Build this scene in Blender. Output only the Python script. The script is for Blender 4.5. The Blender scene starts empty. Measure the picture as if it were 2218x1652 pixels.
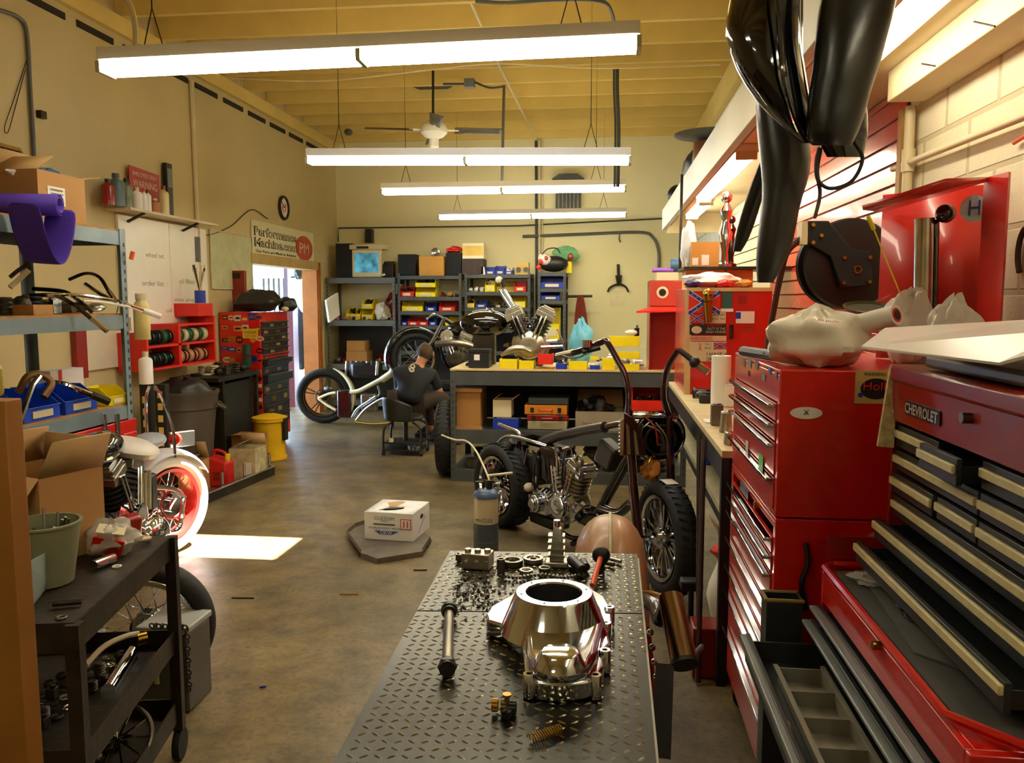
import bpy, math, random
from mathutils import Vector as V, Matrix, Euler
R = random.Random(7)
pi = math.pi
sc = bpy.context.scene
col = sc.collection
F = 1750.0; PIT = math.atan(176/F); YAW = math.atan(203/F*math.cos(PIT))
CR = Euler((pi/2-PIT, 0, YAW)).to_matrix()
CP = V((0, 0, 1.6))
def P(px, py, Y=None, X=None, Z=None):
    d = CR @ V(((px-1109)/F, (826-py)/F, -1))
    if Y is not None: t = Y/d.y
    elif X is not None: t = X/d.x
    else: t = (Z-1.6)/d.z
    return CP + d*t
def lin(c):
    return tuple(((v/255)/12.92 if v/255 <= .04045 else ((v/255+.055)/1.055)**2.4) for v in c)
MC = {}
def mat(name, rgb, rough=.5, metal=0, var=.12, scale=6, bump=0, bscale=40, coat=0, alpha=1, trans=0, spec=.5, dirt=None, emit=0):
    if name in MC: return MC[name]
    m = bpy.data.materials.new(name); m.use_nodes = True
    nt = m.node_tree; n = nt.nodes; b = n['Principled BSDF']
    c = lin(rgb)
    tc = n.new('ShaderNodeTexCoord')
    if var > 0:
        no = n.new('ShaderNodeTexNoise'); no.inputs['Scale'].default_value = scale; no.inputs['Detail'].default_value = 6
        nt.links.new(tc.outputs['Object'], no.inputs['Vector'])
        r = n.new('ShaderNodeValToRGB'); r.color_ramp.elements[0].position = .3; r.color_ramp.elements[1].position = .7
        r.color_ramp.elements[0].color = tuple(x*(1-var) for x in c)+(1,) if dirt is None else lin(dirt)+(1,)
        r.color_ramp.elements[1].color = tuple(min(1, x*(1+var)) for x in c)+(1,)
        nt.links.new(no.outputs['Fac'], r.inputs['Fac']); nt.links.new(r.outputs['Color'], b.inputs['Base Color'])
    else: b.inputs['Base Color'].default_value = c+(1,)
    b.inputs['Roughness'].default_value = rough; b.inputs['Metallic'].default_value = metal
    b.inputs['Coat Weight'].default_value = coat; b.inputs['Specular IOR Level'].default_value = spec
    b.inputs['Coat Roughness'].default_value = .08
    if alpha < 1: b.inputs['Alpha'].default_value = alpha
    if trans: b.inputs['Transmission Weight'].default_value = trans
    if emit: b.inputs['Emission Color'].default_value = c+(1,); b.inputs['Emission Strength'].default_value = emit
    if bump:
        no = n.new('ShaderNodeTexNoise'); no.inputs['Scale'].default_value = bscale; no.inputs['Detail'].default_value = 4
        nt.links.new(tc.outputs['Object'], no.inputs['Vector'])
        bu = n.new('ShaderNodeBump'); bu.inputs['Strength'].default_value = bump; bu.inputs['Distance'].default_value = .01
        nt.links.new(no.outputs['Fac'], bu.inputs['Height']); nt.links.new(bu.outputs['Normal'], b.inputs['Normal'])
    MC[name] = m
    return m
def wmat(o):   # world matrix of an object that was never evaluated
    return o.matrix_basis if o.parent is None else wmat(o.parent) @ o.matrix_basis
def frame(z, up=None):
    z = V(z).normalized(); u = V((0, 0, 1)) if up is None else V(up)
    if abs(z.dot(u)) > .98: u = V((1, 0, 0))
    x = u.cross(z).normalized(); y = z.cross(x)
    return x, y, z
def catmull(p, k=6, closed=False):
    p = [V(q) for q in p]; n = len(p); out = []
    if n < 3: return p
    for i in range(n if closed else n-1):
        a = p[(i-1) % n] if closed or i > 0 else p[0]*2-p[1]
        b = p[i]; c = p[(i+1) % n]
        d = p[(i+2) % n] if closed or i+2 < n else p[-1]*2-p[-2]
        for j in range(k):
            t = j/k
            out.append(.5*((2*b)+(c-a)*t+(2*a-5*b+4*c-d)*t*t+(3*b-a-3*c+d)*t**3))
    if not closed: out.append(p[-1])
    return out
class MB:
    def __init__(s): s.v = []; s.f = []; s.m = []; s.k = 0
    def add(s, vs, fs):
        o = len(s.v); s.v += [V(x) for x in vs]; s.f += [tuple(o+i for i in f) for f in fs]; s.m += [s.k]*len(fs); return s
    def mi(s, k): s.k = k; return s
    def box(s, x0, y0, z0, x1, y1, z1):
        v = [(x, y, z) for x in (x0, x1) for y in (y0, y1) for z in (z0, z1)]
        return s.add(v, [(0, 1, 3, 2), (4, 6, 7, 5), (0, 4, 5, 1), (2, 3, 7, 6), (0, 2, 6, 4), (1, 5, 7, 3)])
    def obox(s, c, sz, e=(0, 0, 0), M=None):
        M = M or Euler(e).to_matrix(); a, b, h = (q/2 for q in sz)
        v = [V(c)+M @ V((x, y, z)) for x in (-a, a) for y in (-b, b) for z in (-h, h)]
        return s.add(v, [(0, 1, 3, 2), (4, 6, 7, 5), (0, 4, 5, 1), (2, 3, 7, 6), (0, 2, 6, 4), (1, 5, 7, 3)])
    def beam(s, p, q, w, h, up=None):
        p = V(p); q = V(q); x, y, z = frame(q-p, up)
        M = Matrix((x, y, z)).transposed()
        return s.obox((p+q)/2, (w, h, (q-p).length), M=M)
    def hexa(s, v):   # 8 corners: front bl br tr tl, back bl br tr tl
        return s.add(v, [(0, 1, 2, 3), (5, 4, 7, 6), (4, 0, 3, 7), (1, 5, 6, 2), (3, 2, 6, 7), (4, 5, 1, 0)])
    def cyl(s, p, q, r, r2=None, n=14, cap=True):
        p = V(p); q = V(q); x, y, z = frame(q-p); r2 = r if r2 is None else r2
        v = []
        for c, rr in ((p, r), (q, r2)):
            v += [c+(x*math.cos(2*pi*i/n)+y*math.sin(2*pi*i/n))*rr for i in range(n)]
        f = [(i, (i+1) % n, n+(i+1) % n, n+i) for i in range(n)]
        if cap: f += [tuple(range(n-1, -1, -1)), tuple(range(n, 2*n))]
        return s.add(v, f)
    def tube(s, pts, r, n=8, k=5, closed=False, sm=True):
        pts = catmull(pts, k, closed) if sm else [V(p) for p in pts]
        N = len(pts); v = []; x0 = None
        for i, p in enumerate(pts):
            a = pts[(i-1) % N] if closed or i else p; b = pts[(i+1) % N] if closed or i < N-1 else p
            d = (b-a).normalized()
            if x0 is None: x, y, _ = frame(d)
            else:
                x = (x0-d*x0.dot(d)).normalized(); y = d.cross(x)
            x0 = x
            rr = r(i/(N-1)) if callable(r) else r
            v += [p+(x*math.cos(2*pi*j/n)+y*math.sin(2*pi*j/n))*rr for j in range(n)]
        f = []
        for i in range(N if closed else N-1):
            a = i*n; b = ((i+1) % N)*n
            f += [(a+j, a+(j+1) % n, b+(j+1) % n, b+j) for j in range(n)]
        if not closed: f += [tuple(range(n-1, -1, -1)), tuple((N-1)*n+j for j in range(n))]
        return s.add(v, f)
    def lathe(s, prof, c=(0, 0, 0), ax=(0, 0, 1), n=24, up=None, sweep=1.0, a0=0):
        x, y, z = frame(ax, up); c = V(c); v = []; L = len(prof); full = sweep >= 1
        for i in range(n if full else n+1):
            a = a0+2*pi*sweep*i/n
            v += [c+(x*math.cos(a)+y*math.sin(a))*r+z*h for r, h in prof]
        f = []
        for i in range(n):
            A = i*L; B = ((i+1) % n if full else i+1)*L
            f += [(A+j, B+j, B+j+1, A+j+1) for j in range(L-1)]
        return s.add(v, f)
    def torus(s, c, r, t, ax=(0, 0, 1), n=32, m=10, sy=1):
        prof = [(r+t*math.cos(2*pi*j/m), sy*t*math.sin(2*pi*j/m)) for j in range(m+1)]
        return s.lathe(prof, c, ax, n)
    def sph(s, c, r, sc_=(1, 1, 1), n=16, m=10, M=None):
        c = V(c); v = []; M = M or Matrix.Identity(3)
        for i in range(m+1):
            t = pi*i/m
            for j in range(n):
                a = 2*pi*j/n
                v.append(c+M @ V((r*sc_[0]*math.sin(t)*math.cos(a), r*sc_[1]*math.sin(t)*math.sin(a), r*sc_[2]*math.cos(t))))
        f = [(i*n+j, (i+1)*n+j, (i+1)*n+(j+1) % n, i*n+(j+1) % n) for i in range(m) for j in range(n)]
        return s.add(v, f)
    def poly(s, pts, off):   # closed outline extruded by off
        n = len(pts); off = V(off); v = [V(p) for p in pts]+[V(p)+off for p in pts]
        return s.add(v, [tuple(range(n-1, -1, -1)), tuple(range(n, 2*n))]+[(i, (i+1) % n, n+(i+1) % n, n+i) for i in range(n)])
    def grid(s, rows, closed=False):
        n = len(rows[0]); v = [p for r in rows for p in r]; f = []
        for i in range(len(rows)-1):
            for j in range(n if closed else n-1):
                f.append((i*n+j, i*n+(j+1) % n, (i+1)*n+(j+1) % n, (i+1)*n+j))
        return s.add(v, f)
    def crumple(s, c, sz, seed=1, amp=.18, n=26, m=16):
        c = V(c); rr = random.Random(seed); ph = [rr.uniform(0, 6.3) for _ in range(9)]; v = []
        for i in range(m+1):
            t = pi*i/m
            for j in range(n):
                a = 2*pi*j/n
                k = 1+amp*(math.sin(3*a+ph[0]+2*t)+.7*math.sin(5*a+ph[1]-3*t)+.6*math.sin(7*t+ph[2]+a)+.5*math.sin(11*a+ph[3]+5*t)+rr.uniform(-.14, .14)*(0 < i < m))
                z = max(-.92, math.cos(t)*k)
                v.append(c+V((sz[0]/2*math.sin(t)*math.cos(a)*k, sz[1]/2*math.sin(t)*math.sin(a)*k, sz[2]/2*(z+.92))))
        return s.add(v, [(i*n+j, (i+1)*n+j, (i+1)*n+(j+1) % n, i*n+(j+1) % n) for i in range(m) for j in range(n)])
    def build(s, name, m, parent=None, bev=0, sol=0, sub=0, smooth=True, label=None, ang=40, origin=None, fix=False):
        me = bpy.data.meshes.new(name)
        o = bpy.data.objects.new(name, me); col.objects.link(o)
        if parent is not None:
            o.parent = parent; inv = wmat(parent).inverted(); vs = [inv @ q for q in s.v]
        else:
            if origin is None:
                xs = [q.x for q in s.v]; ys = [q.y for q in s.v]; origin = V(((min(xs)+max(xs))/2, (min(ys)+max(ys))/2, min(q.z for q in s.v)))
            o.location = V(origin); vs = [q-V(origin) for q in s.v]
        me.from_pydata(vs, [], s.f)
        ms = m if isinstance(m, (list, tuple)) else [m]
        for q in ms: me.materials.append(q)
        if len(ms) > 1: me.polygons.foreach_set('material_index', s.m)
        if fix:
            import bmesh
            b = bmesh.new(); b.from_mesh(me); bmesh.ops.recalc_face_normals(b, faces=b.faces); b.to_mesh(me); b.free()
        if smooth:
            me.polygons.foreach_set('use_smooth', [True]*len(me.polygons)); me.set_sharp_from_angle(angle=math.radians(ang))
        me.update()
        if sol: q = o.modifiers.new('s', 'SOLIDIFY'); q.thickness = sol; q.offset = 0
        if bev: q = o.modifiers.new('b', 'BEVEL'); q.width = bev; q.segments = 2; q.limit_method = 'ANGLE'
        if sub: q = o.modifiers.new('u', 'SUBSURF'); q.levels = sub; q.render_levels = sub
        if label: o['label'] = label
        return o
def tag(o, label, cat=None, group=None, kind=None):
    if label: o['label'] = label
    if cat: o['category'] = cat
    if group: o['group'] = group
    if kind: o['kind'] = kind
    return o
def thing(name, label, cat, loc=(0, 0, 0), rz=0, group=None):
    o = bpy.data.objects.new(name, None); o.empty_display_size = .05; col.objects.link(o)
    o.location = V(loc); o.rotation_euler = (0, 0, rz)
    return tag(o, label, cat, group)
def dup(o, loc=None, rz=None, label=None, group=None, scale=None, parent=None, rot=None):
    c = o.copy(); col.objects.link(c)
    if parent: c.parent = parent
    if loc is not None: c.location = V(loc)
    if rz is not None: c.rotation_euler = (0, 0, rz)
    if rot is not None: c.rotation_euler = rot
    if scale is not None: c.scale = scale if hasattr(scale, '__len__') else (scale,)*3
    if label: c['label'] = label
    if group: c['group'] = group
    for ch in list(o.children): dup(ch, parent=c)
    return c
def text(name, s, c, right, up, w, h, m, parent, ext=.001, label=None, bold=0):
    cu = bpy.data.curves.new(name, 'FONT'); cu.body = s; cu.align_x = 'CENTER'; cu.align_y = 'CENTER'; cu.extrude = 0; cu.resolution_u = 3; cu.offset = bold
    t = bpy.data.objects.new('tmp', cu); me = bpy.data.meshes.new_from_object(t); bpy.data.objects.remove(t)
    xs = [v.co.x for v in me.vertices]; ys = [v.co.y for v in me.vertices]
    cx = (min(xs)+max(xs))/2; cy = (min(ys)+max(ys))/2; fx = w/(max(xs)-min(xs)); fy = h/(max(ys)-min(ys))
    r = V(right).normalized(); u = V(up).normalized(); nrm = r.cross(u); c = V(c)
    inv = wmat(parent).inverted()
    for v in me.vertices: v.co = inv @ (c+r*((v.co.x-cx)*fx)+u*((v.co.y-cy)*fy)+nrm*ext)
    me.materials.clear(); me.materials.append(m)
    o = bpy.data.objects.new(name, me); col.objects.link(o); o.parent = parent
    if label: o['label'] = label
    return o
X_, Y_, Z_ = V((1, 0, 0)), V((0, 1, 0)), V((0, 0, 1))
def struct(mb, name, m, label=None, **k):
    o = mb.build(name, m, **k); o['kind'] = 'structure'
    if label: o['label'] = label
    return o
# ---- palette
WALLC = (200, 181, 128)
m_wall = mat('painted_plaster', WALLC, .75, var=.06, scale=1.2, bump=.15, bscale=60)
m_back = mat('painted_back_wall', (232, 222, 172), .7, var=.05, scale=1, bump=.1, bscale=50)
m_ceil = mat('painted_joist', (226, 198, 112), .7, var=.06, scale=3, bump=.1)
m_white = mat('white_enamel', (238, 234, 220), .4, var=.03)
m_red = mat('red_enamel', (196, 22, 12), .3, var=.1, scale=4, coat=.4)
m_redd = mat('dark_red_enamel', (140, 18, 10), .33, var=.15, scale=5, coat=.3)
m_black = mat('black_plastic', (18, 18, 18), .45, var=.2)
m_rubber = mat('tyre_rubber', (15, 15, 14), .7, var=.2, bump=.3, bscale=30)
m_gloss = mat('gloss_black', (10, 10, 11), .08, var=0, coat=1)
m_chrome = mat('chrome', (214, 220, 230), .08, 1, var=.03)
m_alu = mat('cast_aluminium', (175, 170, 155), .32, 1, var=.15, scale=14, bump=.15, bscale=80)
m_pol = mat('polished_aluminium', (218, 224, 236), .1, 1, var=.05, scale=3, bump=.05, bscale=9)
m_steel = mat('steel', (120, 116, 105), .35, 1, var=.2)
m_dsteel = mat('oily_dark_steel', (58, 50, 40), .4, .7, var=.35, scale=8, bump=.2)
m_greym = mat('grey_shelf_paint', (112, 118, 118), .45, .2, var=.15, scale=5)
m_greyd = mat('dark_grey_shelf_paint', (70, 74, 72), .5, .2, var=.2, scale=5)
m_wood = mat('particle_board', (170, 122, 66), .75, var=.2, scale=12)
m_card = mat('cardboard', (178, 132, 78), .8, var=.08, scale=4)
m_card2 = mat('brown_cardboard', (160, 112, 52), .8, var=.1, scale=4)
m_cardt = mat('cardboard_inside', (196, 160, 108), .85, var=.08, scale=4)
m_paper = mat('white_paper', (238, 234, 222), .7, var=.04, scale=5)
m_cream = mat('cream_plastic', (214, 200, 160), .5, var=.06)
m_yel = mat('yellow_bin_plastic', (238, 214, 10), .4, var=.08)
m_blue = mat('blue_bin_plastic', (22, 52, 160), .4, var=.1)
m_redp = mat('red_bin_plastic', (214, 36, 20), .4, var=.1)
m_pur = mat('purple_metalflake', (50, 14, 22), .16, .5, var=.2, scale=30, coat=.9)
m_grease = mat('grimy_metal', (70, 62, 48), .45, .6, var=.45, scale=20, bump=.3)
m_tube = mat('lamp_tube', (255, 246, 220), .4, var=0, emit=33)
m_glass = mat('clear_plastic', (225, 225, 215), .2, var=0, alpha=.35)
m_green = mat('green_sticker', (90, 190, 80), .6, var=.05)
m_gold = mat('brass', (170, 130, 50), .3, 1, var=.1)
m_skin = mat('skin', (176, 118, 84), .5, var=.08, scale=20)
m_dfab = mat('black_cloth', (22, 23, 25), .85, var=.2, scale=12, bump=.3, bscale=25)
m_grey = mat('grey_plastic', (90, 88, 82), .5, var=.12)
m_orange = mat('orange_plastic', (226, 84, 24), .4, var=.05)
m_teal = mat('teal_paint', (40, 90, 80), .5, var=.1)
m_leather = mat('black_vinyl', (40, 38, 34), .36, var=.1, bump=.2, bscale=18)
# ================= the room
XL, XR, YB, YF, ZC = -4.05, 1.25, 12.0, -2.2, 3.93
def brick_mat(name, c, mortar, sx, sz, msize=.012, bump=.6, var=.05):
    m = mat(name, c, .7, var=0); nt = m.node_tree; n = nt.nodes; b = n['Principled BSDF']
    g = n.new('ShaderNodeNewGeometry'); sp = n.new('ShaderNodeSeparateXYZ'); cb = n.new('ShaderNodeCombineXYZ')
    nt.links.new(g.outputs['Position'], sp.inputs[0]); nt.links.new(sp.outputs['Y'], cb.inputs['X']); nt.links.new(sp.outputs['Z'], cb.inputs['Y'])
    br = n.new('ShaderNodeTexBrick'); br.inputs['Scale'].default_value = 1; br.inputs['Brick Width'].default_value = sx; br.inputs['Row Height'].default_value = sz
    br.inputs['Mortar Size'].default_value = msize; br.inputs['Mortar Smooth'].default_value = .3
    br.inputs['Color1'].default_value = lin(c)+(1,); br.inputs['Color2'].default_value = tuple(x*.94 for x in lin(c))+(1,); br.inputs['Mortar'].default_value = lin(mortar)+(1,)
    nt.links.new(cb.outputs[0], br.inputs['Vector']); nt.links.new(br.outputs['Color'], b.inputs['Base Color'])
    no = n.new('ShaderNodeTexNoise'); no.inputs['Scale'].default_value = 90; nt.links.new(g.outputs['Position'], no.inputs['Vector'])
    ma = n.new('ShaderNodeMath'); ma.operation = 'MULTIPLY_ADD'; ma.inputs[1].default_value = -1.0; nt.links.new(br.outputs['Fac'], ma.inputs[0])
    mm = n.new('ShaderNodeMath'); mm.operation = 'MULTIPLY'; mm.inputs[1].default_value = .5; nt.links.new(no.outputs['Fac'], mm.inputs[0]); nt.links.new(mm.outputs[0], ma.inputs[2])
    bu = n.new('ShaderNodeBump'); bu.inputs['Strength'].default_value = bump; bu.inputs['Distance'].default_value = .008
    nt.links.new(ma.outputs[0], bu.inputs['Height']); nt.links.new(bu.outputs['Normal'], b.inputs['Normal'])
    return m
m_block = brick_mat('painted_concrete_block', (232, 222, 190), (196, 184, 148), .406, .203)
def floor_mat():
    m = mat('stained_concrete', (120, 110, 88), .3, var=0); nt = m.node_tree; n = nt.nodes; b = n['Principled BSDF']
    g = n.new('ShaderNodeNewGeometry')
    def noise(s, d=6, rr=.6):
        q = n.new('ShaderNodeTexNoise'); q.inputs['Scale'].default_value = s; q.inputs['Detail'].default_value = d; q.inputs['Roughness'].default_value = rr
        nt.links.new(g.outputs['Position'], q.inputs['Vector']); return q
    def ramp(src, a, ca, bb, cb):
        r = n.new('ShaderNodeValToRGB'); e = r.color_ramp.elements; e[0].position = a; e[1].position = bb; e[0].color = ca; e[1].color = cb
        nt.links.new(src, r.inputs[0]); return r
    r1 = ramp(noise(1.1).outputs['Fac'], .3, lin((100, 86, 56))+(1,), .72, lin((148, 128, 86))+(1,))
    r2 = ramp(noise(4.2, 10, .75).outputs['Fac'], .33, (.34, .33, .32, 1), .66, (1.15, 1.15, 1.15, 1))
    r3 = ramp(noise(40, 4).outputs['Fac'], .3, (.6, .58, .54, 1), .5, (1, 1, 1, 1))
    def mul(a, c):
        x = n.new('ShaderNodeMixRGB'); x.blend_type = 'MULTIPLY'; x.inputs[0].default_value = 1; nt.links.new(a, x.inputs[1]); nt.links.new(c, x.inputs[2]); return x.outputs[0]
    nt.links.new(mul(mul(r1.outputs[0], r2.outputs[0]), r3.outputs[0]), b.inputs['Base Color'])
    rr = ramp(noise(3.5, 5).outputs['Fac'], .3, (.28, .28, .28, 1), .7, (.5, .5, .5, 1)); nt.links.new(rr.outputs[0], b.inputs['Roughness'])
    bu = n.new('ShaderNodeBump'); bu.inputs['Strength'].default_value = .12; bu.inputs['Distance'].default_value = .01
    nt.links.new(noise(9, 6).outputs['Fac'], bu.inputs['Height']); nt.links.new(bu.outputs['Normal'], b.inputs['Normal'])
    return m
m_floor = floor_mat()
struct(MB().box(-8.2, YF, -.1, XR+.2, 15.2, 0), 'floor', m_floor, 'stained grey brown concrete workshop floor')
DY0, DY1, DZ = 8.93, 11.1, 2.05
w = MB()
w.box(XL-.2, YF, 0, XL, DY0, ZC+.3); w.box(XL-.2, DY1, 0, XL, YB+.2, ZC+.3); w.box(XL-.2, DY0, DZ, XL, DY1, ZC+.3)
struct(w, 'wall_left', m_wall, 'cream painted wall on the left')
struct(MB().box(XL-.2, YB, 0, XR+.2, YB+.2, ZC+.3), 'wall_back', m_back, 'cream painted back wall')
struct(MB().box(XR, YF, 0, XR+.2, YB, ZC+.3), 'wall_right', m_block, 'painted concrete block wall on the right')
struct(MB().box(XL-.2, YF-.2, 0, XR+.2, YF, ZC+.3), 'wall_front', m_wall, 'cream wall behind the camera')
# ceiling deck with an opening added for the sun beam, joists below it
SX0, SX1, SY0, SY1 = -1.3, .03, 5.38, 5.9
ce = MB(); zc = ZC+.24
ce.box(XL, YF, zc, SX0, YB, zc+.06); ce.box(SX1, YF, zc, XR, YB, zc+.06); ce.box(SX0, YF, zc, SX1, SY0, zc+.06); ce.box(SX0, SY1, zc, SX1, YB, zc+.06)
struct(ce, 'ceiling', m_ceil, 'yellowed plywood ceiling deck between joists')
y = 12.0-.06; i = 1
while y > -2:
    struct(MB().box(XL+.002, y-.025, ZC, XR-.002, y+.025, zc), 'trim_%d' % i, m_ceil, 'yellowed wooden ceiling joist'); y -= .6; i += 1
struct(MB().box(XL+.001, YF, ZC-.14, XL+.05, YB, ZC), 'trim_%d' % i, m_ceil, 'ledger board along the top of the left wall'); i += 1
struct(MB().box(XR-.06, YF, ZC-.28, XR-.001, YB, ZC), 'trim_%d' % i, m_ceil, 'ledger board along the top of the right wall'); i += 1
m_dark = mat('dark_gap', (40, 32, 20), .9, var=.1)
vg = MB(); y = -1.8
while y < 11.6:
    vg.box(XL+.001, y, ZC-.245, XL+.012, y+.46, ZC-.195); y += .6
struct(vg, 'trim_%d' % i, m_dark, 'row of dark vent slots along the left wall top'); i += 1
# door casing and the room beyond
m_pine = mat('varnished_pine', (178, 104, 34), .45, var=.3, scale=3)
m_pale = mat('pale_paint', (200, 196, 186), .7, var=.08)
fr = MB(); fr.box(XL-.21, DY1-.03, 0, XL+.005, DY1+.002, DZ); fr.box(XL+.0, DY1, 0, XL+.02, DY1+.1, DZ+.08)
struct(fr, 'trim_%d' % i, m_pine, 'orange varnished wooden door post beside the back corner'); i += 1
struct(MB().box(XL-.21, DY0, DZ-.03, XL+.02, DY1, DZ+.09), 'trim_%d' % i, mat('tan_trim', (190, 160, 96), .6), 'tan wooden door header under the banner'); i += 1
WY = 14.2
wx0, wx1 = P(546, 600, Y=WY).x-.6, P(619, 600, Y=WY).x
wb = MB(); wb.box(-8.2, WY, 0, wx0, WY+.15, 3); wb.box(wx1, WY, 0, XL-.2, WY+.15, 3); wb.box(wx0, WY, 0, wx1, WY+.15, .95); wb.box(wx0, WY, 2.45, wx1, WY+.15, 3)
struct(wb, 'wall_beyond', m_pale, 'pale wall of the room beyond the doorway')
o = MB(); o.box(-8.2, 8, 0, -8.05, 8.4, 3); o.box(-8.2, 8.4, 2.6, -8.05, 13, 3); o.box(-8.2, 13, 0, -8.05, WY, 3); o.box(-8.2, 7.85, 0, XL-.2, 8, 3)
struct(o, 'wall_outer', m_pale, 'pale outer wall of the room beyond the doorway')
struct(MB().box(-8.2, 7.85, 3, XL-.2, WY+.15, 3.1), 'ceiling_beyond', m_pale, 'ceiling of the room beyond the doorway')
wf = thing('window_1', 'bright barred window seen through the doorway', None); wf['kind'] = 'structure'; wf.location = (wx0, WY, .95)
q = MB()
for k in range(5):
    x = P(570+k*11, 620, Y=WY).x; q.box(x-.02, WY+.02, 1.25, x+.02, WY+.05, 2.0)
q.build('bars', m_dsteel, wf)
q = MB().box(wx1-.03, WY-.02, .95, wx1+.03, WY+.02, 2.45); q.box(wx0, WY-.02, .93, wx1, WY+.02, .98); q.build('frame', mat('purple_grey_paint', (60, 40, 60), .5), wf)
MB().box(wx0, WY+.07, .95, wx1, WY+.076, 2.45).build('pane', mat('window_glass', (240, 245, 250), .02, var=0, trans=1), wf)
# unseen skylight well, added to land the sun on the floor patch
sk = MB(); sk.box(SX0-.03, SY0-.03, zc+.06, SX0, SY1+.03, zc+.25); sk.box(SX1, SY0-.03, zc+.06, SX1+.03, SY1+.03, zc+.25); sk.box(SX0, SY0-.03, zc+.06, SX1, SY0, zc+.25); sk.box(SX0, SY1, zc+.06, SX1, SY1+.03, zc+.25)
struct(sk, 'added_skylight', m_white, 'unseen skylight curb added to aim sun at the floor patch')
# loft along the right wall
m_ply = mat('pale_plywood', (222, 206, 164), .6, var=.05)
lf = thing('storage_loft', 'long white-fronted storage loft shelf running along the right wall', 'loft', (.92, 3.2, 2.33))
LX = .6; LY1 = 8.75; LZ = 2.5
MB().box(LX+.02, -1.5, LZ, XR-.002, LY1, LZ+.025).build('underside_board', m_ply, lf)
MB().box(LX-.02, 1.2, 2.33, LX+.02, LY1, LZ+.04).build('fascia_board', mat('white_fascia', (226, 220, 200), .5, var=.06, scale=3), lf, bev=.003)
MB().box(LX+.02, 1.2, 2.36, LX+.055, LY1-.2, LZ).build('cleat', mat('brown_cleat', (150, 98, 66), .6), lf)
MB().box(LX+.03, LY1-.05, 2.3, XR-.002, LY1, LZ).build('end_board', m_ply, lf)
bm_ = MB().box(1.1, -1.5, 2.38, XR-.001, 3.45, LZ-.002).build('wall_beam', m_ply, lf, bev=.004)
for (a, b) in (((2110, 47), (2155, 57)), ((1997, 138), (2026, 143))):
    p0 = P(*a, X=1.099); p1 = P(*b, X=1.099); MB().tube([p0, p1], .003, sm=False).build('bent_nail', m_dsteel, lf)
# ---- strip lights
def strip_light(px0, px1, py0, py1, Y, label, seg=2):
    a = P(px0, py0, Y=Y); b = P(px1, py1, Y=Y); d = (b-a); L = d.length; ux = d.normalized()
    c = (a+b)/2
    t = thing('strip_light', label, 'ceiling light', (c.x, c.y, c.z-.06), 0, 'hanging fluorescent strip lights')
    M = Matrix((ux, Y_, ux.cross(Y_))).transposed()
    up = ux.cross(Y_)
    q = MB(); q.obox(c+up*.035, (L, .12, .055), M=M)
    q.build('housing', m_white, t, bev=.002)
    for k in range(seg):
        for s in (-1, 1):
            p0 = a+d*((k+.012)/seg)+Y_*(.045*s)-up*.03; p1 = a+d*((k+.985)/seg)+Y_*(.045*s)-up*.03
            MB().cyl(p0, p1, .019, n=12).build('tube', m_tube, t)
    for k in range(seg+1):
        p0 = a+d*(min(.998, max(.002, k/seg)))
        MB().obox(p0-up*.025, (.02, .13, .05), M=M).build('lamp_holder', mat('lamp_socket', (190, 190, 150), .5), t)
    for f in (.1, .88):
        p0 = a+d*f+up*.06; top = V((p0.x, p0.y, zc)); j = V((p0.x, p0.y, p0.z+.18))
        MB().tube([p0-ux*.05, j, top, j+V((.001, 0, 0)), p0+ux*.05], .003, n=5, sm=False).build('hanger_wire', m_dsteel, t)
    return t
L1 = strip_light(226, 1386, 140, 85, 3.68, 'nearest of the four hanging fluorescent lights, tilted and widest')
L2 = strip_light(668, 1366, 342, 341, 6.1, 'second hanging fluorescent light, level, just under the ceiling fan')
L3 = strip_light(828, 1356, 411, 403, 8.1, 'third hanging fluorescent light, in front of the wall vent')
L4 = strip_light(951, 1357, 467, 461, 10.5, 'farthest and shortest looking hanging fluorescent light near back wall')
L5 = strip_light(300, 1380, -500, -500, 1.2, 'fluorescent light overhead just outside the picture')
L5.location = (-.9, .8, 2.7)
L6 = dup(L5, (-1.6, -1.2, 2.7), label='fluorescent light behind the camera')
# under-loft tubes: one fitting at a time
def loft_light(y0, y1, label, n=2, xx=.86):
    t = thing('loft_strip_light', label, 'ceiling light', (xx, (y0+y1)/2, LZ-.09), 0, 'strip lights under the storage loft')
    MB().box(xx-.07, y0, LZ-.05, xx+.07, y1, LZ-.002).build('housing', m_white, t, bev=.003)
    for s in ((-1, 1) if n == 2 else (0,)):
        MB().cyl((xx+.035*s, y0+.03, LZ-.07), (xx+.035*s, y1-.03, LZ-.07), .017, n=12).build('tube', m_tube, t)
    for yy in (y0, y1-.025): MB().box(xx-.06, yy, LZ-.09, xx+.06, yy+.025, LZ-.045).build('lamp_holder', m_cream, t)
loft_light(4.9, 7.0, 'single lamp strip light under the loft, middle one by the beige fascia', 2, .8)
loft_light(2.3, 3.4, 'strip light under the loft, nearest, behind the hanging black fenders', 1, .9)
loft_light(7.2, 8.4, 'strip light under the far end of the loft', 2, .85)
loft_light(.3, 1.5, 'strip light under the loft near the camera', 1, .95)
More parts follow.
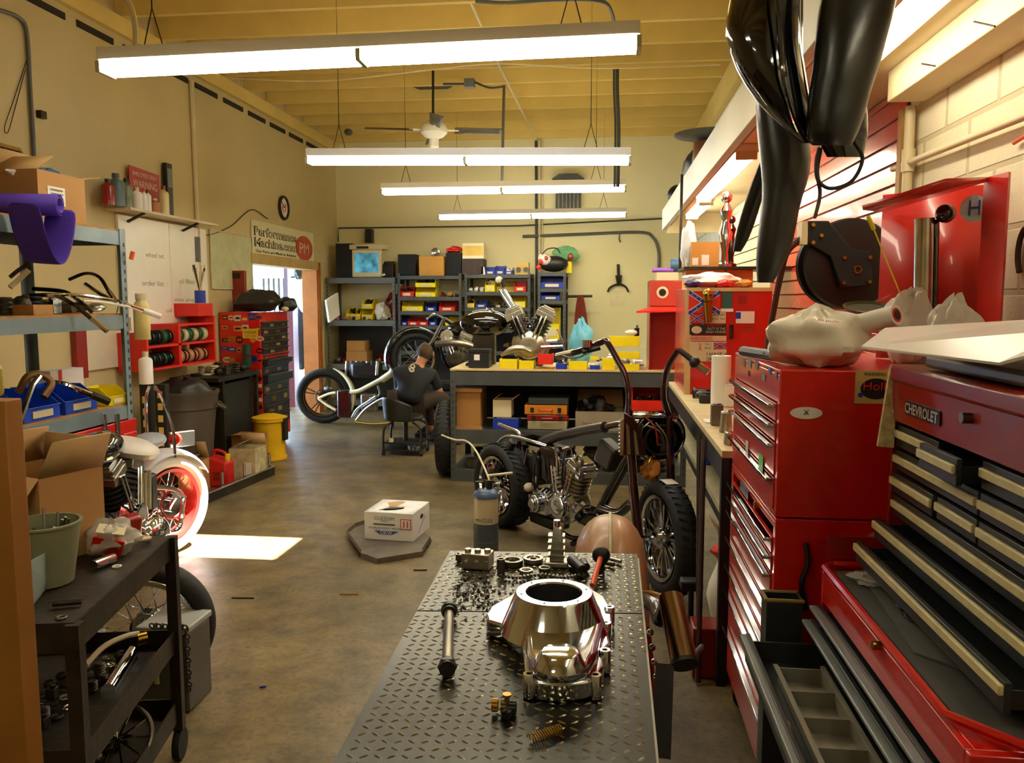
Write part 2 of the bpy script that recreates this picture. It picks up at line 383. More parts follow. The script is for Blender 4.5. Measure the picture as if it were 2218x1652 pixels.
# world, sun, camera, view
wd = bpy.data.worlds.new('World'); sc.world = wd; wd.use_nodes = True
bg = wd.node_tree.nodes['Background']; bg.inputs[0].default_value = (.5, .72, 1, 1); bg.inputs[1].default_value = 26
su = bpy.data.lights.new('sun', 'SUN'); su.energy = 130; su.angle = .009; su.color = (1, .95, .86)
so = bpy.data.objects.new('sun', su); col.objects.link(so); so.rotation_euler = (math.radians(-9), math.radians(25), 0); so.location = (-2, 5, 9)
cam = bpy.data.cameras.new('camera'); co = bpy.data.objects.new('camera', cam); col.objects.link(co)
co.location = CP; co.rotation_euler = (pi/2-PIT, 0, YAW); cam.sensor_fit = 'HORIZONTAL'; cam.sensor_width = 36; cam.lens = F/2218*36; cam.clip_start = .02
sc.camera = co
sc.view_settings.view_transform = 'Standard'; sc.view_settings.look = 'None'; sc.view_settings.gamma = 1; sc.view_settings.use_curve_mapping = False; sc.view_settings.exposure = 0
sc.render.engine = 'CYCLES'
sc.cycles.use_denoising = True; sc.cycles.max_bounces = 8; sc.cycles.sample_clamp_indirect = 8; sc.cycles.blur_glossy = .5; sc.cycles.caustics_reflective = False
# ================= shared builders
def chest(name, label, x0, x1, y0, y1, z0, z1, drawers, cat='tool chest', group=None, m=None, hm=None, casters=0, lid=None):
    """steel tool chest whose drawers face -X; drawers: (ya, yb, zlow, zhigh, pull)"""
    m = m or m_red; hm = hm or m_chrome
    t = thing(name, label, cat, ((x0+x1)/2, (y0+y1)/2, z0-casters), 0, group)
    q = MB()
    q.box(x0, y0, z0, x1, y0+.012, z1).box(x0, y1-.012, z0, x1, y1, z1).box(x1-.01, y0+.012, z0, x1, y1-.012, z1).box(x0, y0+.012, z0, x1-.01, y1-.012, z0+.02)
    q.box(x0+.03, y0+.012, z0+.02, x1-.01, y1-.012, z0+.03)
    if lid is None: q.box(x0, y0+.012, z1-.012, x1-.01, y1-.012, z1)
    hi = max(d[3] for d in drawers) if drawers else z0+.03; lo = min(d[2] for d in drawers) if drawers else z0+.02
    q.box(x0, y0+.012, hi+.004, x0+.012, y1-.012, z1-.013); q.box(x0, y0+.012, z0+.021, x0+.012, y1-.012, lo-.004)
    q.box(x0, y0+.012, lo-.004, x0+.02, y0+.03, hi+.004); q.box(x0, y1-.03, lo-.004, x0+.02, y1-.012, hi+.004)
    q.build('body', m, t, bev=.003)
    return t
def drawer(t, x0, ya, yb, za, zb, pull=0, m=None, hm=None, depth=.4, hh=.012, ho=.026, hz=None, box=True):
    m = m or m_red; xf = x0-pull
    q = MB().box(xf-.004, ya, za+.003, xf+.008, yb, zb-.003)
    if pull > .01 and box: q.box(xf+.008, ya+.01, za+.006, xf+depth, ya+.014, zb-.02).box(xf+.008, yb-.014, za+.006, xf+depth, yb-.01, zb-.02).box(xf+.008, ya+.014, za+.006, xf+depth, yb-.014, za+.01)
    d = q.build('drawer', m, t, bev=.0015)
    hz = zb-.004 if hz is None else hz
    MB().box(xf-ho, ya+.002, hz-hh, xf-.003, yb-.002, hz).build('handle', hm or m_chrome, d, bev=.003)
    return d
def caster(t, x, y, r=.05):
    MB().cyl((x, y-.016, r), (x, y+.016, r), r, n=18).build('caster', m_rubber, t)
def pbox(px0, py0, px1, py1, Y, dep, name, m, label=None, cat=None, group=None, parent=None, bev=.003, inset=0):
    a = P(px0, py1, Y=Y); b = P(px1, py0, Y=Y)
    q = MB().box(a.x, Y, a.z, b.x, Y+dep, b.z)
    o = q.build(name, m, parent, bev=bev)
    if cat: tag(o, label, cat, group)
    elif label: o['label'] = label
    return o
def bottle(name, label, x, y, z, r, h, m, mc, group=None, cat='bottle', neck=.35):
    t = thing(name, label, cat, (x, y, z), 0, group)
    MB().lathe([(0, 0), (r, 0), (r, h*.72), (r*.85, h*.78), (r*neck, h*.84), (r*neck, h*.9), (0, h*.9)], (x, y, z), n=16).build('body', m, t)
    MB().cyl((x, y, z+h*.87), (x, y, z+h), r*(neck+.08), n=12).build('cap', mc, t)
    return t
def bin_(x, y, z, w, d, h, m, label, group, rz=0, fill=None, rnd=1):
    """open hopper bin, low front lip facing -Y"""
    t = thing('parts_bin', label, 'bin', (x, y, z), rz, group); Mx = wmat(t)
    th = .004; a = w/2; q = MB()
    def B(x0, y0, z0, x1, y1, z1): q.add([Mx @ V(p) for p in [(i, j, k) for i in (x0, x1) for j in (y0, y1) for k in (z0, z1)]], [(0, 1, 3, 2), (4, 6, 7, 5), (0, 4, 5, 1), (2, 3, 7, 6), (0, 2, 6, 4), (1, 5, 7, 3)])
    B(-a, 0, 0, a, d, th); B(-a, d-th, th, a, d, h)
    B(-a, 0, th, a, th, h*.5)
    for s in (-1, 1):
        e = s*a; i = s*(a-th); k = .3*d
        pts = [(e, 0, th), (e, d, th), (e, d, h), (e, k, h), (e, 0, h*.5)]
        q.poly([Mx @ V(p) for p in pts], Mx.to_3x3() @ V((i-e, 0, 0)))
    B(-a-.004, -.006, h*.46, a+.004, .004, h*.5)
    q.build('body', m, t, bev=.0015, fix=True)
    q = MB(); B(-a*.55, -.005, h*.12, a*.55, -.001, h*.36); q.build('label_slot', m_cream, t)
    if fill:
        q = MB(); rr = random.Random(rnd)
        for k in range(9):
            c = Mx @ V((rr.uniform(-a*.7, a*.7), rr.uniform(.2, .8)*d, h*.5+rr.uniform(0, .3)*h)); q.obox(c, (rr.uniform(.02, .05), rr.uniform(.02, .07), rr.uniform(.01, .03)), (rr.random(), rr.random(), rr.random()*3))
        q.box(*(Mx.translation+V((-a*.6, .2*d, th))), *(Mx.translation+V((a*.6, .8*d, h*.45)))) if rz == 0 else None
        o = q.build('small_parts', fill, t); o['kind'] = 'stuff'
    return t
def carton(name, label, x0, y0, z0, x1, y1, z1, m=None, flaps=(), rz=0, group=None, cat='box', open_=True):
    """cardboard box; flaps: list of (side, angle) side in 'x-','x+','y-','y+'"""
    m = m or m_card; c = V(((x0+x1)/2, (y0+y1)/2, z0)); t = thing(name, label, cat, c, rz, group); Mx = wmat(t)
    a, b, h = (x1-x0)/2, (y1-y0)/2, z1-z0; th = .005; q = MB()
    def B(u0, v0, w0, u1, v1, w1): q.add([Mx @ V(p) for p in [(i, j, k) for i in (u0, u1) for j in (v0, v1) for k in (w0, w1)]], [(0, 1, 3, 2), (4, 6, 7, 5), (0, 4, 5, 1), (2, 3, 7, 6), (0, 2, 6, 4), (1, 5, 7, 3)])
    B(-a, -b, 0, a, b, th); B(-a, -b, th, a, -b+th, h); B(-a, b-th, th, a, b, h); B(-a, -b+th, th, -a+th, b-th, h); B(a-th, -b+th, th, a, b-th, h)
    if not open_: B(-a, -b, h, a, b, h+th)
    q.build('body', m, t)
    for s, ang in flaps:
        q = MB(); L = (a if s[0] == 'x' else b)*.9; ca, sa = math.cos(ang), math.sin(ang); sg = 1 if s[1] == '+' else -1
        if s[0] == 'x': p = [(sg*a, -b, h), (sg*a, b, h), (sg*(a+L*ca), b-.01, h+L*sa), (sg*(a+L*ca), -b+.01, h+L*sa)]
        else: p = [(-a, sg*b, h), (a, sg*b, h), (a-.01, sg*(b+L*ca), h+L*sa), (-a+.01, sg*(b+L*ca), h+L*sa)]
        q.add([Mx @ V(k) for k in p], [(0, 1, 2, 3)]).build('flap', m_cardt, t, sol=.004)
    return t
def sticker(parent, c, r, u, w, h, m, name='sticker', label=None, shape='rect', off=.0015):
    r = V(r).normalized(); u = V(u).normalized(); n = r.cross(u); c = V(c)+n*off
    if shape == 'oval': pts = [c+r*(w/2*math.cos(2*pi*i/24))+u*(h/2*math.sin(2*pi*i/24)) for i in range(24)]
    else: pts = [c-r*w/2-u*h/2, c+r*w/2-u*h/2, c+r*w/2+u*h/2, c-r*w/2+u*h/2]
    return MB().poly(pts, n*.0006).build(name, m, parent, smooth=False, label=label)
# ================= right wall: chest tower
CX, CY0, CY1, CT = .50, 2.38, 3.2, 1.40
m_lipr = m_red
rc = chest('rolling_tool_cabinet', 'tall red roller cabinet under the red top chest, many drawers with chrome edges', CX, 1.18, CY0, CY1, .12, .965, [(0, 0, .14, .93, 0)], 'tool cabinet', casters=.12)
zs = [.905, .85, .795, .688, .576, .473, .325, .15]
for i in range(7): drawer(rc, CX, CY0+.032, CY1-.032, zs[i+1], zs[i]-.002)
for yy in (CY0+.08, CY1-.08):
    for xx in (CX+.07, 1.1): caster(rc, xx, yy, .058)
MB().cyl((CX-.012, 2.66, .935), (CX+.005, 2.66, .935), .012).build('lock', m_gold, rc)
MB().box(CX-.006, 2.8, .915, CX-.001, 2.97, .945).build('badge', m_black, rc)
q = MB().box(.62, CY0-.1, .89, 1.16, CY0-.001, .905); q.box(.62, CY0-.11, .885, 1.16, CY0-.1, .95); q.build('side_tray', m_redd, rc)
MB().tube([(.585, CY0-.012, .9), (.59, CY0-.02, .84), (.575, CY0-.02, .78), (.59, CY0-.015, .7)], .008).build('padlock_chain', m_black, rc)
tc = chest('top_tool_chest', 'red top chest with oval sticker on its side and white bag on top', CX, 1.18, CY0, CY1, .97, CT, [(0, 0, .985, 1.3, 0)])
zz = [1.305, 1.247, 1.187, 1.085, .985]
for i in range(4): drawer(tc, CX, CY0+.032, CY1-.032, zz[i+1], zz[i]-.002)
sd = V((0, 0, 1))
c = P(1746, 894, Y=CY0); o = sticker(tc, c, X_, Z_, .09, .035, m_paper, 'oval_sticker', 'white oval sticker', 'oval')
text('sticker_lettering', 'X', c+V((0, -.003, .002)), X_, Z_, .016, .014, m_black, tc); 
c = P(1893, 838, Y=CY0); sticker(tc, c, X_, Z_, .105, .095, mat('tan_sticker', (196, 160, 90), .6), 'square_sticker', 'tan sticker with black oval')
sticker(tc, c+V((.005, -.001, -.005)), X_, Z_, .085, .06, m_black, 'sticker_oval', None, 'oval'); text('sticker_lettering', 'Holl', c+V((.0, -.004, .003)), X_, Z_, .06, .022, m_redp, tc)
text('sticker_lettering', 'WARNING', c+V((.0, -.003, .037)), X_, Z_, .06, .01, m_black, tc)
sticker(tc, P(1863, 855, Y=CY0), X_, Z_, .014, .014, m_blue, 'round_sticker', None, 'oval', .004)
ny = V((0, -1, 0))
for (px, py, w, h, mm) in ((1612, 785, .05, .028, m_grey), (1625, 787, .05, .03, m_greym), (1640, 790, .05, .03, m_grey), (1655, 817, .05, .022, m_greym), (1668, 802, .04, .022, m_blue), (1622, 808, .025, .02, m_black), (1682, 812, .03, .024, m_grey)):
    pt = P(px, py, X=CX); sticker(tc, pt, ny, Z_, w, h, mm, 'small_sticker')
pt = P(1650, 1005, X=CX-.004); sticker(tc, pt, ny, Z_, .07, .06, m_green, 'green_sticker', 'green sticker', off=.003)
pt = P(1620, 965, X=CX-.004); sticker(tc, pt, ny, Z_, .05, .035, m_cream, 'small_sticker', off=.003)
# ruler-like spotted stick between the chests
sp = mat('speckled_board', (190, 176, 120), .6, var=.35, scale=60)
q = MB().poly([P(1925, 800, Y=2.26), P(1940, 800, Y=2.26), P(1933, 968, Y=2.2), P(1898, 965, Y=2.2)], (0, -.012, 0))
tag(q.build('paint_paddle', sp, fix=True), 'speckled tan paddle wedged upright between the two red chests', 'paddle')
# ================= second chest pair
QX, QY0, QY1 = .758, 1.36, 2.235
m_strip = mat('cream_drawer_strip', (206, 196, 148), .5, var=.1, scale=30)
m_dk = mat('charcoal_drawer', (38, 42, 42), .4, .2, var=.2)
kc = thing('top_tool_chest', 'dark red top chest with silver lettering badge and cream drawer pulls', 'tool chest', ((QX+1.2)/2, (QY0+QY1)/2, .882))
m_mar = mat('maroon_enamel', (138, 24, 16), .3, var=.12, scale=6, coat=.4)
q = MB(); z0, z1 = .882, 1.415
q.box(QX, QY1-.02, z0, 1.2, QY1, z1).box(QX, QY0, z0, 1.2, QY0+.02, z1).box(1.18, QY0+.02, z0, 1.2, QY1-.02, z1).box(QX, QY0+.02, z0, 1.18, QY1-.02, z0+.015)
q.box(QX, QY0+.02, 1.285, QX+.015, QY1-.02, z1).box(QX+.015, QY0+.02, z1-.02, 1.18, QY1-.02, z1)
q.build('body', m_mar, kc, bev=.003)
MB().box(QX-.006, QY0-.002, 1.385, 1.2, QY1+.004, 1.432).build('lid', m_mar, kc, bev=.01)
def kd(ya, yb, za, zb, hz, pull=0, open_=False):
    x = QX+.012
    d = drawer(kc, x, ya, yb, za, zb, pull, m_dk, m_strip, .36, .02, .013, hz, True)
    return d
R_ = [(1.215, 1.278, 1.262), (1.155, 1.212, 1.196), (1.095, 1.152, 1.138), (1.03, 1.092, 1.075), (.965, 1.027, 1.016), (.9, .962, .953)]
kd(1.94, 2.21, *R_[0]); kd(1.73, 1.93, *R_[0], .045); kd(1.39, 1.72, *R_[0])
kd(1.73, 2.21, *R_[1]); kd(1.39, 1.72, *R_[1])
kd(1.94, 2.21, *R_[2], .006); kd(1.73, 1.93, *R_[2]); kd(1.39, 1.72, *R_[2])
kd(1.39, 2.21, *R_[3]); kd(1.39, 2.21, *R_[4], .045); kd(1.39, 2.21, *R_[5], .09)
c = P(1999, 893, X=QX-.001); text('lettering_badge', 'CHEVROLET', c, ny, Z_, .2, .026, mat('badge_silver', (190, 190, 180), .35, .3), kc, .006, bold=.02)
MB().box(QX-.004, c.y-.105, c.z-.017, QX-.0005, c.y+.105, c.z+.017).build('badge_plate', m_black, kc)
pt = P(2103, 905, X=QX); MB().cyl(pt, pt-V((.02, 0, 0)), .012).build('lock', m_steel, kc)
# lower chest with tray top
LXX, LY0, LY1_ = .60, 1.33, 2.25
lc = thing('rolling_tool_cabinet', 'red roller cabinet with grey mat on top and open drawers, nearest in the corner', 'tool cabinet', (.9, 1.7, 0))
q = MB(); q.box(LXX, LY1_-.02, .1, 1.22, LY1_, .86).box(LXX, LY0, .1, 1.22, LY0+.02, .86).box(1.2, LY0+.02, .1, 1.22, LY1_-.02, .86).box(LXX, LY0+.02, .1, 1.2, LY1_-.02, .12)
q.box(LXX, LY0+.02, .78, LXX+.015, LY1_-.02, .86).box(LXX+.015, LY0+.02, .845, 1.2, LY1_-.02, .86)
q.build('body', m_red, lc, bev=.003)
q = MB(); rim = [(LXX, LY1_-.03), (LXX+.03, LY1_), (1.22, LY1_), (1.22, LY0), (LXX+.09, LY0), (LXX, LY0+.1)]
q.tube([V((x, y, .878)) for x, y in rim]+[V((rim[0][0], rim[0][1], .878))], .009, n=6, sm=False); q.build('rim', m_red, lc)
MB().poly([V((x*.985+.013, y, .862)) for x, y in [(LXX+.02, LY1_-.03), (1.2, LY1_-.02), (1.2, LY0+.02), (LXX+.1, LY0+.02), (LXX+.02, LY0+.11)]], (0, 0, .006)).build('mat', mat('grey_rubber_mat', (62, 62, 58), .7, var=.15, bump=.1), lc, fix=True)
q = MB().poly([V((.68, 2.1, .869)), V((.78, 2.1, .869)), V((.83, 1.62, .869)), V((.74, 1.6, .869)), V((.645, 1.7, .869))], (0, 0, .004)); tag(q.build('rubber_pad', mat('grey_pad', (84, 84, 78), .7), fix=True), 'angular grey pad lying on the cabinet mat below the cream drawer pulls', 'pad')
drawer(lc, LXX, LY0+.03, LY1_-.03, .74, .775, .012, m_dk, m_greym, hh=.01)
drawer(lc, LXX, LY0+.03, LY1_-.03, .69, .735, .03, m_dk, m_greym, hh=.01)
dd = drawer(lc, LXX, LY0+.03, LY1_-.03, .6, .685, .2, m_dk, m_greym, .55, .02, .02)
for z_ in (.5, .4, .3, .2): drawer(lc, LXX, LY0+.03, LY1_-.03, z_-.085, z_+.005, 0, m_red, m_steel)
pt = P(1908, 1398, X=LXX); MB().cyl(pt, pt-V((.018, 0, 0)), .01).build('lock', m_gold, lc)
for yy in (LY0+.1, LY1_-.1):
    for xx in (LXX+.08, 1.12): caster(lc, xx, yy, .05)
# tray in the open drawer
tr = thing('organizer_tray', 'grey plastic divided tray lying in the open black drawer', 'tray', (.5, 1.72, .612))
q = MB(); m_tray = mat('grey_tray', (120, 116, 100), .4, var=.05)
q.box(.455, 1.32, .612, .565, 2.08, .615)
for x in (.455, .562): q.box(x, 1.32, .615, x+.003, 2.08, .655)
for k in range(7): q.box(.458, 1.32+k*.126, .615, .562, 1.324+k*.126, .652)
q.box(.445, 1.31, .652, .456, 2.09, .656); q.box(.564, 1.31, .652, .575, 2.09, .656)
q.build('body', m_tray, tr)
q = MB().tube([(.43, 2.0, .617), (.435, 1.86, .617)], .003, sm=False).tube([(.435, 1.86, .617), (.432, 1.8, .617)], .006, sm=False); tag(q.build('pick_tool', m_gold), 'thin brass pick lying in the open drawer beside the tray', 'tool')
for i, (x, y, s) in enumerate(((.62, 1.52, 3), (.44, 1.5, 5))):
    tag(MB().crumple((x, y, .613), (.09, .16, .04), s, .2).build('plastic_bag', m_glass if i else m_paper), ['crumpled white packet in the open drawer right of the tray', 'clear crumpled bag in the open drawer left of the tray'][i], 'bag')
q = MB().poly([V((.66, 1.8, .64)), V((.66, 1.35, .64)), V((.66, 1.35, .70)), V((.66, 1.8, .70))], (.004, 0, 0)); tag(q.build('cardboard_divider', m_card2, fix=True), 'upright brown cardboard strip in the open drawer', 'cardboard')
tag(MB().crumple(P(1885, 1262, Z=.87), (.1, .09, .03), 9, .15).build('plastic_bag', m_glass), 'clear plastic parts bag on the grey cabinet mat, near its far corner', 'bag')
c = P(1985, 1330, Z=.87)
t = thing('key_bunch', 'black bunch of keys and clips on the grey cabinet mat', 'keys', c)
for k in range(7): MB().torus(c+V((R.uniform(-.03, .03), R.uniform(-.06, .06), .006+.002*k)), R.uniform(.012, .022), .003, (R.uniform(-.3, .3), R.uniform(-.3, .3), 1), n=14, m=6).build('ring', m_black, t)
# olive bin between cabinets
x0 = .5; q = MB(); z1 = .76
tb = thing('waste_bin', 'olive rimmed dark bin standing between the two red roller cabinets', 'bin', (.54, 2.3, 0))
q.box(.46, 2.268, 0, .56, 2.274, z1).box(.46, 2.335, 0, .56, 2.341, z1).box(.46, 2.274, 0, .466, 2.335, z1).box(.554, 2.274, 0, .56, 2.335, z1).box(.466, 2.274, 0, .554, 2.335, .01)
q.build('body', m_dk, tb)
MB().tube([(.46, 2.269, z1), (.56, 2.269, z1), (.56, 2.34, z1), (.46, 2.34, z1), (.46, 2.269, z1)], .006, n=6, sm=False).build('rim', mat('olive_paint', (120, 104, 40), .5), tb)
# ================= things on top of the chests
m_bag = mat('white_plastic_film', (232, 226, 206), .4, var=.04, bump=.6, bscale=14)
m_bagt = mat('translucent_film', (226, 220, 204), .35, var=.03, bump=.5, bscale=14, alpha=.75)
def bag(label, px0, py0, px1, py1, Y, z, seed, m=None, dep=.2, amp=.16):
    a = P(px0, py1, Y=Y); b = P(px1, py0, Y=Y)
    return tag(MB().crumple(((a.x+b.x)/2, Y, z), (b.x-a.x, dep, (b.z-z)/.96), seed, amp, 36, 22).build('plastic_bag', m or m_bag), label, 'bag')
bg1 = bag('big crumpled white plastic bag on top of the red chest, left of the white panel', 1665, 672, 1885, 790, 2.56, CT+.001, 4, amp=.1, dep=.26)
for i, (px, py, w) in enumerate(((1788, 695, .07), (1770, 700, .05))):
    pt = P(px, py, Y=2.33); text('lettering', 'auto parts', pt, X_-Z_*.1, Z_, w, .008, m_redp, bg1) if i == 0 else None
bag('whitish plastic bag behind the white roll, against the red upright panel', 1915, 632, 2032, 702, 2.68, CT+.001, 11, m_bagt, .16, .08)
bag('small translucent bag just above the white panel, rightmost of the bags', 2005, 655, 2125, 720, 2.42, CT+.001, 23, m_bagt, .1, .12)
a, b = P(1850, 705, Y=2.52), P(1942, 682, Y=2.42)
t = thing('paper_roll', 'white roll with a red core end beside the white bag', 'roll', (a.x, a.y, a.z-.03))
MB().cyl(a, b, .03, n=24).build('roll', m_paper, t); MB().cyl(a+(b-a)*.6, b+(b-a)*.015, .021, n=20).build('core', m_redp, t); MB().cyl(a+(b-a)*.62, b+(b-a)*.02, .015, n=20).build('hole', m_black, t)
c = P(1880, 672, Y=2.75); q = MB().lathe([(0, 0), (.07, 0), (.078, .012), (.074, .014), (.066, .005), (0, .005)], c, (0, -.25, 1), n=32); tag(q.build('bucket_lid', mat('olive_green_plastic', (60, 62, 20), .4)), 'round olive green lid leaning behind the white bag', 'lid')
a = P(1610, 738, Y=2.95); b = P(1655, 752, Y=2.75)
t = thing('grip_handle_tool', 'black grip tool lying on the far end of the red top chest', 'tool', (a.x, a.y, CT))
MB().tube([V((a.x, a.y, CT+.02)), V((b.x+.03, b.y-.05, CT+.02))], .018, sm=False).build('grip', m_black, t); MB().tube([V((b.x, b.y, CT+.02)), V((b.x+.12, b.y+.05, CT+.05))], .008, sm=False).build('rod', m_dsteel, t)
tag(MB().tube([P(1880, 468, Y=2.36), P(1893, 497, Y=2.36)], .006, sm=False).tube([P(1893, 497, Y=2.36), P(1948, 632, Y=2.4)], .002, sm=False).build('yellow_rod', m_yel), 'thin stick with a yellow tip leaning in front of the hose reel', 'rod')
# white panel lying on the second chest
A = [P(1866, 752, Y=2.0), P(1918, 712, Y=2.2), P(2240, 694, Y=2.0), P(2330, 715, Y=1.6), P(2225, 772, Y=1.52), P(2165, 788, Y=1.6)]
zt = 1.436
pn = [V((p.x, p.y, 0)) for p in A]
hz = [p.z for p in A]
q = MB().add([V((p.x, p.y, h)) for p, h in zip(pn, hz)], [(0, 5, 4, 3), (0, 3, 2, 1)])
t = thing('white_slab', 'large glossy white panel lying on the chest with the lettering badge', 'panel', (1.0, 1.8, zt))
q.build('sheet', mat('glossy_white', (250, 246, 236), .25, var=.01), t, sol=.006, smooth=False)
MB().box(QX+.02, 1.45, zt, 1.18, 2.08, 1.468).build('grey_base', mat('grey_underside', (86, 84, 78), .4), t, bev=.01)
# red open hutch standing on the first chest
m_hut = mat('hutch_red', (200, 30, 20), .35, var=.06, scale=3, coat=.3)
hx0, hx1, hy = P(1905, 600, Y=2.9).x, 1.235, 2.9
h0 = P(1905, 455, Y=2.9).z; h1 = P(2150, 385, Y=2.62).z
ht = thing('red_hutch', 'upright red steel hutch with round sticker standing against the block wall', 'cabinet', ((hx0+hx1)/2, 2.8, CT+.002))
q = MB().add([V((hx0, hy, CT+.004)), V((hx1-.01, hy-.16, CT+.004)), V((hx1-.01, hy-.16, h1)), V((hx0, hy, h0+.05))], [(0, 1, 2, 3)]); q.build('back_panel', m_hut, ht, sol=.01)
e0 = P(2138, 385, Y=2.6); e1 = P(2184, 385, Y=2.5)
MB().poly([V((e0.x, 2.62, CT+.004)), V((e1.x, 2.5, CT+.004)), V((e1.x, 2.5, h1)), V((e0.x, 2.62, h1))], (.012, .012, 0)).build('side_flange', m_hut, ht, fix=True)
MB().add([P(1868, 450, Y=2.5), P(2050, 392, Y=2.3), P(2140, 388, Y=2.6), P(1912, 455, Y=2.88)], [(0, 1, 2, 3)]).build('top_flap', m_hut, ht, sol=.014)
c = P(2110, 452, Y=2.6); nn = V((-.16, -.75, 0)).normalized()
r_ = V((0, 0, 1)).cross(nn)*-1; r_ = V((.94, -.34, 0)).normalized()
c = P(2110, 452, Y=2.66)
sticker(ht, c, r_, Z_, .078, .082, mat('sticker_white_blue', (190, 205, 210), .35, var=.35, scale=30), 'round_sticker', 'round pale sticker', 'oval', .004)
text('sticker_figures', 'H', c+V((-.004, -.012, .002)), r_, Z_, .03, .045, m_blue, ht)
c = P(2010, 640, Y=2.74); d = P(2008, 478, Y=2.74)
t = thing('chrome_tube', 'upright black and chrome tube standing inside the red hutch', 'tube', (c.x, c.y, CT+.002))
MB().cyl((c.x, c.y, CT+.003), d, .036, n=28).build('sleeve', m_gloss, t); MB().cyl((c.x-.012, c.y-.012, CT+.003), (d.x-.012, d.y-.012, d.z+.006), .03, n=28).build('tube', mat('smeared_chrome', (190, 180, 165), .2, 1, var=.3, scale=9), t)
tag(MB().sph(P(2048, 462, Y=2.7), .03).build('ball_ornament', m_gloss), 'glossy black ball beside the chrome tube in the red hutch', 'ball')
# horseshoe
q = MB(); c = P(2222, 540, X=1.238); q.tube([c+V((0, -.045*math.cos(a), .075*math.sin(a)-.01)) for a in [(-.28+i*.155)*pi for i in range(11)]], .009, n=6)
tag(q.build('horseshoe', mat('rusty_iron', (70, 44, 26), .7, .4)), 'rusty iron horseshoe hung on the block wall', 'horseshoe')
tag(MB().tube([P(2196, 310, X=1.235), P(2240, 282, X=1.235)], .006, sm=False).build('hammer', m_orange), 'orange tool end on the block wall at the picture edge', 'tool')
# ================= slat wall, pipes
m_slat = mat('slatwall_red', (206, 40, 16), .22, var=.06, scale=2, coat=.5)
m_slatw = mat('slatwall_white', (216, 206, 176), .3, var=.04)
def slat(y0, y1, z0, z1, m, label, mg):
    t = thing('slatwall_panel', label, 'wall panel', (XR-.012, (y0+y1)/2, z0))
    q = MB(); z = z0
    while z < z1-.02: q.box(XR-.022, y0, z, XR-.004, y1, min(z+.082, z1)); z += .0915
    q.build('slats', m, t, bev=.002); MB().box(XR-.0115, y0, z0, XR-.0005, y1, z1).build('backing', mg, t)
slat(3.62, 6.3, 1.0, 2.49, m_slat, 'glossy red slatwall panel behind the hose reel', mat('groove_brown', (150, 96, 60), .6))
slat(6.32, 8.7, 1.3, 2.3, m_slatw, 'pale slatwall panel under the far end of the loft', m_dsteel)
sk_ = P(1937, 300, X=1.2)
t = thing('wall_pipe', 'cream painted vertical pipe and crossing conduit on the block wall', 'pipe', (1.22, 3.52, 1.2))
MB().cyl((1.215, 3.52, 1.2), (1.215, 3.52, 2.379), .02, n=16).build('vertical_pipe', m_cream, t)
a = P(1934, 366, X=1.215); b = P(2218, 252, X=1.215); MB().cyl(a, a+(b-a)*1.6, .013, n=12).build('conduit', m_cream, t)
MB().cyl((1.215, 3.52, a.z-.04), (1.215, 3.52, a.z+.05), .026, n=16).build('coupling', m_cream, t)
tag(MB().box(1.2, 3.57, 1.0, 1.249, 3.615, 2.379).build('wood_post', mat('ochre_wood', (172, 130, 62), .6, var=.15)), 'narrow ochre wooden post beside the cream pipe', 'post')
# ================= hose reel
rc_ = P(1838, 572, Y=3.35); t = thing('hose_reel', 'round black hose reel on a bracket beside the red slatwall', 'hose reel', (rc_.x, rc_.y, rc_.z-.18))
for i, yy in enumerate((-.02, .11)): MB().lathe([(0, 0), (.14, 0), (.172, -.012), (.178, 0), (.17, .012), (0, .012)], rc_+V((0, yy, 0)), (0, -1, 0), n=44).build('flange', mat('reel_black', (9, 9, 9), .35), t)
MB().cyl(rc_+V((0, .1, 0)), rc_, .1, n=30).build('drum', m_black, t)
MB().lathe([(.11, .0), (.14, 0), (.15, .03), (.14, .09), (.1, .1)], rc_+V((0, .12, 0)), (0, -1, 0), n=36).build('hose_coil', mat('brown_hose', (70, 34, 24), .5), t)
arm = [P(1748, 478, Y=3.28), P(1795, 478, Y=3.28), P(1845, 540, Y=3.28), P(1885, 545, Y=3.28), P(1892, 600, Y=3.28), P(1885, 618, Y=3.28), P(1822, 622, Y=3.28), P(1800, 555, Y=3.28), P(1748, 525, Y=3.28)]
MB().poly(arm, (0, .012, 0)).build('bracket', mat('matt_black', (12, 12, 11), .8), t, bev=.003, fix=True)
for (px, py) in ((1761, 487), (1761, 525), (1779, 510), (1829, 558), (1884, 557), (1827, 612), (1883, 610)):
    p = P(px, py, Y=3.279); MB().cyl(p, p-V((0, .008, 0)), .008, n=6).build('bolt', m_gold, t)
p = P(1858, 584, Y=3.279); MB().torus(p, .013, .004, (0, 1, 0), n=18, m=6).build('axle_nut', m_gold, t)
MB().box(P(1735, 478, Y=3.3).x, 3.28, P(1740, 530, Y=3.3).z, P(1748, 478, Y=3.3).x, 3.36, P(1740, 480, Y=3.3).z).build('roller_guide', m_cream, t)
MB().box(P(1870, 478, Y=3.4).x, 3.33, rc_.z-.02, XR-.023, 3.37, rc_.z+.02).build('wall_mount', m_black, t)
MB().tube([P(1738, 515, Y=3.32), P(1705, 545, Y=3.34), P(1690, 600, Y=3.4), P(1678, 660, Y=3.45), P(1664, 740, Y=3.5), P(1660, 800, Y=3.5)], .013, k=8).build('hose', mat('brown_hose', (70, 34, 24), .5), t)
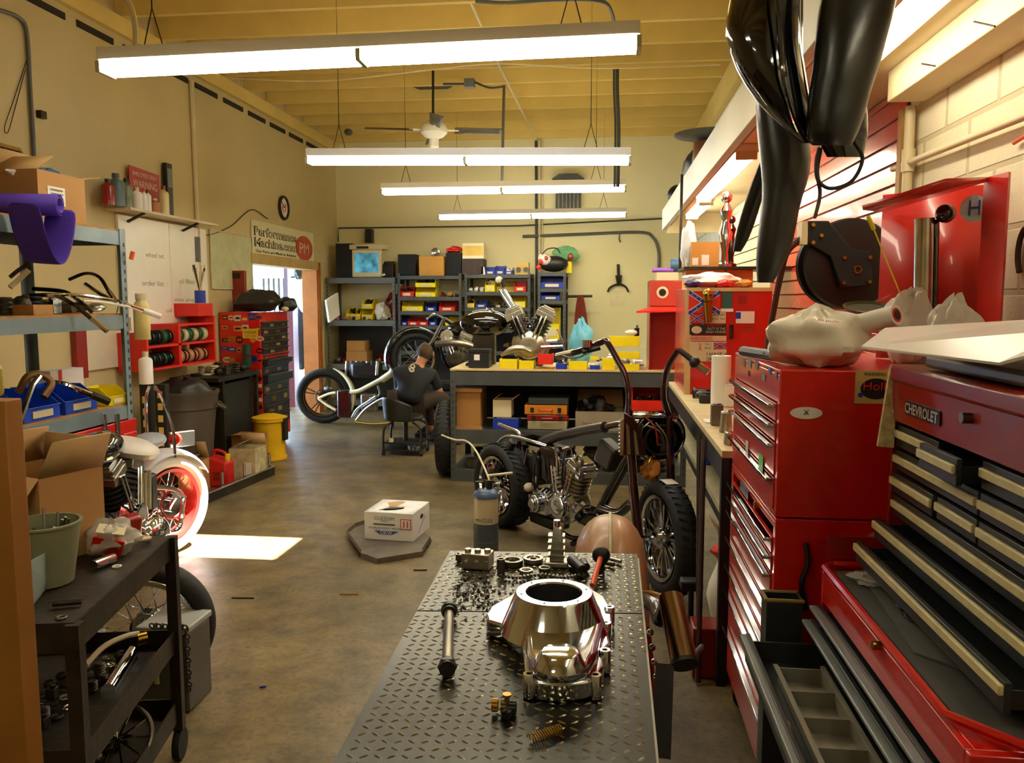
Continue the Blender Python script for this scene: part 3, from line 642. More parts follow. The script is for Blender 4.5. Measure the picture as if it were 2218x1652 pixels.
# ================= black fenders hanging from the loft
def shell(name, label, rows, m, cat='fender', sol=.006):
    """rows: list of (leftpx, rightpx, y, Ymid, bulge)"""
    g = []
    for (l, r, y, Y, bu) in rows:
        row = []
        for j in range(13):
            u = j/12; row.append(P(l+(r-l)*(.5-.5*math.cos(pi*u)), y, Y=Y-bu*math.sin(pi*u)))
        for j in range(1, 12):
            u = 1-j/12; row.append(P(l+(r-l)*(.5-.5*math.cos(pi*u)), y, Y=Y+bu*.35*math.sin(pi*u)))
        g.append(row)
    n = len(g)
    mb = MB(); mb.grid(g, closed=True); k = len(g[0]); mb.add(g[-1], [tuple(range(k))])
    return mb.build(name, m, sub=1, ang=80, fix=True)
f1 = shell('front', '', [(1620, 1740, -105, 2.0, .04), (1575, 1735, 0, 2.0, .07), (1565, 1735, 80, 2.0, .09), (1590, 1745, 150, 2.0, .09), (1635, 1755, 220, 2.0, .07), (1690, 1765, 275, 2.0, .05), (1735, 1770, 310, 2.0, .02)], m_gloss)
f1.name = 'motorcycle_fender'; tag(f1, 'glossy black curved fender hanging from the loft, left one with bright edge lines', 'fender')
q = MB().tube([P(1682, -40, Y=1.9), P(1690, 90, Y=1.9), P(1700, 180, Y=1.9), P(1722, 260, Y=1.93), P(1745, 308, Y=1.95)], .006, k=6); q.build('raised_rib', m_gloss, f1)
f2 = shell('x', '', [(1800, 1960, -120, 1.95, .04), (1775, 1945, 0, 1.95, .06), (1765, 1925, 70, 1.95, .07), (1760, 1905, 150, 1.95, .07), (1750, 1885, 200, 1.95, .06), (1745, 1872, 260, 1.95, .06), (1745, 1850, 305, 1.95, .05), (1760, 1845, 315, 1.95, .03)], mat('satin_black', (20, 20, 18), .3, var=.1, bump=.05))
f2.name = 'motorcycle_fender'; tag(f2, 'satin black fender hanging from the loft, right of the glossy one', 'fender')
f3 = shell('x', '', [(1820, 1840, -60, 2.12, .01), (1815, 1855, 120, 2.1, .02), (1800, 1870, 180, 2.1, .03), (1775, 1882, 240, 2.1, .04), (1765, 1882, 300, 2.1, .04), (1790, 1870, 340, 2.1, .03)], m_gloss)
f3.name = 'motorcycle_fender'; tag(f3, 'small black fender hanging behind the satin one, rounded lower end', 'fender')
f4 = shell('x', '', [(1715, 1740, -55, 2.15, .01), (1690, 1740, 120, 2.15, .03), (1632, 1740, 200, 2.15, .05), (1638, 1748, 270, 2.15, .06), (1645, 1762, 350, 2.15, .07), (1652, 1748, 400, 2.15, .06), (1648, 1730, 450, 2.15, .06), (1640, 1722, 520, 2.15, .05), (1636, 1700, 570, 2.15, .04), (1640, 1675, 612, 2.15, .02)], m_leather)
f4.name = 'leather_chaps'; tag(f4, 'long black leather piece hanging lowest below the glossy fender', 'leather piece')
f5 = shell('x', '', [(1650, 1690, 340, 2.22, .01), (1625, 1660, 400, 2.25, .02), (1602, 1640, 470, 2.28, .02), (1590, 1622, 520, 2.3, .02), (1588, 1605, 545, 2.3, .01)], m_leather)
f5.parent = f4; f5.location = f5.location-f4.location
f5.name = 'strap'
t = thing('looped_cable', 'black cable loop hanging from the fenders down to the hose reel', 'cable', P(1775, 465, Y=2.2))
MB().tube([P(1850, 305, Y=2.0), P(1868, 345, Y=2.0), P(1845, 392, Y=2.0), P(1800, 408, Y=2.0), P(1772, 390, Y=2.0), P(1768, 350, Y=2.0), P(1775, 320, Y=2.0)], .0045, k=8).build('loop', m_black, t)
MB().tube([P(1778, 320, Y=2.0), P(1770, 370, Y=2.02), P(1776, 420, Y=2.1), P(1765, 470, Y=2.3)], .005, k=8).build('tail', m_black, t)

tag(MB().crumple((.86, 2.33, .907), (.2, .07, .05), 44, .12).build('parts_bag', mat('pinkish_film', (180, 120, 110), .3, alpha=.7, bump=.4)), 'reddish clear bag on the narrow side tray between the red cabinets', 'bag')
# ================= shelving units
def rack(name, label, x0, x1, y0, y1, top, levels, m, cat='shelf', group=None, lip=.05, mb_=None, post=.04, holes=True, zb=0):
    """slotted steel shelving; levels = z of shelf tops"""
    t = thing(name, label, cat, ((x0+x1)/2, (y0+y1)/2, zb), 0, group)
    for (x, sx) in ((x0, 1), (x1, -1)):
        for (y, sy) in ((y0, 1), (y1, -1)):
            q = MB()
            q.box(min(x, x+sx*.003), min(y, y+sy*post), zb, max(x, x+sx*.003), max(y, y+sy*post), top); q.box(min(x, x+sx*post), min(y, y+sy*.003), zb, max(x, x+sx*post), max(y, y+sy*.003), top)
            p = q.build('post', m, t)
            if holes and y == y0:
                h = MB(); z = .1
                while z < top-.05:
                    h.box(x+sx*post*.45-.006, y-.0015, z, x+sx*post*.45+.006, y-.0002, z+.022); z += .06
                h.build('slots', m_black, p)['kind'] = 'stuff'
    for z in levels:
        q = MB(); q.box(x0+.004, y0+.004, z-.004, x1-.004, y1-.004, z)
        q.box(x0+.004, y0+.004, z-lip, x1-.004, y0+.01, z-.004); q.box(x0+.004, y1-.01, z-lip, x1-.004, y1-.004, z-.004)
        q.box(x0+.004, y0+.01, z-lip, x0+.01, y1-.01, z-.004); q.box(x1-.01, y0+.01, z-lip, x1-.004, y1-.01, z-.004)
        s = q.build('shelf', m, t)
        if mb_: MB().box(x0+.02, y0+.02, z-.001, x1-.02, y1-.02, z+.012).build('board', mb_, t)
    return t
# back bench
BX0, BX1, BY0, BY1, BZ = P(975, 900, Y=6.95).x, .70, 6.95, 7.75, .985
be = rack('workbench', 'long grey steel workbench with wooden top standing before the back wall', BX0, BX1, BY0, BY1, BZ, [BZ-.006, .46, .1], m_greyd, 'workbench', lip=.12, post=.05)
MB().box(BX0, BY0, BZ, BX1, BY1, BZ+.018).build('wooden_top', mat('worn_plywood', (202, 176, 122), .6, var=.15), be, bev=.003)
TZ = BZ+.019
# back wall shelving
UY0, UY1 = 11.35, 11.9
def ux(px): return P(px, 650, Y=UY0).x
def uz(py): return P(900, py, Y=UY0).z
m_gold2 = mat('grey_brown_paint', (92, 92, 84), .5, .1, var=.15)
ra = rack('steel_shelving', 'wide dull grey shelving unit in the back left corner under the television', ux(707), ux(856), UY0, UY1, uz(600), [uz(601), uz(694), uz(790), .15], m_gold2, lip=.08)
rb = rack('steel_shelving', 'grey shelving unit of coloured bins, just right of the television unit', ux(861), ux(1000), UY0, UY1, uz(592), [uz(597), uz(643), uz(674), uz(705), uz(760), .15], m_greyd)
rcx = rack('steel_shelving', 'grey shelving unit behind the bench engine, third from the corner', ux(1006), ux(1149), UY0, UY1, uz(592), [uz(595), uz(632), uz(666), uz(712), uz(760), .15], m_greyd)
rd = rack('steel_shelving', 'narrow grey shelving unit under the red and black helmet, rightmost by the back wall', ux(1164), ux(1226), UY0, UY1, uz(590), [uz(591), uz(625), uz(650), uz(735), .15], m_greyd)
for q_, a_, b_, z_ in ((ra, 709, 854, 696), (rb, 863, 998, 707), (rcx, 1008, 1147, 714), (rd, 1166, 1224, 652)): MB().box(ux(a_), UY1-.03, .16, ux(b_), UY1-.022, uz(z_)-.06).build('back_panel', mat('added_dark_sheet', (40, 38, 32), .7), q_)  # dark sheets added so the backs of the lower shelves read dark
MB().box(BX0+.05, BY1-.05, .47, BX1-.05, BY1-.04, BZ-.13).build('back_panel', mat('added_dark_sheet', (40, 38, 32), .7), be)  # dark sheet added to darken the view through under the bench
def sz(py): return uz(py)+.002
# bins on shelves
G = 'plastic bins on the back shelving'
def sbin(px0, px1, pyb, h, m, label, d=.3, fill=None, y=None, rz=0):
    x0, x1 = ux(px0), ux(px1); w = x1-x0
    return bin_((x0+x1)/2, (UY0+.03 if y is None else y), sz(pyb), w, d, h, m, label, G, rz, fill, int(px0))
sbin(864, 895, 643, .15, m_redp, 'red bin on the left end of the second unit, top bin row', fill=m_grease)
sbin(899, 942, 643, .135, m_yel, 'lower of two stacked yellow bins in the second unit')
b_ = sbin(899, 942, 643, .125, m_yel, 'upper of two stacked yellow bins in the second unit', fill=m_grease); b_.location.z += .137
sbin(869, 914, 674, .14, m_yel, 'wide yellow bin at left in the middle row of the second unit')
sbin(921, 943, 674, .12, m_blue, 'small blue bin in the middle row of the second unit')
sbin(950, 984, 674, .13, m_redp, 'red bin at right in the middle row of the second unit')
sbin(882, 904, 705, .11, m_redp, 'left of the paired red bins in the lower row')
sbin(905, 925, 705, .11, m_redp, 'right of the paired red bins in the lower row')
sbin(928, 944, 705, .11, m_blue, 'dark blue bin beside the paired red bins')
sbin(963, 993, 705, .12, m_yel, 'yellow bin at the right end of the lower row, second unit')
sbin(868, 880, 705, .1, m_blue, 'small blue bin left of the paired red bins')
sbin(1050, 1071, 632, .19, m_yel, 'tall yellow bin in the top row of the third unit', fill=m_paper)
sbin(1072, 1110, 632, .15, m_yel, 'yellow bin behind the silver fork ends, third unit', y=UY0+.2)
sbin(1113, 1138, 632, .15, m_redp, 'red bin at the right of the top row, third unit')
sbin(1008, 1026, 666, .12, m_yel, 'small yellow bin at left of the middle row, third unit', fill=m_grease)
sbin(1030, 1053, 666, .1, m_blue, 'blue bin in the middle row of the third unit')
sbin(1104, 1137, 666, .17, m_yel, 'open yellow bin right in the middle row, third unit')
sbin(1009, 1042, 712, .24, m_yel, 'large yellow bin low on the third unit', fill=m_cardt)
sbin(1168, 1222, 625, .17, m_blue, 'long dark blue bin on the narrow shelving unit')
sbin(1172, 1212, 650, .12, m_blue, 'lower blue bin on the narrow shelving unit')
sbin(1176, 1212, 735, .45, m_yel, 'tall yellow bin low on the narrow shelving unit')
sbin(742, 773, 694, .18, m_yel, 'yellow bin heaped with dark parts on the corner unit, leftmost', fill=m_grease, y=UY0+.14)
sbin(777, 800, 694, .16, m_yel, 'lower yellow bin beside the white rag on the corner unit', y=UY0+.14)
b_ = sbin(777, 800, 694, .14, m_yel, 'upper yellow bin beside the white rag on the corner unit', fill=m_grease, y=UY0+.14); b_.location.z += .163
# junk on lower shelves
m_junk = [m_grease, m_dsteel, m_steel, m_black, m_alu, m_card2, m_redd]
PN = {'metal_tube': 'tube', 'metal_block': 'block', 'metal_ring': 'ring', 'metal_casting': 'casting', 'engine_cylinder': 'cylinder'}
def junk(where, x0, x1, y0, y1, z, n, seed, h=.12, pal=None, s=1, free=()):
    """small loose motorcycle parts spread over a shelf, each one an object of its own"""
    rr = random.Random(seed); pal = pal or m_junk; W = x1-x0; D = y1-y0
    nx = max(1, round(math.sqrt(n*W/max(D, .05)))); ny_ = max(1, math.ceil(n/nx)); cx, cy = W/nx, D/ny_
    for k in range(n):
        c = V((x0+cx*(k % nx+.5)+rr.uniform(-.1, .1)*cx, y0+cy*(k//nx+.5), z+.001)); a = cx*.44; b = cy*.44; t = rr.random(); q = MB(); m = rr.choice(pal)
        if any(fx0 < c.x < fx1 for fx0, fx1 in free): continue
        if t < .25:
            r = min(a, b)*rr.uniform(.25, .6); nm = 'metal_tube'; L = a*rr.uniform(.6, .95); q.cyl(c+V((-L, 0, r)), c+V((L, 0, r)), r, r*rr.uniform(.6, 1), n=9); q.cyl(c+V((-L, 0, r)), c+V((-L*.8, 0, r)), r*1.01, r*1.2, n=9)
        elif t < .45:
            nm = 'engine_cylinder'; r = min(a, b, h*.6)*rr.uniform(.6, .95); hh = min(h, r*rr.uniform(1.5, 3)); q.lathe([(0, 0)]+[(r*(1 if i % 2 else .75), hh*i/8) for i in range(9)]+[(0, hh)], c, n=12)
        elif t < .65:
            nm = 'metal_block'; hh = min(h, a*1.6)*rr.uniform(.4, 1); q.obox(c+V((0, 0, hh/2)), (a*1.4, b*1.3, hh), (0, 0, rr.uniform(-.2, .2))); q.cyl(c+V((a*.2, 0, hh)), c+V((a*.2, 0, hh*1.3)), min(a, b)*.4, n=10)
        elif t < .82:
            nm = 'metal_ring'; r = min(a, b)*.75; q.torus(c+V((0, 0, r*.25)), r, r*.25, (0, 0, 1), n=16, m=6); q.cyl(c, c+V((0, 0, r*.4)), r*.4, n=10)
        else:
            nm = 'metal_casting'; hh = min(h, a*1.5); q.sph(c+V((0, 0, hh*.5)), 1, (a*.8, b*.8, hh*.5), 10, 7); q.cyl(c+V((a*.3, 0, hh*.5)), c+V((a*.4, 0, hh*1.05)), min(a, b)*.3, n=8)
        tag(q.build(nm, m, bev=.002 if nm == 'metal_block' else 0), 'small metal '+PN[nm]+' in the '+where, 'machine part', 'loose parts: '+where)
junk('clutter at the front of the corner unit shelf', ux(712), ux(850), UY0+.03, UY0+.13, sz(694), 16, 3, .1)
junk('clutter on the corner unit lower shelf', ux(712), ux(850), UY0+.05, UY1-.1, sz(790), 24, 4, .26, free=((ux(743), ux(792)),))
junk('parts right of the stacked yellow bins', ux(946), ux(995), UY0+.05, UY1-.2, sz(643), 8, 5, .1)
junk('dark parts low on the second unit', ux(865), ux(995), UY0+.05, UY1-.1, sz(760), 16, 6, .22)
junk('pale parts at the left of the third unit top row', ux(1010), ux(1048), UY0+.05, UY1-.2, sz(632), 8, 7, .2, pal=[m_paper, m_steel, m_black])
junk('dark parts low on the third unit', ux(1010), ux(1145), UY0+.05, UY1-.1, sz(760), 16, 8, .22)
junk('parts in the middle row of the third unit', ux(1055), ux(1100), UY0+.05, UY1-.2, sz(666), 8, 9, .12)
junk('dark parts at the foot of the narrow unit', ux(1168), ux(1222), UY0+.05, UY1-.1, .152, 5, 91, .3)
# things on top of the shelving
t = thing('television', 'cream tube television showing a blue picture on the corner shelving', 'television', (ux(792), UY0+.3, sz(600)))
x0, x1, z0, z1 = ux(758), ux(822), sz(600), uz(538)
MB().box(x0, UY0+.12, z0, x1, UY0+.2, z1).build('case', m_cream, t, bev=.015)
MB().hexa([V((x0+.03, UY0+.2, z0+.03)), V((x1-.03, UY0+.2, z0+.03)), V((x1-.03, UY0+.2, z1-.03)), V((x0+.03, UY0+.2, z1-.03)), V((x0+.1, UY0+.5, z0+.08)), V((x1-.1, UY0+.5, z0+.08)), V((x1-.1, UY0+.5, z1-.08)), V((x0+.1, UY0+.5, z1-.08))]).build('tube_back', m_black, t, fix=True)
m_tv = mat('screen_picture', (70, 140, 165), .3, var=.7, scale=9, emit=.0)
nt = m_tv.node_tree; rp = [n for n in nt.nodes if n.type == 'VALTORGB'][0]; nt.links.new(rp.outputs[0], nt.nodes['Principled BSDF'].inputs['Emission Color']); nt.nodes['Principled BSDF'].inputs['Emission Strength'].default_value = .55
MB().box(x0+.04, UY0+.113, z0+.07, x1-.04, UY0+.121, z1-.05).build('screen', m_tv, t, bev=.004)
t = thing('video_player', 'flat cream video box lying on the television', 'video player', (ux(788), UY0+.3, z1+.002))
MB().box(ux(752), UY0+.14, z1+.002, ux(826), UY0+.44, uz(527)).build('case', m_cream, t, bev=.006); MB().box(ux(768), UY0+.134, uz(536), ux(794), UY0+.1395, uz(531)).build('slot', m_black, t)
def speaker(px0, py0, px1, py1, label, y=UY0+.15, d=.25):
    x0, x1 = ux(px0), ux(px1); z0 = sz(py1); z1 = uz(py0)
    t = thing('loudspeaker', label, 'speaker', ((x0+x1)/2, y+d/2, z0), 0, 'loudspeakers on the shelving')
    MB().box(x0, y, z0, x1, y+d, z1).build('cabinet', m_black, t, bev=.004); MB().box(x0+.015, y-.008, z0+.015, x1-.015, y-.0005, z1-.015).build('grille', mat('speaker_cloth', (26, 27, 28), .9, var=.1), t, bev=.003)
speaker(722, 524, 756, 600, 'large black loudspeaker left of the television in the corner')
speaker(857, 549, 896, 596, 'black loudspeaker between the television and the orange box')
speaker(962, 546, 995, 596, 'black loudspeaker right of the orange cardboard box')
t = thing('desk_phone', 'black telephone set beside the television', 'telephone', (ux(835), UY0+.25, sz(600)))
MB().hexa([V((ux(822), UY0+.15, sz(600))), V((ux(846), UY0+.15, sz(600))), V((ux(846), UY0+.18, uz(572))), V((ux(822), UY0+.18, uz(572))), V((ux(822), UY0+.3, sz(600))), V((ux(846), UY0+.3, sz(600))), V((ux(846), UY0+.3, uz(563))), V((ux(822), UY0+.3, uz(563)))]).build('case', m_black, t, bev=.005, fix=True)
tag(MB().sph((ux(829), UY0+.08, sz(600)+.032), .03).build('silver_ball', m_chrome), 'small silver ball in front of the telephone', 'ball')
carton('cardboard_box', 'orange brown cardboard box on the second shelving unit', ux(905), UY0+.1, sz(597), ux(958), UY0+.4, uz(555), mat('orange_card', (196, 140, 58), .8, var=.05), open_=False)
t = thing('round_headlamp', 'chrome round headlamp on top of the orange box', 'headlamp', (ux(941), UY0+.25, uz(555)+.008))
MB().torus(V((ux(938), UY0+.2, uz(545))), .055, .014, (0, 1, 0), n=24).build('ring', m_chrome, t); MB().lathe([(0, .05), (.04, .04), (.055, 0)], V((ux(938), UY0+.2, uz(545))), (0, 1, 0), n=20).build('bowl', m_chrome, t)
tag(MB().crumple((ux(978), UY0+.26, uz(546)+.002), (.2, .18, .09), 31).build('baseball_cap', m_redp), 'red and black cap on top of the right loudspeaker', 'cap')
tag(MB().box(ux(998), UY0+.1, sz(595), ux(1045), UY0+.42, uz(560)).build('parts_case', mat('dark_brown_box', (60, 44, 34), .7, var=.3, scale=18), bev=.004), 'dark brown box with faded lettering under the yellow topped carton', 'box')
t = carton('cardboard_box', 'yellow and white carton stacked on the dark brown box', ux(999), UY0+.12, uz(560)+.002, ux(1045), UY0+.4, uz(527), mat('white_card', (228, 216, 176), .8, var=.04), open_=False)
a = V((ux(999), UY0+.118, uz(550))); MB().box(ux(999.5), UY0+.117, uz(553), ux(1044), UY0+.1195, uz(532)).build('yellow_band', mat('pale_yellow_card', (212, 178, 88), .8), t)
sbin(1049, 1070, 595, .12, m_blue, 'left blue bin on top of the third unit', y=UY0+.1); sbin(1071, 1091, 595, .13, m_blue, 'middle blue bin on top of the third unit', y=UY0+.1); sbin(1092, 1108, 595, .1, m_blue, 'right blue bin on top of the third unit', y=UY0+.1, fill=m_paper)
t = thing('wooden_clamp_box', 'small wooden box with two dark rounds on top of the third unit', 'box', (ux(1129), UY0+.2, sz(595)))
MB().box(ux(1116), UY0+.12, sz(595), ux(1143), UY0+.3, uz(568)).build('body', mat('pale_wood', (196, 160, 84), .6), t)
for px in (1121, 1137): MB().cyl((ux(px), UY0+.118, uz(584)), (ux(px), UY0+.1, uz(584)), .035, n=20).build('round_dial', m_greyd, t)
tag(MB().poly([V((ux(1040), UY0+.1, sz(595))), V((ux(1049), UY0+.1, sz(595))), V((ux(1047), UY0+.1, uz(578))), V((ux(1041), UY0+.1, uz(577)))], (0, .02, 0)).build('white_card', m_paper, fix=True), 'small upright white card by the dark brown box', 'card')
t = thing('open_helmet', 'black helmet with red and white graphics and dark visor on the narrow unit', 'helmet', (ux(1190), UY0+.25, sz(590)))
c = V((ux(1196), UY0+.25, sz(590)+.12)); MB().sph(c, .12, (1.75, 1, .95), 20, 12).build('shell', m_black, t)
MB().sph(c+V((-.12, -.08, .06)), .1, (1, .6, .8), 16, 10, Euler((0, .5, 0)).to_matrix()).build('painted_panel', mat('red_white_graphic', (220, 200, 190), .35, var=0), t)
for dx, dz in ((-.1, .07), (-.17, .03), (-.2, -.05)): MB().sph(c+V((dx, -.125, dz)), .035, (1, .5, 1), 12, 8).build('graphic', m_redp if dz < .05 else m_redd, t)
MB().tube([c+V((-.18, -.1, .1)), c+V((-.08, -.12, .2)), c+V((.05, -.12, .21)), c+V((.1, -.1, .14))], .008).build('strap', m_black, t)
tag(MB().crumple((ux(1223), UY0+.42, sz(590)+.16), (.36, .14, .22), 41, .1).build('green_bag', mat('green_cloth', (104, 160, 110), .6, var=.1)), 'pale green bag with a red end behind the black helmet', 'bag')
tag(MB().sph((ux(1233), UY0+.32, uz(556)), .05, (.8, .4, 1.1)).build('red_pouch', m_redd), 'dark red pouch on the end of the pale green bag', 'pouch')
tag(MB().box(ux(1223), UY0+.3, sz(592), ux(1236), UY0+.5, uz(566)).build('yellow_case', m_yel, bev=.01), 'yellow case end sticking out beside the helmet', 'case')
tag(MB().crumple((ux(817), UY0+.24, sz(694)), (.22, .18, .24), 17, .14).build('white_rag', m_paper), 'bunched white rag on the corner unit shelf', 'rag')
tag(MB().crumple((ux(834), UY0+.44, sz(694)), (.26, .14, .38), 19, .1).build('red_cloth', m_redd), 'dark red cloth behind the white rag on the corner unit', 'cloth')
q = MB().poly([P(703, 650, Y=11.0), P(728, 634, Y=11.3), P(732, 682, Y=11.3), P(710, 698, Y=11.0)], (.03, 0, 0)); tag(q.build('leaning_board', m_paper, fix=True), 'tilted white board leaning on the left side of the corner unit', 'board')
carton('cardboard_box', 'small brown box on the lower shelf of the corner unit, upper of two', ux(746), UY0+.06, uz(790)+.19, ux(786), UY0+.32, uz(740), m_card2, open_=False)
carton('cardboard_box', 'brown box under the small brown box in the corner unit', ux(745), UY0+.05, sz(790), ux(790), UY0+.34, sz(790)+.18, m_card2, open_=False)
# wall hung things, back wall
def bw(px, py, y=YB): return P(px, py, Y=y)
t = thing('wall_conduit', 'long thin grey conduit along the back wall above the shelves', 'conduit', bw(1085, 490, YB-.03))
a, b, c_ = bw(733, 494, YB-.015), bw(1120, 489, YB-.015), bw(1439, 473, YB-.015)
MB().tube([bw(733, 524, YB-.015), a, b, c_], .012, n=6, sm=False).build('pipe', m_greyd, t)
t = thing('wall_conduit', 'grey conduit bending down at right above the red hutch', 'conduit', bw(1380, 510, YB-.03))
MB().tube([bw(1132, 512, YB-.03), bw(1260, 507, YB-.03), bw(1385, 503, YB-.03), bw(1415, 515, YB-.03), bw(1427, 545, YB-.03), bw(1427, 590, YB-.03)], .022, n=8, k=6).build('pipe', m_grey, t)
t = thing('service_pipes', 'bundle of vertical pipes and cables down the back wall', 'pipes', bw(1165, 620, YB-.03))
for px, r in ((1161, .018), (1168, .022), (1174, .012)): MB().cyl(bw(px, 305, YB-.03), V((bw(px+3, 600, YB-.03).x, YB-.03, .002)), r, n=8).build('pipe', m_greyd if px == 1161 else m_cream, t)
t = thing('cable_drop', 'bundle of dark cables hanging from the ceiling at right of the lights', 'cable', P(1335, 340, Y=8.0)-V((0, 0, .3)))
for i, (px, r) in enumerate(((1330, .012), (1337, .02))): MB().tube([P(px, 150, Y=8.0), P(px, 200, Y=8.0), P(px+3, 280, Y=8.0), P(px+1, 405, Y=8.0)], r, n=6).build('cable', m_greyd, t)
MB().tube([P(1030, 3, Y=6.2), P(1100, 6, Y=6.2), P(1200, 0, Y=6.2), P(1300, 2, Y=6.2), P(1326, 30, Y=6.5), P(1331, 75, Y=7.1)], .014, n=6).build('cable', m_greyd, t)
t = thing('ceiling_wire', 'thin light wire strung loosely under the joists', 'wire', P(1000, 150, Y=7.5)); MB().tube([P(500, 170, Y=7.5), P(700, 175, Y=7.5), P(900, 155, Y=7.5), P(1080, 138, Y=7.5), P(1300, 148, Y=7.5), P(1560, 140, Y=7.5)], .006, n=5).build('wire', m_cream, t)
t = thing('ceiling_pipe', 'grey pipe hanging down between the fan and the cable drop', 'pipe', P(1087, 400, Y=8.6)); MB().tube([P(1000, -40, Y=6.3), P(1085, 150, Y=8.2), P(1160, 300, Y=11.7)], .014, n=6, sm=False).build('pipe', m_cream, t); MB().tube([P(1092, 185, Y=8.6), P(1087, 400, Y=8.6)], .016, n=6, sm=False).build('drop', m_grey, t)
t = thing('ceiling_box', 'small blue grey ceiling junction box right of the fan rod', 'junction box', P(1017, 190, Y=8.6)); MB().box(P(1007, 180, Y=8.6).x, 8.55, P(1017, 190, Y=8.6).z, P(1028, 180, Y=8.6).x, 8.65, P(1017, 172, Y=8.6).z).build('box', m_greym, t); MB().tube([P(960, 182, Y=8.6), P(1007, 182, Y=8.6)], .012, n=6).build('pipe', m_greyd, t); MB().tube([P(1028, 178, Y=8.6), P(1060, 190, Y=8.6), P(1090, 188, Y=8.6)], .012, n=6).build('cable', m_greyd, t)
t = thing('wall_vent', 'grey louvred wall vent high on the back wall', 'vent', bw(1232, 470, YB-.1))
x0, x1 = bw(1204, 480).x, bw(1258, 480).x; MB().box(x0, YB-.1, bw(1200, 458).z, x1, YB-.002, bw(1200, 390).z).build('body', m_greyd, t); MB().poly([V((x0-.05, YB-.2, bw(1200, 392).z)), V((x1+.05, YB-.2, bw(1200, 392).z)), V((x1-.05, YB-.2, bw(1200, 381).z)), V((x0+.05, YB-.2, bw(1200, 381).z))], (0, .198, 0)).build('hood', m_greyd, t, fix=True)
for k in range(6): MB().box(x0+.04+k*.055, YB-.115, bw(1200, 455).z, x0+.055+k*.055, YB-.1005, bw(1200, 420).z).build('louvre', m_steel, t)
tag(MB().box(bw(795, 480).x, YB-.13, bw(1200, 523).z, bw(810, 480).x, YB-.002, bw(1200, 493).z).build('wall_speaker', m_black, bev=.008), 'small black speaker mounted high on the back wall above the television', 'speaker')
# puller hanging on the back wall, drawing, rag
t = thing('gear_puller', 'black three legged puller hung on the back wall', 'tool', bw(1338, 635, YB-.03))
MB().cyl(bw(1339, 572, YB-.04), bw(1340, 612, YB-.04), .022, n=8).build('screw', m_dsteel, t); MB().cyl(bw(1340, 596, YB-.04), bw(1341, 618, YB-.04), .05, .03, n=8).build('body', m_dsteel, t)
MB().tube([bw(1316, 632, YB-.04), bw(1322, 622, YB-.04), bw(1340, 615, YB-.04), bw(1355, 621, YB-.04), bw(1361, 632, YB-.04)], .016, n=6).build('arms', m_dsteel, t)
a, b = bw(1321, 664), bw(1354, 629); tag(MB().box(a.x, YB-.006, a.z, b.x, YB+.001, b.z).build('paper_note', mat('yellowed_paper', (226, 214, 168), .7)), 'blank yellowed paper pinned below the black puller', 'paper')
tag(MB().tube([bw(1342, 505, YB-.03), bw(1341, 518, YB-.03), bw(1344, 524, YB-.03)], .012, n=6).build('wall_hook', m_steel), 'small metal hook hanging from the bent conduit', 'hook')
t = thing('towel_bar', 'dark bar sticking out of the back wall', 'bar', bw(1255, 645, 11.7)); MB().cyl(bw(1222, 642, 11.7), bw(1283, 641, 11.7), .02, n=10).build('rod', m_dsteel, t)
ro = [[(1252, 638), (1263, 638)], [(1247, 660), (1268, 660)], [(1244, 690), (1272, 690)], [(1242, 708), (1274, 705)], [(1258, 715), (1275, 715)]]
g = [[bw(a[0]+(b[0]-a[0])*j/10, a[1], 11.67+.012*math.sin(j*1.9)) for j in range(11)] for a, b in ro]
tag(MB().grid(g).build('red_rag', mat('red_brown_cloth', (122, 44, 26), .9, var=.15), sol=.012, sub=1), 'dark red rag draped over the bar by the narrow shelving', 'rag')
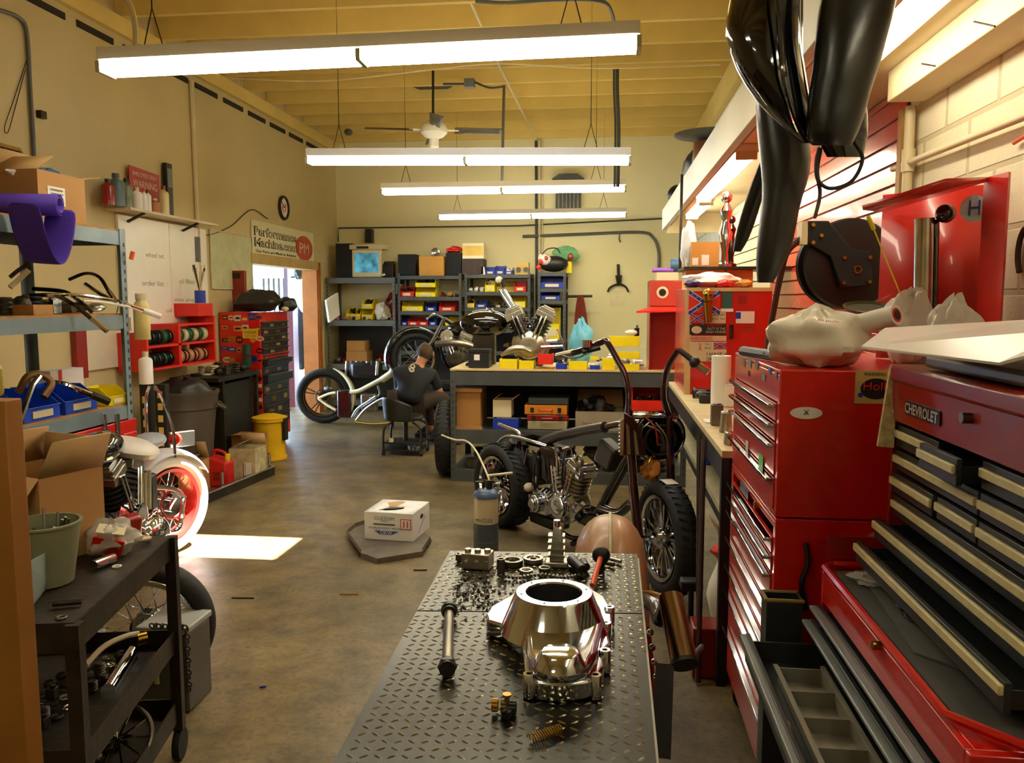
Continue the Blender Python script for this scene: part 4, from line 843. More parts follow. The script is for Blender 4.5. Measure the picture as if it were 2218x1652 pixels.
# ================= wheels and motorcycles
def wheel(t, c, ax, r, w, rim=None, nsp=0, style='spoke', m_rim=None, m_sp=None, m_ty=None, tread=True, hub=.035, white=None):
    c = V(c); x, y, z = frame(ax); rim = rim or r-.09; m_rim = m_rim or m_chrome; m_sp = m_sp or m_chrome; h = r-rim
    prof = []
    for i in range(17):
        a = -pi*.92+2*pi*.92*i/16
        prof.append((rim+h*.5+h*.5*math.cos(a), w/2*math.sin(a)))
    ty = MB().lathe(prof, c, ax, 56).build('tyre', m_ty or m_rubber, t)
    if tread:
        q = MB(); n = 44
        for i in range(n):
            a = 2*pi*i/n; rr = x*math.cos(a)+y*math.sin(a); tt = -x*math.sin(a)+y*math.cos(a)
            for s in (-1, 1):
                M = Matrix((tt, (z+tt*.5*s).normalized(), rr)).transposed()
                q.obox(c+rr*(r-.006)+z*(s*w*.2), (.008, w*.34, .014), M=M)
        q.build('tread', m_black, ty)['kind'] = 'stuff'
    if white: MB().lathe([(rim+.006, w*.36), (rim+h*.3, w*.52), (rim+h*.72, w*.5)], c, ax, 48).build('whitewall', white, ty)
    MB().lathe([(rim+.008, -w*.42), (rim-.012, -w*.38), (rim-.02, 0), (rim-.012, w*.38), (rim+.008, w*.42), (rim-.004, w*.2), (rim-.004, -w*.2), (rim+.008, -w*.42)], c, ax, 48).build('rim', m_rim, t)
    hb = MB().cyl(c-z*w*.55, c+z*w*.55, hub, n=20); hb.cyl(c-z*w*.35, c-z*w*.25, hub*1.7, n=20); hb.cyl(c+z*w*.25, c+z*w*.35, hub*1.7, n=20); hb.build('hub', m_rim if style != 'spoke' else m_chrome, t)
    if style == 'spoke':
        for i in range(nsp):
            a = 2*pi*i/nsp; b = a+(.5 if i % 2 else -.5); s = 1 if i % 4 < 2 else -1
            MB().cyl(c+(x*math.cos(b)+y*math.sin(b))*hub*1.5+z*(s*w*.28), c+(x*math.cos(a)+y*math.sin(a))*(rim-.012), .0028, n=5).build('spoke', m_sp, t)
    else:
        for i in range(nsp):
            a = 2*pi*i/nsp+.3; d = x*math.cos(a)+y*math.sin(a); e = z.cross(d)
            for k in (-1, 1):
                q = MB(); q.beam(c+d*hub, c+d*(rim-.012)+e*(k*.03), .014, w*.28, up=z); q.build('spoke', m_sp, t)
    return ty
def vtwin(t, c, fx, s=1, m_cyl=None, m_head=None, m_case=None, side=None, ang=.42):
    """V-twin engine: fx = unit vector along the bike, side = unit vector to the viewer's side"""
    c = V(c); fx = V(fx).normalized(); sd_ = V(side).normalized(); m_cyl = m_cyl or m_black; m_head = m_head or m_alu; m_case = m_case or m_alu
    e = MB().lathe([(0, -.09*s), (.1*s, -.09*s), (.125*s, -.06*s), (.125*s, .06*s), (.1*s, .08*s), (.06*s, .1*s), (0, .1*s)], c, sd_, 28).build('engine', m_case, t)
    MB().lathe([(.03*s, .1*s), (.075*s, .101*s), (.08*s, .125*s), (.06*s, .13*s), (.02*s, .12*s), (0, .12*s)], c, sd_, 24).build('cam_cover', m_case, e)
    for k in (-1, 1):
        d = (Z_*math.cos(ang)+fx*(k*math.sin(ang))); M = Matrix((d.cross(sd_), sd_, d)).transposed()
        q = MB()
        for i in range(9):
            rr = (.085 if i % 2 == 0 else .066)*s; q.cyl(c+d*(.12+i*.0145)*s, c+d*(.1345+i*.0145)*s, rr, n=20)
        q.build('cylinder', m_cyl, e)
        q = MB().obox(c+d*.275*s, (.15*s, .15*s, .045*s), M=M).obox(c+d*.315*s+sd_*.005*s, (.12*s, .13*s, .04*s), M=M).obox(c+d*.34*s, (.09*s, .1*s, .02*s), M=M)
        for u in (-1, 1):
            for v_ in (-1, 1): q.cyl(c+d*.29*s+M @ V((u*.065*s, v_*.065*s, 0)), c+d*.315*s+M @ V((u*.065*s, v_*.065*s, 0)), .01*s, n=8)
        q.build('cylinder_head', m_head, e, bev=.008*s)
        for w_ in (-.018, .018): MB().cyl(c+sd_*.1*s+fx*(k*.03+w_)*s+Z_*.03*s, c+sd_*.08*s+d*.27*s+fx*w_*s, .008*s, n=8).build('pushrod', m_chrome, e)
    return e
def fender(t, c, ax, r, w, a0, a1, m, name='fender', crown=.35, n=28, tip=None):
    x, y, z = frame(ax); x = V((0, 0, 1)).cross(z).normalized(); y = V((0, 0, 1)); rows = []   # angle 0 along x, 90 deg = up
    for i in range(n+1):
        a = a0+(a1-a0)*i/n; d = x*math.cos(a)+y*math.sin(a); k = 1 if not tip else min(1, .25+tip*math.sin(pi*i/n))
        row = []
        for j in range(11):
            u = -1+2*j/10; row.append(V(c)+z*(u*w/2*k)+d*(r-crown*w*.5*(abs(u)**2.6)))
        rows.append(row)
    return MB().grid(rows).build(name, m, t, sol=.006)
# ---- engine and bins on the back bench
G2 = 'plastic bins along the front of the workbench'
def nb(px0, px1, py, m, label, z=None, d=.22, Y=6.98, fill=None):
    x0, x1 = P(px0, 0, Y=Y).x, P(px1, 0, Y=Y).x; z = TZ if z is None else z
    h = P(0, py, Y=Y).z-z
    return bin_((x0+x1)/2, Y+d, z, x1-x0-.01, d, h, m, label, G2, pi, None)
nb(1079, 1122, 768, m_yel, 'yellow bin beside the black battery, leftmost in the bench row')
nb(1123, 1160, 771, m_yel, 'second yellow bin from the left, under the engine')
nb(1163, 1205, 790, m_yel, 'low yellow bin with a red bin stacked on it'); nb(1166, 1202, 757, m_redp, 'red bin stacked on a low yellow bin in the bench row', z=P(1150, 789, Y=6.98).z, d=.2)
nb(1207, 1233, 776, m_blue, 'small blue bin just right of the stacked red bin')
nb(1236, 1281, 771, m_yel, 'wide yellow bin between the two blue bins')
nb(1284, 1309, 779, m_blue, 'blue bin with a yellow bin on top in the bench row'); nb(1284, 1309, 762, m_yel, 'low yellow bin stacked on a blue bin', z=P(1150, 778, Y=6.98).z)
nb(1311, 1344, 765, m_yel, 'yellow bin behind the bent purple handlebar'); nb(1347, 1399, 776, m_yel, 'rightmost yellow bin at bench level, beside the red tower'); nb(1345, 1399, 752, m_yel, 'yellow bin in the middle of the stack beside the red tower', z=P(1150, 775, Y=6.98).z); nb(1328, 1398, 721, m_yel, 'long yellow bin topmost beside the red tower', z=P(1150, 749, Y=6.98).z)
tag(MB().add([P(1342, 749, Y=6.985), P(1399, 750, Y=6.985), P(1399, 749, Y=7.2), P(1342, 748, Y=7.2)], [(0, 1, 2, 3)]).build('paper_sheet', m_paper, sol=.003), 'white sheet between the top two yellow bins', 'paper')
tag(MB().sph(P(1367, 720, Y=7.08), .05, (1.1, .9, .5), 14, 8).build('white_cup_cap', m_paper), 'small rounded white cap in the topmost yellow bin', 'cap').name = 'plastic_dome'
t = thing('spray_can', 'small black and silver can on the top yellow bin stack', 'can', P(1378, 718, Y=7.1)); p = P(1379, 735, Y=7.1); MB().cyl(p, p+V((0, 0, .1)), .022, n=14).build('body', m_black, t); MB().cyl(p+V((0, 0, .1)), p+V((0, 0, .125)), .012, n=12).build('cap', m_alu, t)
t = thing('battery', 'black motorcycle battery with a white label on the bench top', 'battery', (P(1037, 820, Y=7.05).x, 7.1, TZ))
a, b = P(1015, 820, Y=7.02).x, P(1059, 820, Y=7.02).x; MB().box(a, 7.02, TZ, b, 7.18, P(1150, 764, Y=7.02).z).build('case', m_black, t, bev=.004); MB().box(a-.004, 7.016, P(1150, 764, Y=7.02).z, b+.004, 7.184, P(1150, 757, Y=7.02).z).build('lid', m_black, t, bev=.003); MB().box(a+.05, 7.017, TZ+.07, a+.1, 7.0195, TZ+.12).build('label', m_paper, t)
et = thing('motorcycle_engine', 'bare aluminium V-twin motorcycle engine standing on the back bench', 'engine', V((P(1147, 820, Y=7.35).x, 7.35, TZ)))
ec = P(1148, 748, Y=7.38); vtwin(et, ec, X_, 1.12, m_gloss, m_alu, m_alu, -Y_, .47)
q = MB().box(ec.x-.12, 7.3, TZ, ec.x+.12, 7.46, ec.z-.1); q.build('stand', m_dsteel, et)
MB().lathe([(.0, -.1), (.17, -.1), (.18, -.08), (.14, -.06), (.0, -.06)], ec, -Y_, 30).build('back_plate', m_alu, et)
tank = thing('fuel_tank', 'black motorcycle fuel tank lying left of the engine', 'fuel tank', P(1045, 790, Y=7.5)*1); tank.location.z = TZ
tc_ = P(1050, 700, Y=7.5); tc_.z = max(tc_.z, TZ+.2)
MB().sph(tc_, .16, (1.5, .8, .8), 20, 12).build('tank_shell', m_gloss, tank); MB().cyl(tc_+V((.05, 0, .1)), tc_+V((.05, 0, .145)), .035, n=18).build('filler_cap', m_chrome, tank); MB().box(tc_.x-.1, 7.44, TZ, tc_.x+.1, 7.56, tc_.z-.08).build('stand', m_dsteel, tank)
t = thing('fork_legs', 'pair of chrome fork legs leaning behind the engine', 'fork', P(1105, 640, Y=7.6)); t.location.z = TZ
for dx in (0, 10): MB().tube([P(1122+dx, 690, Y=7.6), P(1082+dx, 628, Y=7.65)], .018, n=10, sm=False).build('leg', m_chrome, t)
MB().tube([P(1092, 622, Y=7.62), P(1086, 605, Y=7.62)], .022, n=10, sm=False).build('upper_leg', m_dsteel, t); MB().sph(P(1081, 606, Y=7.62), .035, n=12, m=8).build('end_cap', m_paper, t); MB().cyl(P(1122, 690, Y=7.6), V((P(1122, 820, Y=7.6).x, 7.6, TZ)), .02, n=10).build('lower_leg', m_dsteel, t)
def rod(name, label, cat, a, b, Y, r, m, Yb=None): return tag(MB().tube([P(*a, Y=Y), P(*b, Y=Yb or Y)], r, n=10, sm=False).build(name, m), label, cat)
rod('chrome_rod', 'short chrome rod lying above the red bin', 'rod', (1184, 739), (1207, 738), 7.06, .016, m_chrome); rod('chrome_rod', 'longer chrome rod lying above the red bin, lower one', 'rod', (1172, 752), (1219, 750), 7.02, .016, m_chrome)
rod('chrome_rod', 'thin chrome rod leaning steeply right of the engine', 'rod', (1207, 712), (1219, 742), 7.1, .01, m_chrome)
tag(MB().tube([P(1085, 770, Y=7.05), P(1108, 757, Y=7.05), P(1130, 755, Y=7.05), P(1150, 762, Y=7.05)], lambda u: .012+.02*math.sin(pi*u), n=10).build('hand_lever', m_alu), 'silver lever casting lying across the first yellow bins', 'lever')
tag(MB().crumple(V((P(1258, 820, Y=7.3).x, 7.3, TZ)), (.2, .14, .42), 55, .1).build('blue_bag', mat('light_blue_film', (96, 176, 200), .4, var=.08)), 'light blue plastic bag standing behind the yellow bins', 'bag')
junk('bench top clutter left of the engine', BX0+.08, P(1100, 790, Y=7.5).x-.1, 7.22, 7.4, TZ, 7, 601, .12, pal=[m_alu, m_steel, m_black])
junk('bench top clutter right of the engine', P(1205, 790, Y=7.4).x, P(1245, 790, Y=7.4).x, 7.25, 7.6, TZ, 6, 602, .16, pal=[m_alu, m_chrome, m_black])
junk('bench top clutter beside the blue bag', P(1285, 790, Y=7.4).x, P(1395, 790, Y=7.4).x, 7.25, 7.6, TZ, 12, 603, .14, pal=[m_alu, m_chrome, m_black, m_paper])
# bench shelves
SZ = .4605; bx = lambda px: P(px, 900, Y=7.0).x; bz = lambda py: P(1100, py, Y=7.0).z
t = thing('wooden_crate', 'upright brown wooden case with pale rails on the bench shelf', 'case', ((bx(987)+bx(1043))/2, 7.2, SZ)); MB().box(bx(988), 7.02, SZ, bx(1040), 7.4, bz(848)).build('body', m_card2, t)
for a, b in ((SZ, SZ+.025), (bz(850), bz(842))): MB().box(bx(987), 7.0, a, bx(1044), 7.019, b).build('rail', m_wood, t)
carton('cardboard_box', 'open white carton tilted on the blue bin under the bench', bx(1066), 7.05, bz(905), bx(1106), 7.25, bz(868), mat('white_card', (228, 216, 176), .8), (('x+', .6), ('x-', 2.5)))
bin_((bx(1066)+bx(1122))/2, 7.3, SZ, bx(1122)-bx(1066), .26, bz(908)-SZ, m_blue, 'blue bin on the bench shelf under the tilted white carton', 'plastic bins on the bench shelf', pi)
def case_(px0, px1, py0, py1, m, label, hand=None):
    t = thing('tool_case', label, 'tool case', ((bx(px0)+bx(px1))/2, 7.2, bz(py1)), 0, 'cases stacked on the bench shelf'); MB().box(bx(px0), 7.04, max(SZ, bz(py1))+.001, bx(px1), 7.34, bz(py0)).build('body', m, t, bev=.008)
    if hand: 
        c = V(((bx(px0)+bx(px1))/2, 7.03, bz((py0+py1)/2))); MB().tube([c+V((-.06, .01, 0)), c+V((-.05, -.02, 0)), c+V((.05, -.02, 0)), c+V((.06, .01, 0))], .008, n=8, sm=False).build('handle', hand, t)
        for s in (-1, 1): MB().box(c.x+s*.12-.015, 7.025, c.z-.02, c.x+s*.12+.015, 7.039, c.z+.02).build('latch', m_black, t)
case_(1142, 1228, 912, 935, mat('beige_case', (158, 146, 110), .6), 'beige case at the bottom of the stack'); case_(1140, 1230, 899, 911.5, m_redd, 'dark red case, second from the bottom of the stack', m_redd)
case_(1135, 1228, 877, 898.5, mat('orange_case', (206, 130, 24), .5), 'orange tool case in the middle of the stack', m_orange); case_(1143, 1230, 862, 876.5, mat('slate_case', (66, 76, 72), .5), 'slate grey case on top of the stack')
t = carton('cardboard_box', 'wide grey cardboard box with red lettering and black parts inside', bx(1246), 7.05, SZ, bx(1352), 7.4, bz(890), mat('grey_card', (150, 138, 112), .8, var=.08), (('y+', 1.3),)); text('lettering', 'HARLEY', V((bx(1282), 7.046, bz(918))), X_-Z_*.15, Z_, .16, .03, m_redd, t)
MB().crumple((bx(1290), 7.22, SZ+.02), (.3, .2, .26), 61, .15).build('black_contents', m_black, t)
t = thing('bolt_drawer', 'red tray of bolts hanging under the right end of the bench', 'tray', (bx(1405), 7.1, bz(882))); q = MB(); x0, x1, z0, z1 = bx(1368), bx(1440), bz(884), bz(862)
q.box(x0, 6.97, z0, x1, 7.3, z0+.006).box(x0, 6.965, z0, x1, 6.975, z0+.09).box(x0, 7.29, z0+.006, x1, 7.3, BZ-.12).box(x0, 6.975, z0+.006, x0+.006, 7.29, BZ-.12).box(x1-.006, 6.975, z0+.006, x1, 7.29, BZ-.12); q.build('tray', m_redp, t)
q = MB(); rr = random.Random(5)
for k in range(90): c = V((rr.uniform(x0+.03, x1-.03), rr.uniform(7.0, 7.27), z0+.02+rr.uniform(0, .09))); d = V((rr.uniform(-1, 1), rr.uniform(-1, 1), rr.uniform(-.6, .6))).normalized()*.018; q.cyl(c-d, c+d, .006, n=6)
q.build('bolts', m_steel, t)['kind'] = 'stuff'
junk('clutter on the lowest bench shelf', BX0+.1, BX1-.1, 7.0, 7.6, .102, 26, 71, .25, s=1.4)
# red tower on the bench
TX0, TX1, TY = P(1405, 820, Y=7.0).x, .695, 7.0
tw = thing('red_tower_cabinet', 'red steel tower with round emblem and front flap on the bench end', 'cabinet', ((TX0+TX1)/2, 7.2, TZ)); tz = lambda py: P(1440, py, Y=7.0).z
q = MB().box(TX0, 7.0, TZ, TX0+.01, 7.45, tz(607)).box(TX1-.01, 7.0, TZ, TX1, 7.45, tz(607)).box(TX0+.01, 7.44, TZ, TX1-.01, 7.45, tz(607)).box(TX0+.01, 7.0, tz(610), TX1-.01, 7.44, tz(607)).box(TX0+.01, 7.06, TZ, TX1-.01, 7.07, tz(664)); q.build('body', m_redd, tw)
MB().box(TX0-.005, 6.985, tz(663), TX1+.005, 6.999, tz(608)).build('upper_door', mat('worn_red', (170, 52, 34), .4, var=.08), tw, bev=.003); MB().hexa([V((TX0-.12, 6.82, tz(677))), V((TX1, 6.86, tz(674))), V((TX1, 6.86, tz(671))), V((TX0-.12, 6.82, tz(673))), V((TX0, 6.98, tz(668))), V((TX1, 6.98, tz(668))), V((TX1, 6.98, tz(664))), V((TX0, 6.98, tz(664)))]).build('flap', m_redp, tw, fix=True)
sticker(tw, P(1435, 633, Y=6.985), X_, Z_, .1, .1, m_cream, 'emblem', 'round pale emblem', 'oval'); sticker(tw, P(1435, 633, Y=6.98), X_, Z_, .06, .06, m_dsteel, 'emblem_center', None, 'oval')
t = thing('power_tool', 'blue cased tool lying on top of the red tower', 'tool', (P(1455, 820, Y=7.1).x, 7.15, tz(607)+.001)); z_ = tz(607)+.001
MB().box(TX0+.06, 7.1, z_, TX1-.08, 7.3, z_+.07).build('base', m_cream, t); MB().cyl((TX0+.18, 7.15, z_+.13), (TX1-.06, 7.15, z_+.13), .06, n=16).build('motor', mat('blue_tool', (50, 90, 130), .4), t); MB().cyl((TX0+.02, 7.12, z_+.09), (TX0+.2, 7.12, z_+.09), .02, n=12).build('purple_tube', mat('violet', (140, 90, 200), .4), t)
# ================= purple chopper
pb = thing('motorcycle', 'stripped purple chopper with tall bent handlebars and chrome engine, nearest the bench', 'motorcycle', (-.15, 5.0, 0))
def B(px, py, o=0): return P(px, py, Y=5.6+(px-1110)*(-1.2/335)+o)
fd = V((.63, -.77, 0)); sn = V((-.77, -.63, 0))
rcn = P(1092, 1060, Y=5.6); rcn.z = .3; wheel(pb, rcn, sn, .3, .2, .2, 7, 'cast', m_chrome, m_chrome)
fcn = P(1443, 1165, Y=4.36); fcn.z = .315; wheel(pb, fcn, V((-.94, -.34, 0)), .315, .13, .225, 9, 'cast', m_chrome, m_chrome)
q = MB().grid([[fcn+V((-.94, -.34, 0))*(-.035+.07*j/4)+V((.34*math.cos(a), -.94*math.cos(a), 0))*.318+V((0, 0, .318*math.sin(a))) for j in range(5)] for a in (1.35, 1.45, 1.55, 1.65)]); q.build('tyre_label', m_paper, pb, sol=.003)
def PT(name, pts, r, m, o=0, n=10, sm=True): return MB().tube([B(*p, o) if len(p) == 2 else B(p[0], p[1], p[2]) for p in pts], r, n=n, sm=sm).build(name, m, pb)
PT('backbone', [(1392, 915), (1340, 918), (1270, 935), (1195, 950), (1170, 985), (1150, 1060)], .02, m_pur)
PT('down_tube', [(1385, 945), (1345, 1010), (1300, 1095), (1262, 1165), (1240, 1178)], .019, m_gloss)
PT('down_tube', [(1395, 950, .15), (1355, 1015, .15), (1310, 1095, .15), (1265, 1170, .15)], .019, m_gloss)
PT('lower_rail', [(1135, 1095), (1180, 1125), (1240, 1165), (1300, 1150)], .017, m_pur); PT('seat_post', [(1122, 955), (1128, 1000), (1125, 1050), (1140, 1090)], .02, m_pur)
PT('swing_arm', [(1042, 1040, -.12), (1085, 1048, -.12), (1128, 1070, -.08)], .026, m_pur); PT('fender_strut', [(1052, 1010, -.08), (1075, 965, -.08), (1092, 947, -.08), (1110, 945, -.08), (1150, 955, -.08), (1185, 965, -.05)], .012, m_chrome)
PT('rear_handle', [(1080, 918), (1105, 928), (1122, 935), (1128, 950)], .012, m_chrome)
for o in (-.12, .12): PT('shock_absorber', [(1112, 955, o), (1090, 1000, o), (1072, 1035, o)], .03, m_black)
q = MB()
for i in range(8): p = B(1100-3.4*i, 978+7*i, -.12); q.torus(p, .034, .006, B(1090, 1000)-B(1112, 955), 16, 6)
q.build('shock_spring', m_dsteel, pb)
PT('seat_pan', [(1175, 958), (1210, 945), (1265, 933), (1310, 925)], .035, m_leather)
q = MB().hexa([B(1130, 935, .05), B(1196, 950, .05), B(1192, 975, .05), B(1140, 962, .05), B(1130, 935, .2), B(1196, 950, .2), B(1192, 975, .2), B(1140, 962, .2)]); q.build('battery_tray', m_gloss, pb, fix=True)
# battery box / oil tank black
oc = B(1205, 1005, .02); MB().obox(oc, (.2, .14, .26), (0, 0, -.88)).build('oil_tank', mat('black_maroon', (24, 6, 8), .25, coat=.6), pb, bev=.03)
eg = B(1238, 1092, .02); vtwin(pb, eg, fd, .98, m_alu, m_pol, m_chrome, sn, .4)
gb = B(1188, 1085, -.04); q = MB().obox(gb, (.16, .16, .15), (0, 0, -.88)).cyl(gb+sn*.08, gb+sn*.13, .06, n=20).cyl(gb+sn*.13, gb+sn*.15, .035, n=20); q.build('gearbox', m_chrome, pb, bev=.01)
for k in range(5): MB().beam(B(1165+k*6, 1068+k*4, -.17), B(1180+k*6, 1056+k*4, -.17), .008, .008).build('chrome_fin', m_chrome, pb)
q = MB().hexa([B(1222, 1120, -.16), B(1262, 1085, -.16), B(1268, 1092, -.16), B(1226, 1135, -.16), B(1222, 1120, -.13), B(1262, 1085, -.13), B(1268, 1092, -.13), B(1226, 1135, -.13)]); q.build('foot_control_plate', m_chrome, pb, fix=True)
PT('kick_stand', [(1220, 1130, -.14), (1214, 1160, -.14), (1217, 1192, -.14)], .014, m_chrome); MB().sph(B(1145, 1055, -.1), .04, (1, 1, .8), 12, 8).build('rear_brake', m_cream, pb)
c = B(1255, 1010, -.1); q = MB()
for dz in (-.03, .035): q.torus(c+Z_*dz, .03, .009, sn, 20, 8)
q.build('intake_manifold', m_steel, pb)
for k in (0, 1): MB().sph(B(1142+k*20, 1030+k*8, -.05), .026, (1, 1, 1.3), 10, 8).build('fitting', m_cream, pb)
MB().tube([B(1300, 1100, .0), B(1340, 1110, .02), B(1370, 1090, .05), B(1395, 1120, .05)], .03, n=10).build('exhaust_pipe', m_gloss, pb)
# neck panel, fork, bars, round cover
FL = lambda px, py, Y: P(px, py, Y=Y)
MB().tube([FL(1358, 905, 4.55), FL(1368, 1000, 4.5), FL(1374, 1080, 4.45), FL(1385, 1165, 4.4)], .026, n=12).build('fork_leg', m_pur, pb)
MB().tube([FL(1448, 900, 4.5), FL(1452, 1000, 4.47), FL(1456, 1080, 4.45), FL(1462, 1165, 4.42)], .024, n=12).build('fork_leg', m_pur, pb)
hb_ = MB().tube([FL(1358, 905, 4.56), FL(1362, 860, 4.6), FL(1355, 815, 4.62), FL(1335, 775, 4.65), FL(1314, 740, 4.68), FL(1300, 742, 4.7), FL(1262, 758, 4.75), FL(1240, 764, 4.78)], .018, n=12, k=8).build('handlebar', m_pur, pb)
MB().tube([FL(1243, 763, 4.78), FL(1205, 772, 4.82)], .02, n=12, sm=False).build('grip', m_alu, hb_); MB().cyl(FL(1272, 752, 4.7), FL(1272, 736, 4.7), .03, n=16).build('master_cylinder', m_chrome, hb_); MB().tube([FL(1262, 762, 4.7), FL(1300, 752, 4.7)], .016, sm=False).build('clutch_perch', m_black, hb_)
MB().tube([FL(1218, 770, 4.72), FL(1245, 776, 4.68), FL(1275, 764, 4.66)], .006, n=6).build('lever', m_chrome, hb_)
def hx(pts, Y, d=.03): return MB().poly([FL(a, b, Y) for a, b in pts], (0, d, 0))
hx([(1347, 986), (1400, 986), (1394, 935), (1372, 905), (1352, 893)], 4.46).build('neck_panel', m_pur, pb, bev=.004, fix=True)
hx([(1343, 986), (1350, 986), (1352, 905), (1343, 912)], 4.44).build('chrome_edge', m_chrome, pb, fix=True)
hx([(1358, 984), (1366, 984), (1363, 925), (1356, 915)], 4.45, .009).build('chrome_stripe', m_chrome, pb, fix=True); hx([(1376, 984), (1384, 984), (1378, 938), (1372, 930)], 4.45, .009).build('chrome_stripe', m_chrome, pb, fix=True)
for k in range(9): MB().sph(FL(1342, 914+k*8, 4.45), .008, n=8, m=6).build('edge_bead', m_chrome, pb)
MB().obox(B(1165, 1015, .03), (.16, .12, .2), (0, 0, -.88)).build('wiring_box', m_black, pb, bev=.02); MB().obox(B(1285, 1120, .05), (.24, .12, .12), (0, 0, -.88)).build('primary_case', m_gloss, pb, bev=.03)
MB().obox(B(1190, 1125, .03), (.3, .14, .08), (0, 0, -.88)).build('lower_case', m_black, pb, bev=.02); MB().obox(B(1320, 985, .05), (.16, .1, .16), (0, .4, -.88)).build('coil_box', m_black, pb, bev=.02)
for i in range(9):
    a = V((1130+12*i, 975+R.uniform(-12, 12))); MB().tube([B(a.x, a.y, -.07), B(a.x+R.uniform(-14, 14), a.y+40, -.1), B(a.x+R.uniform(-20, 20), a.y+R.uniform(70, 110), -.06)], R.uniform(.005, .01), n=6).build('hose', R.choice([m_black, m_gloss, m_steel, m_black]), pb)
for i in range(14): p = B(R.uniform(1150, 1260), R.uniform(1045, 1110), -.14); MB().cyl(p, p+sn*.02, R.uniform(.008, .018), n=8).build('chrome_bolt', m_chrome, pb)
h2 = MB().tube([FL(1448, 900, 4.5), FL(1438, 860, 4.45), FL(1440, 820, 4.4), FL(1452, 785, 4.38), FL(1470, 757, 4.35)], .018, n=12, k=8).build('handlebar', m_pur, pb)
MB().tube([FL(1470, 757, 4.35), FL(1490, 772, 4.33), FL(1502, 784, 4.32)], .016).build('grip', m_black, h2); MB().sph(FL(1505, 785, 4.3), .03, n=12, m=8).build('switch_housing', m_black, h2); MB().tube([FL(1512, 790, 4.3), FL(1535, 805, 4.28)], .02, sm=False).build('end_grip', m_chrome, h2)
c = FL(1430, 948, 4.5); q = MB().lathe([(.135, .0), (.15, .02), (.14, .06), (.09, .1), (0, .12)], c, (-.2, .9, .1), 36); q.lathe([(.135, 0), (.12, -.02), (.1, .02)], c, (-.2, .9, .1), 36); q.build('headlamp_shell', m_gloss, pb, sol=.004)
MB().torus(c+V((.0, -.02, -.01)), .085, .008, (-.2, .9, .1), 30, 8).build('bulb_ring', m_dsteel, pb)
for i, (a, b, m) in enumerate((((1400, 920), (1440, 960), m_steel), ((1420, 915), (1448, 990), m_steel), ((1410, 990), (1380, 1030), m_gold), ((1395, 900), (1425, 965), m_redd))): MB().tube([FL(*a, 4.42), FL((a[0]+b[0])/2+9, (a[1]+b[1])/2-6, 4.4), FL(*b, 4.42)], .005, n=6).build('wiring', m, pb)
MB().crumple(FL(1412, 1040, 4.5), (.09, .05, .12), 3, .25).build('orange_rag', mat('rust_orange', (176, 110, 40), .7, var=.3), pb)
MB().cyl(FL(1395, 1165, 4.4), FL(1462, 1165, 4.44), .014, n=12).build('axle', m_chrome, pb); MB().box(FL(1370, 900, 4.5).x, 4.45, FL(1400, 903, 4.5).z, FL(1440, 900, 4.5).x, 4.55, FL(1400, 893, 4.5).z).build('top_clamp', m_chrome, pb, bev=.008)
# ================= white framed chopper far left
wb_ = thing('motorcycle', 'white framed motorcycle without engine covers, beside the doorway', 'motorcycle', (-3.1, 10.0, 0)); m_ivory = mat('ivory_paint', (226, 216, 170), .25, var=.04, coat=.6)
WC = P(702, 860, Y=10.15); WC.z = .355; wheel(wb_, WC, V((.2, -.98, 0)), .36, .12, .26, 5, 'cast', m_dsteel, m_steel, tread=False)
def Wp(px, py, o=0): return P(px, py, Y=10.1-(px-702)*.002+o)
def WT(name, pts, r, m, o=-.1): return MB().tube([Wp(*p, o) for p in pts], r, n=10, k=6).build(name, m, wb_)
g = []
for i, (px, py, w) in enumerate(((721, 797, 2), (738, 806, 7), (752, 820, 9), (762, 838, 10), (767, 858, 11), (765, 878, 9), (760, 893, 5))):
    g.append([Wp(px+dx, py+dy, o) for dx, dy, o in ((-w*.4, w*.2, -.09), (w*.1, -w*.1, -.11), (w*.5, -w*.3, -.05), (w*.5, -w*.3, .05), (w*.1, -w*.1, .11), (-w*.4, w*.2, .09))])
MB().grid(g).build('fender', m_ivory, wb_, sol=.01, sub=1)
WT('swing_arm', [(690, 862), (712, 853), (728, 850)], .018, m_ivory, -.12); WT('swing_arm', [(690, 863), (710, 878), (728, 888)], .018, m_ivory, -.12)
WT('main_tube', [(746, 850), (775, 847), (800, 835), (832, 818), (845, 812)], .03, m_ivory); WT('neck', [(828, 822), (848, 808), (852, 800)], .045, m_ivory); WT('lower_tube', [(763, 903), (775, 885), (800, 868), (815, 858)], .02, m_chrome); WT('lower_tube', [(772, 910), (790, 888), (815, 870), (832, 862)], .02, m_chrome); WT('bottom_rail', [(770, 914), (810, 918), (850, 915)], .014, m_gold); WT('frame_brace', [(818, 835), (822, 855), (800, 862)], .014, m_steel)
a = Wp(745, 905, -.16); b = Wp(745, 845, -.16); MB().box(a.x-.09, a.y, a.z, a.x+.09, a.y+.1, b.z).build('maroon_canister', mat('deep_maroon', (52, 12, 10), .25, coat=.6), wb_, bev=.02)
MB().obox(Wp(795, 800, .1), (.36, .25, .2)).build('engine_block', m_black, wb_, bev=.04)
for k in range(7): MB().cyl(Wp(752+k*11, 782, .02), Wp(750+k*11, 812, .02), .022, n=10).build('chrome_cylinder', m_chrome if k % 2 == 0 else m_black, wb_)
MB().sph(Wp(712, 842, .02), .05, (1.4, .7, .9), 12, 8).build('brake_caliper', m_steel, wb_); MB().obox(Wp(800, 870, 0), (.2, .12, .22)).build('gearbox', m_alu, wb_, bev=.02); MB().torus(WC+V((.01, -.05, 0)), .1, .008, (.2, -.98, 0), 24, 6).build('brake_disc', m_steel, wb_)
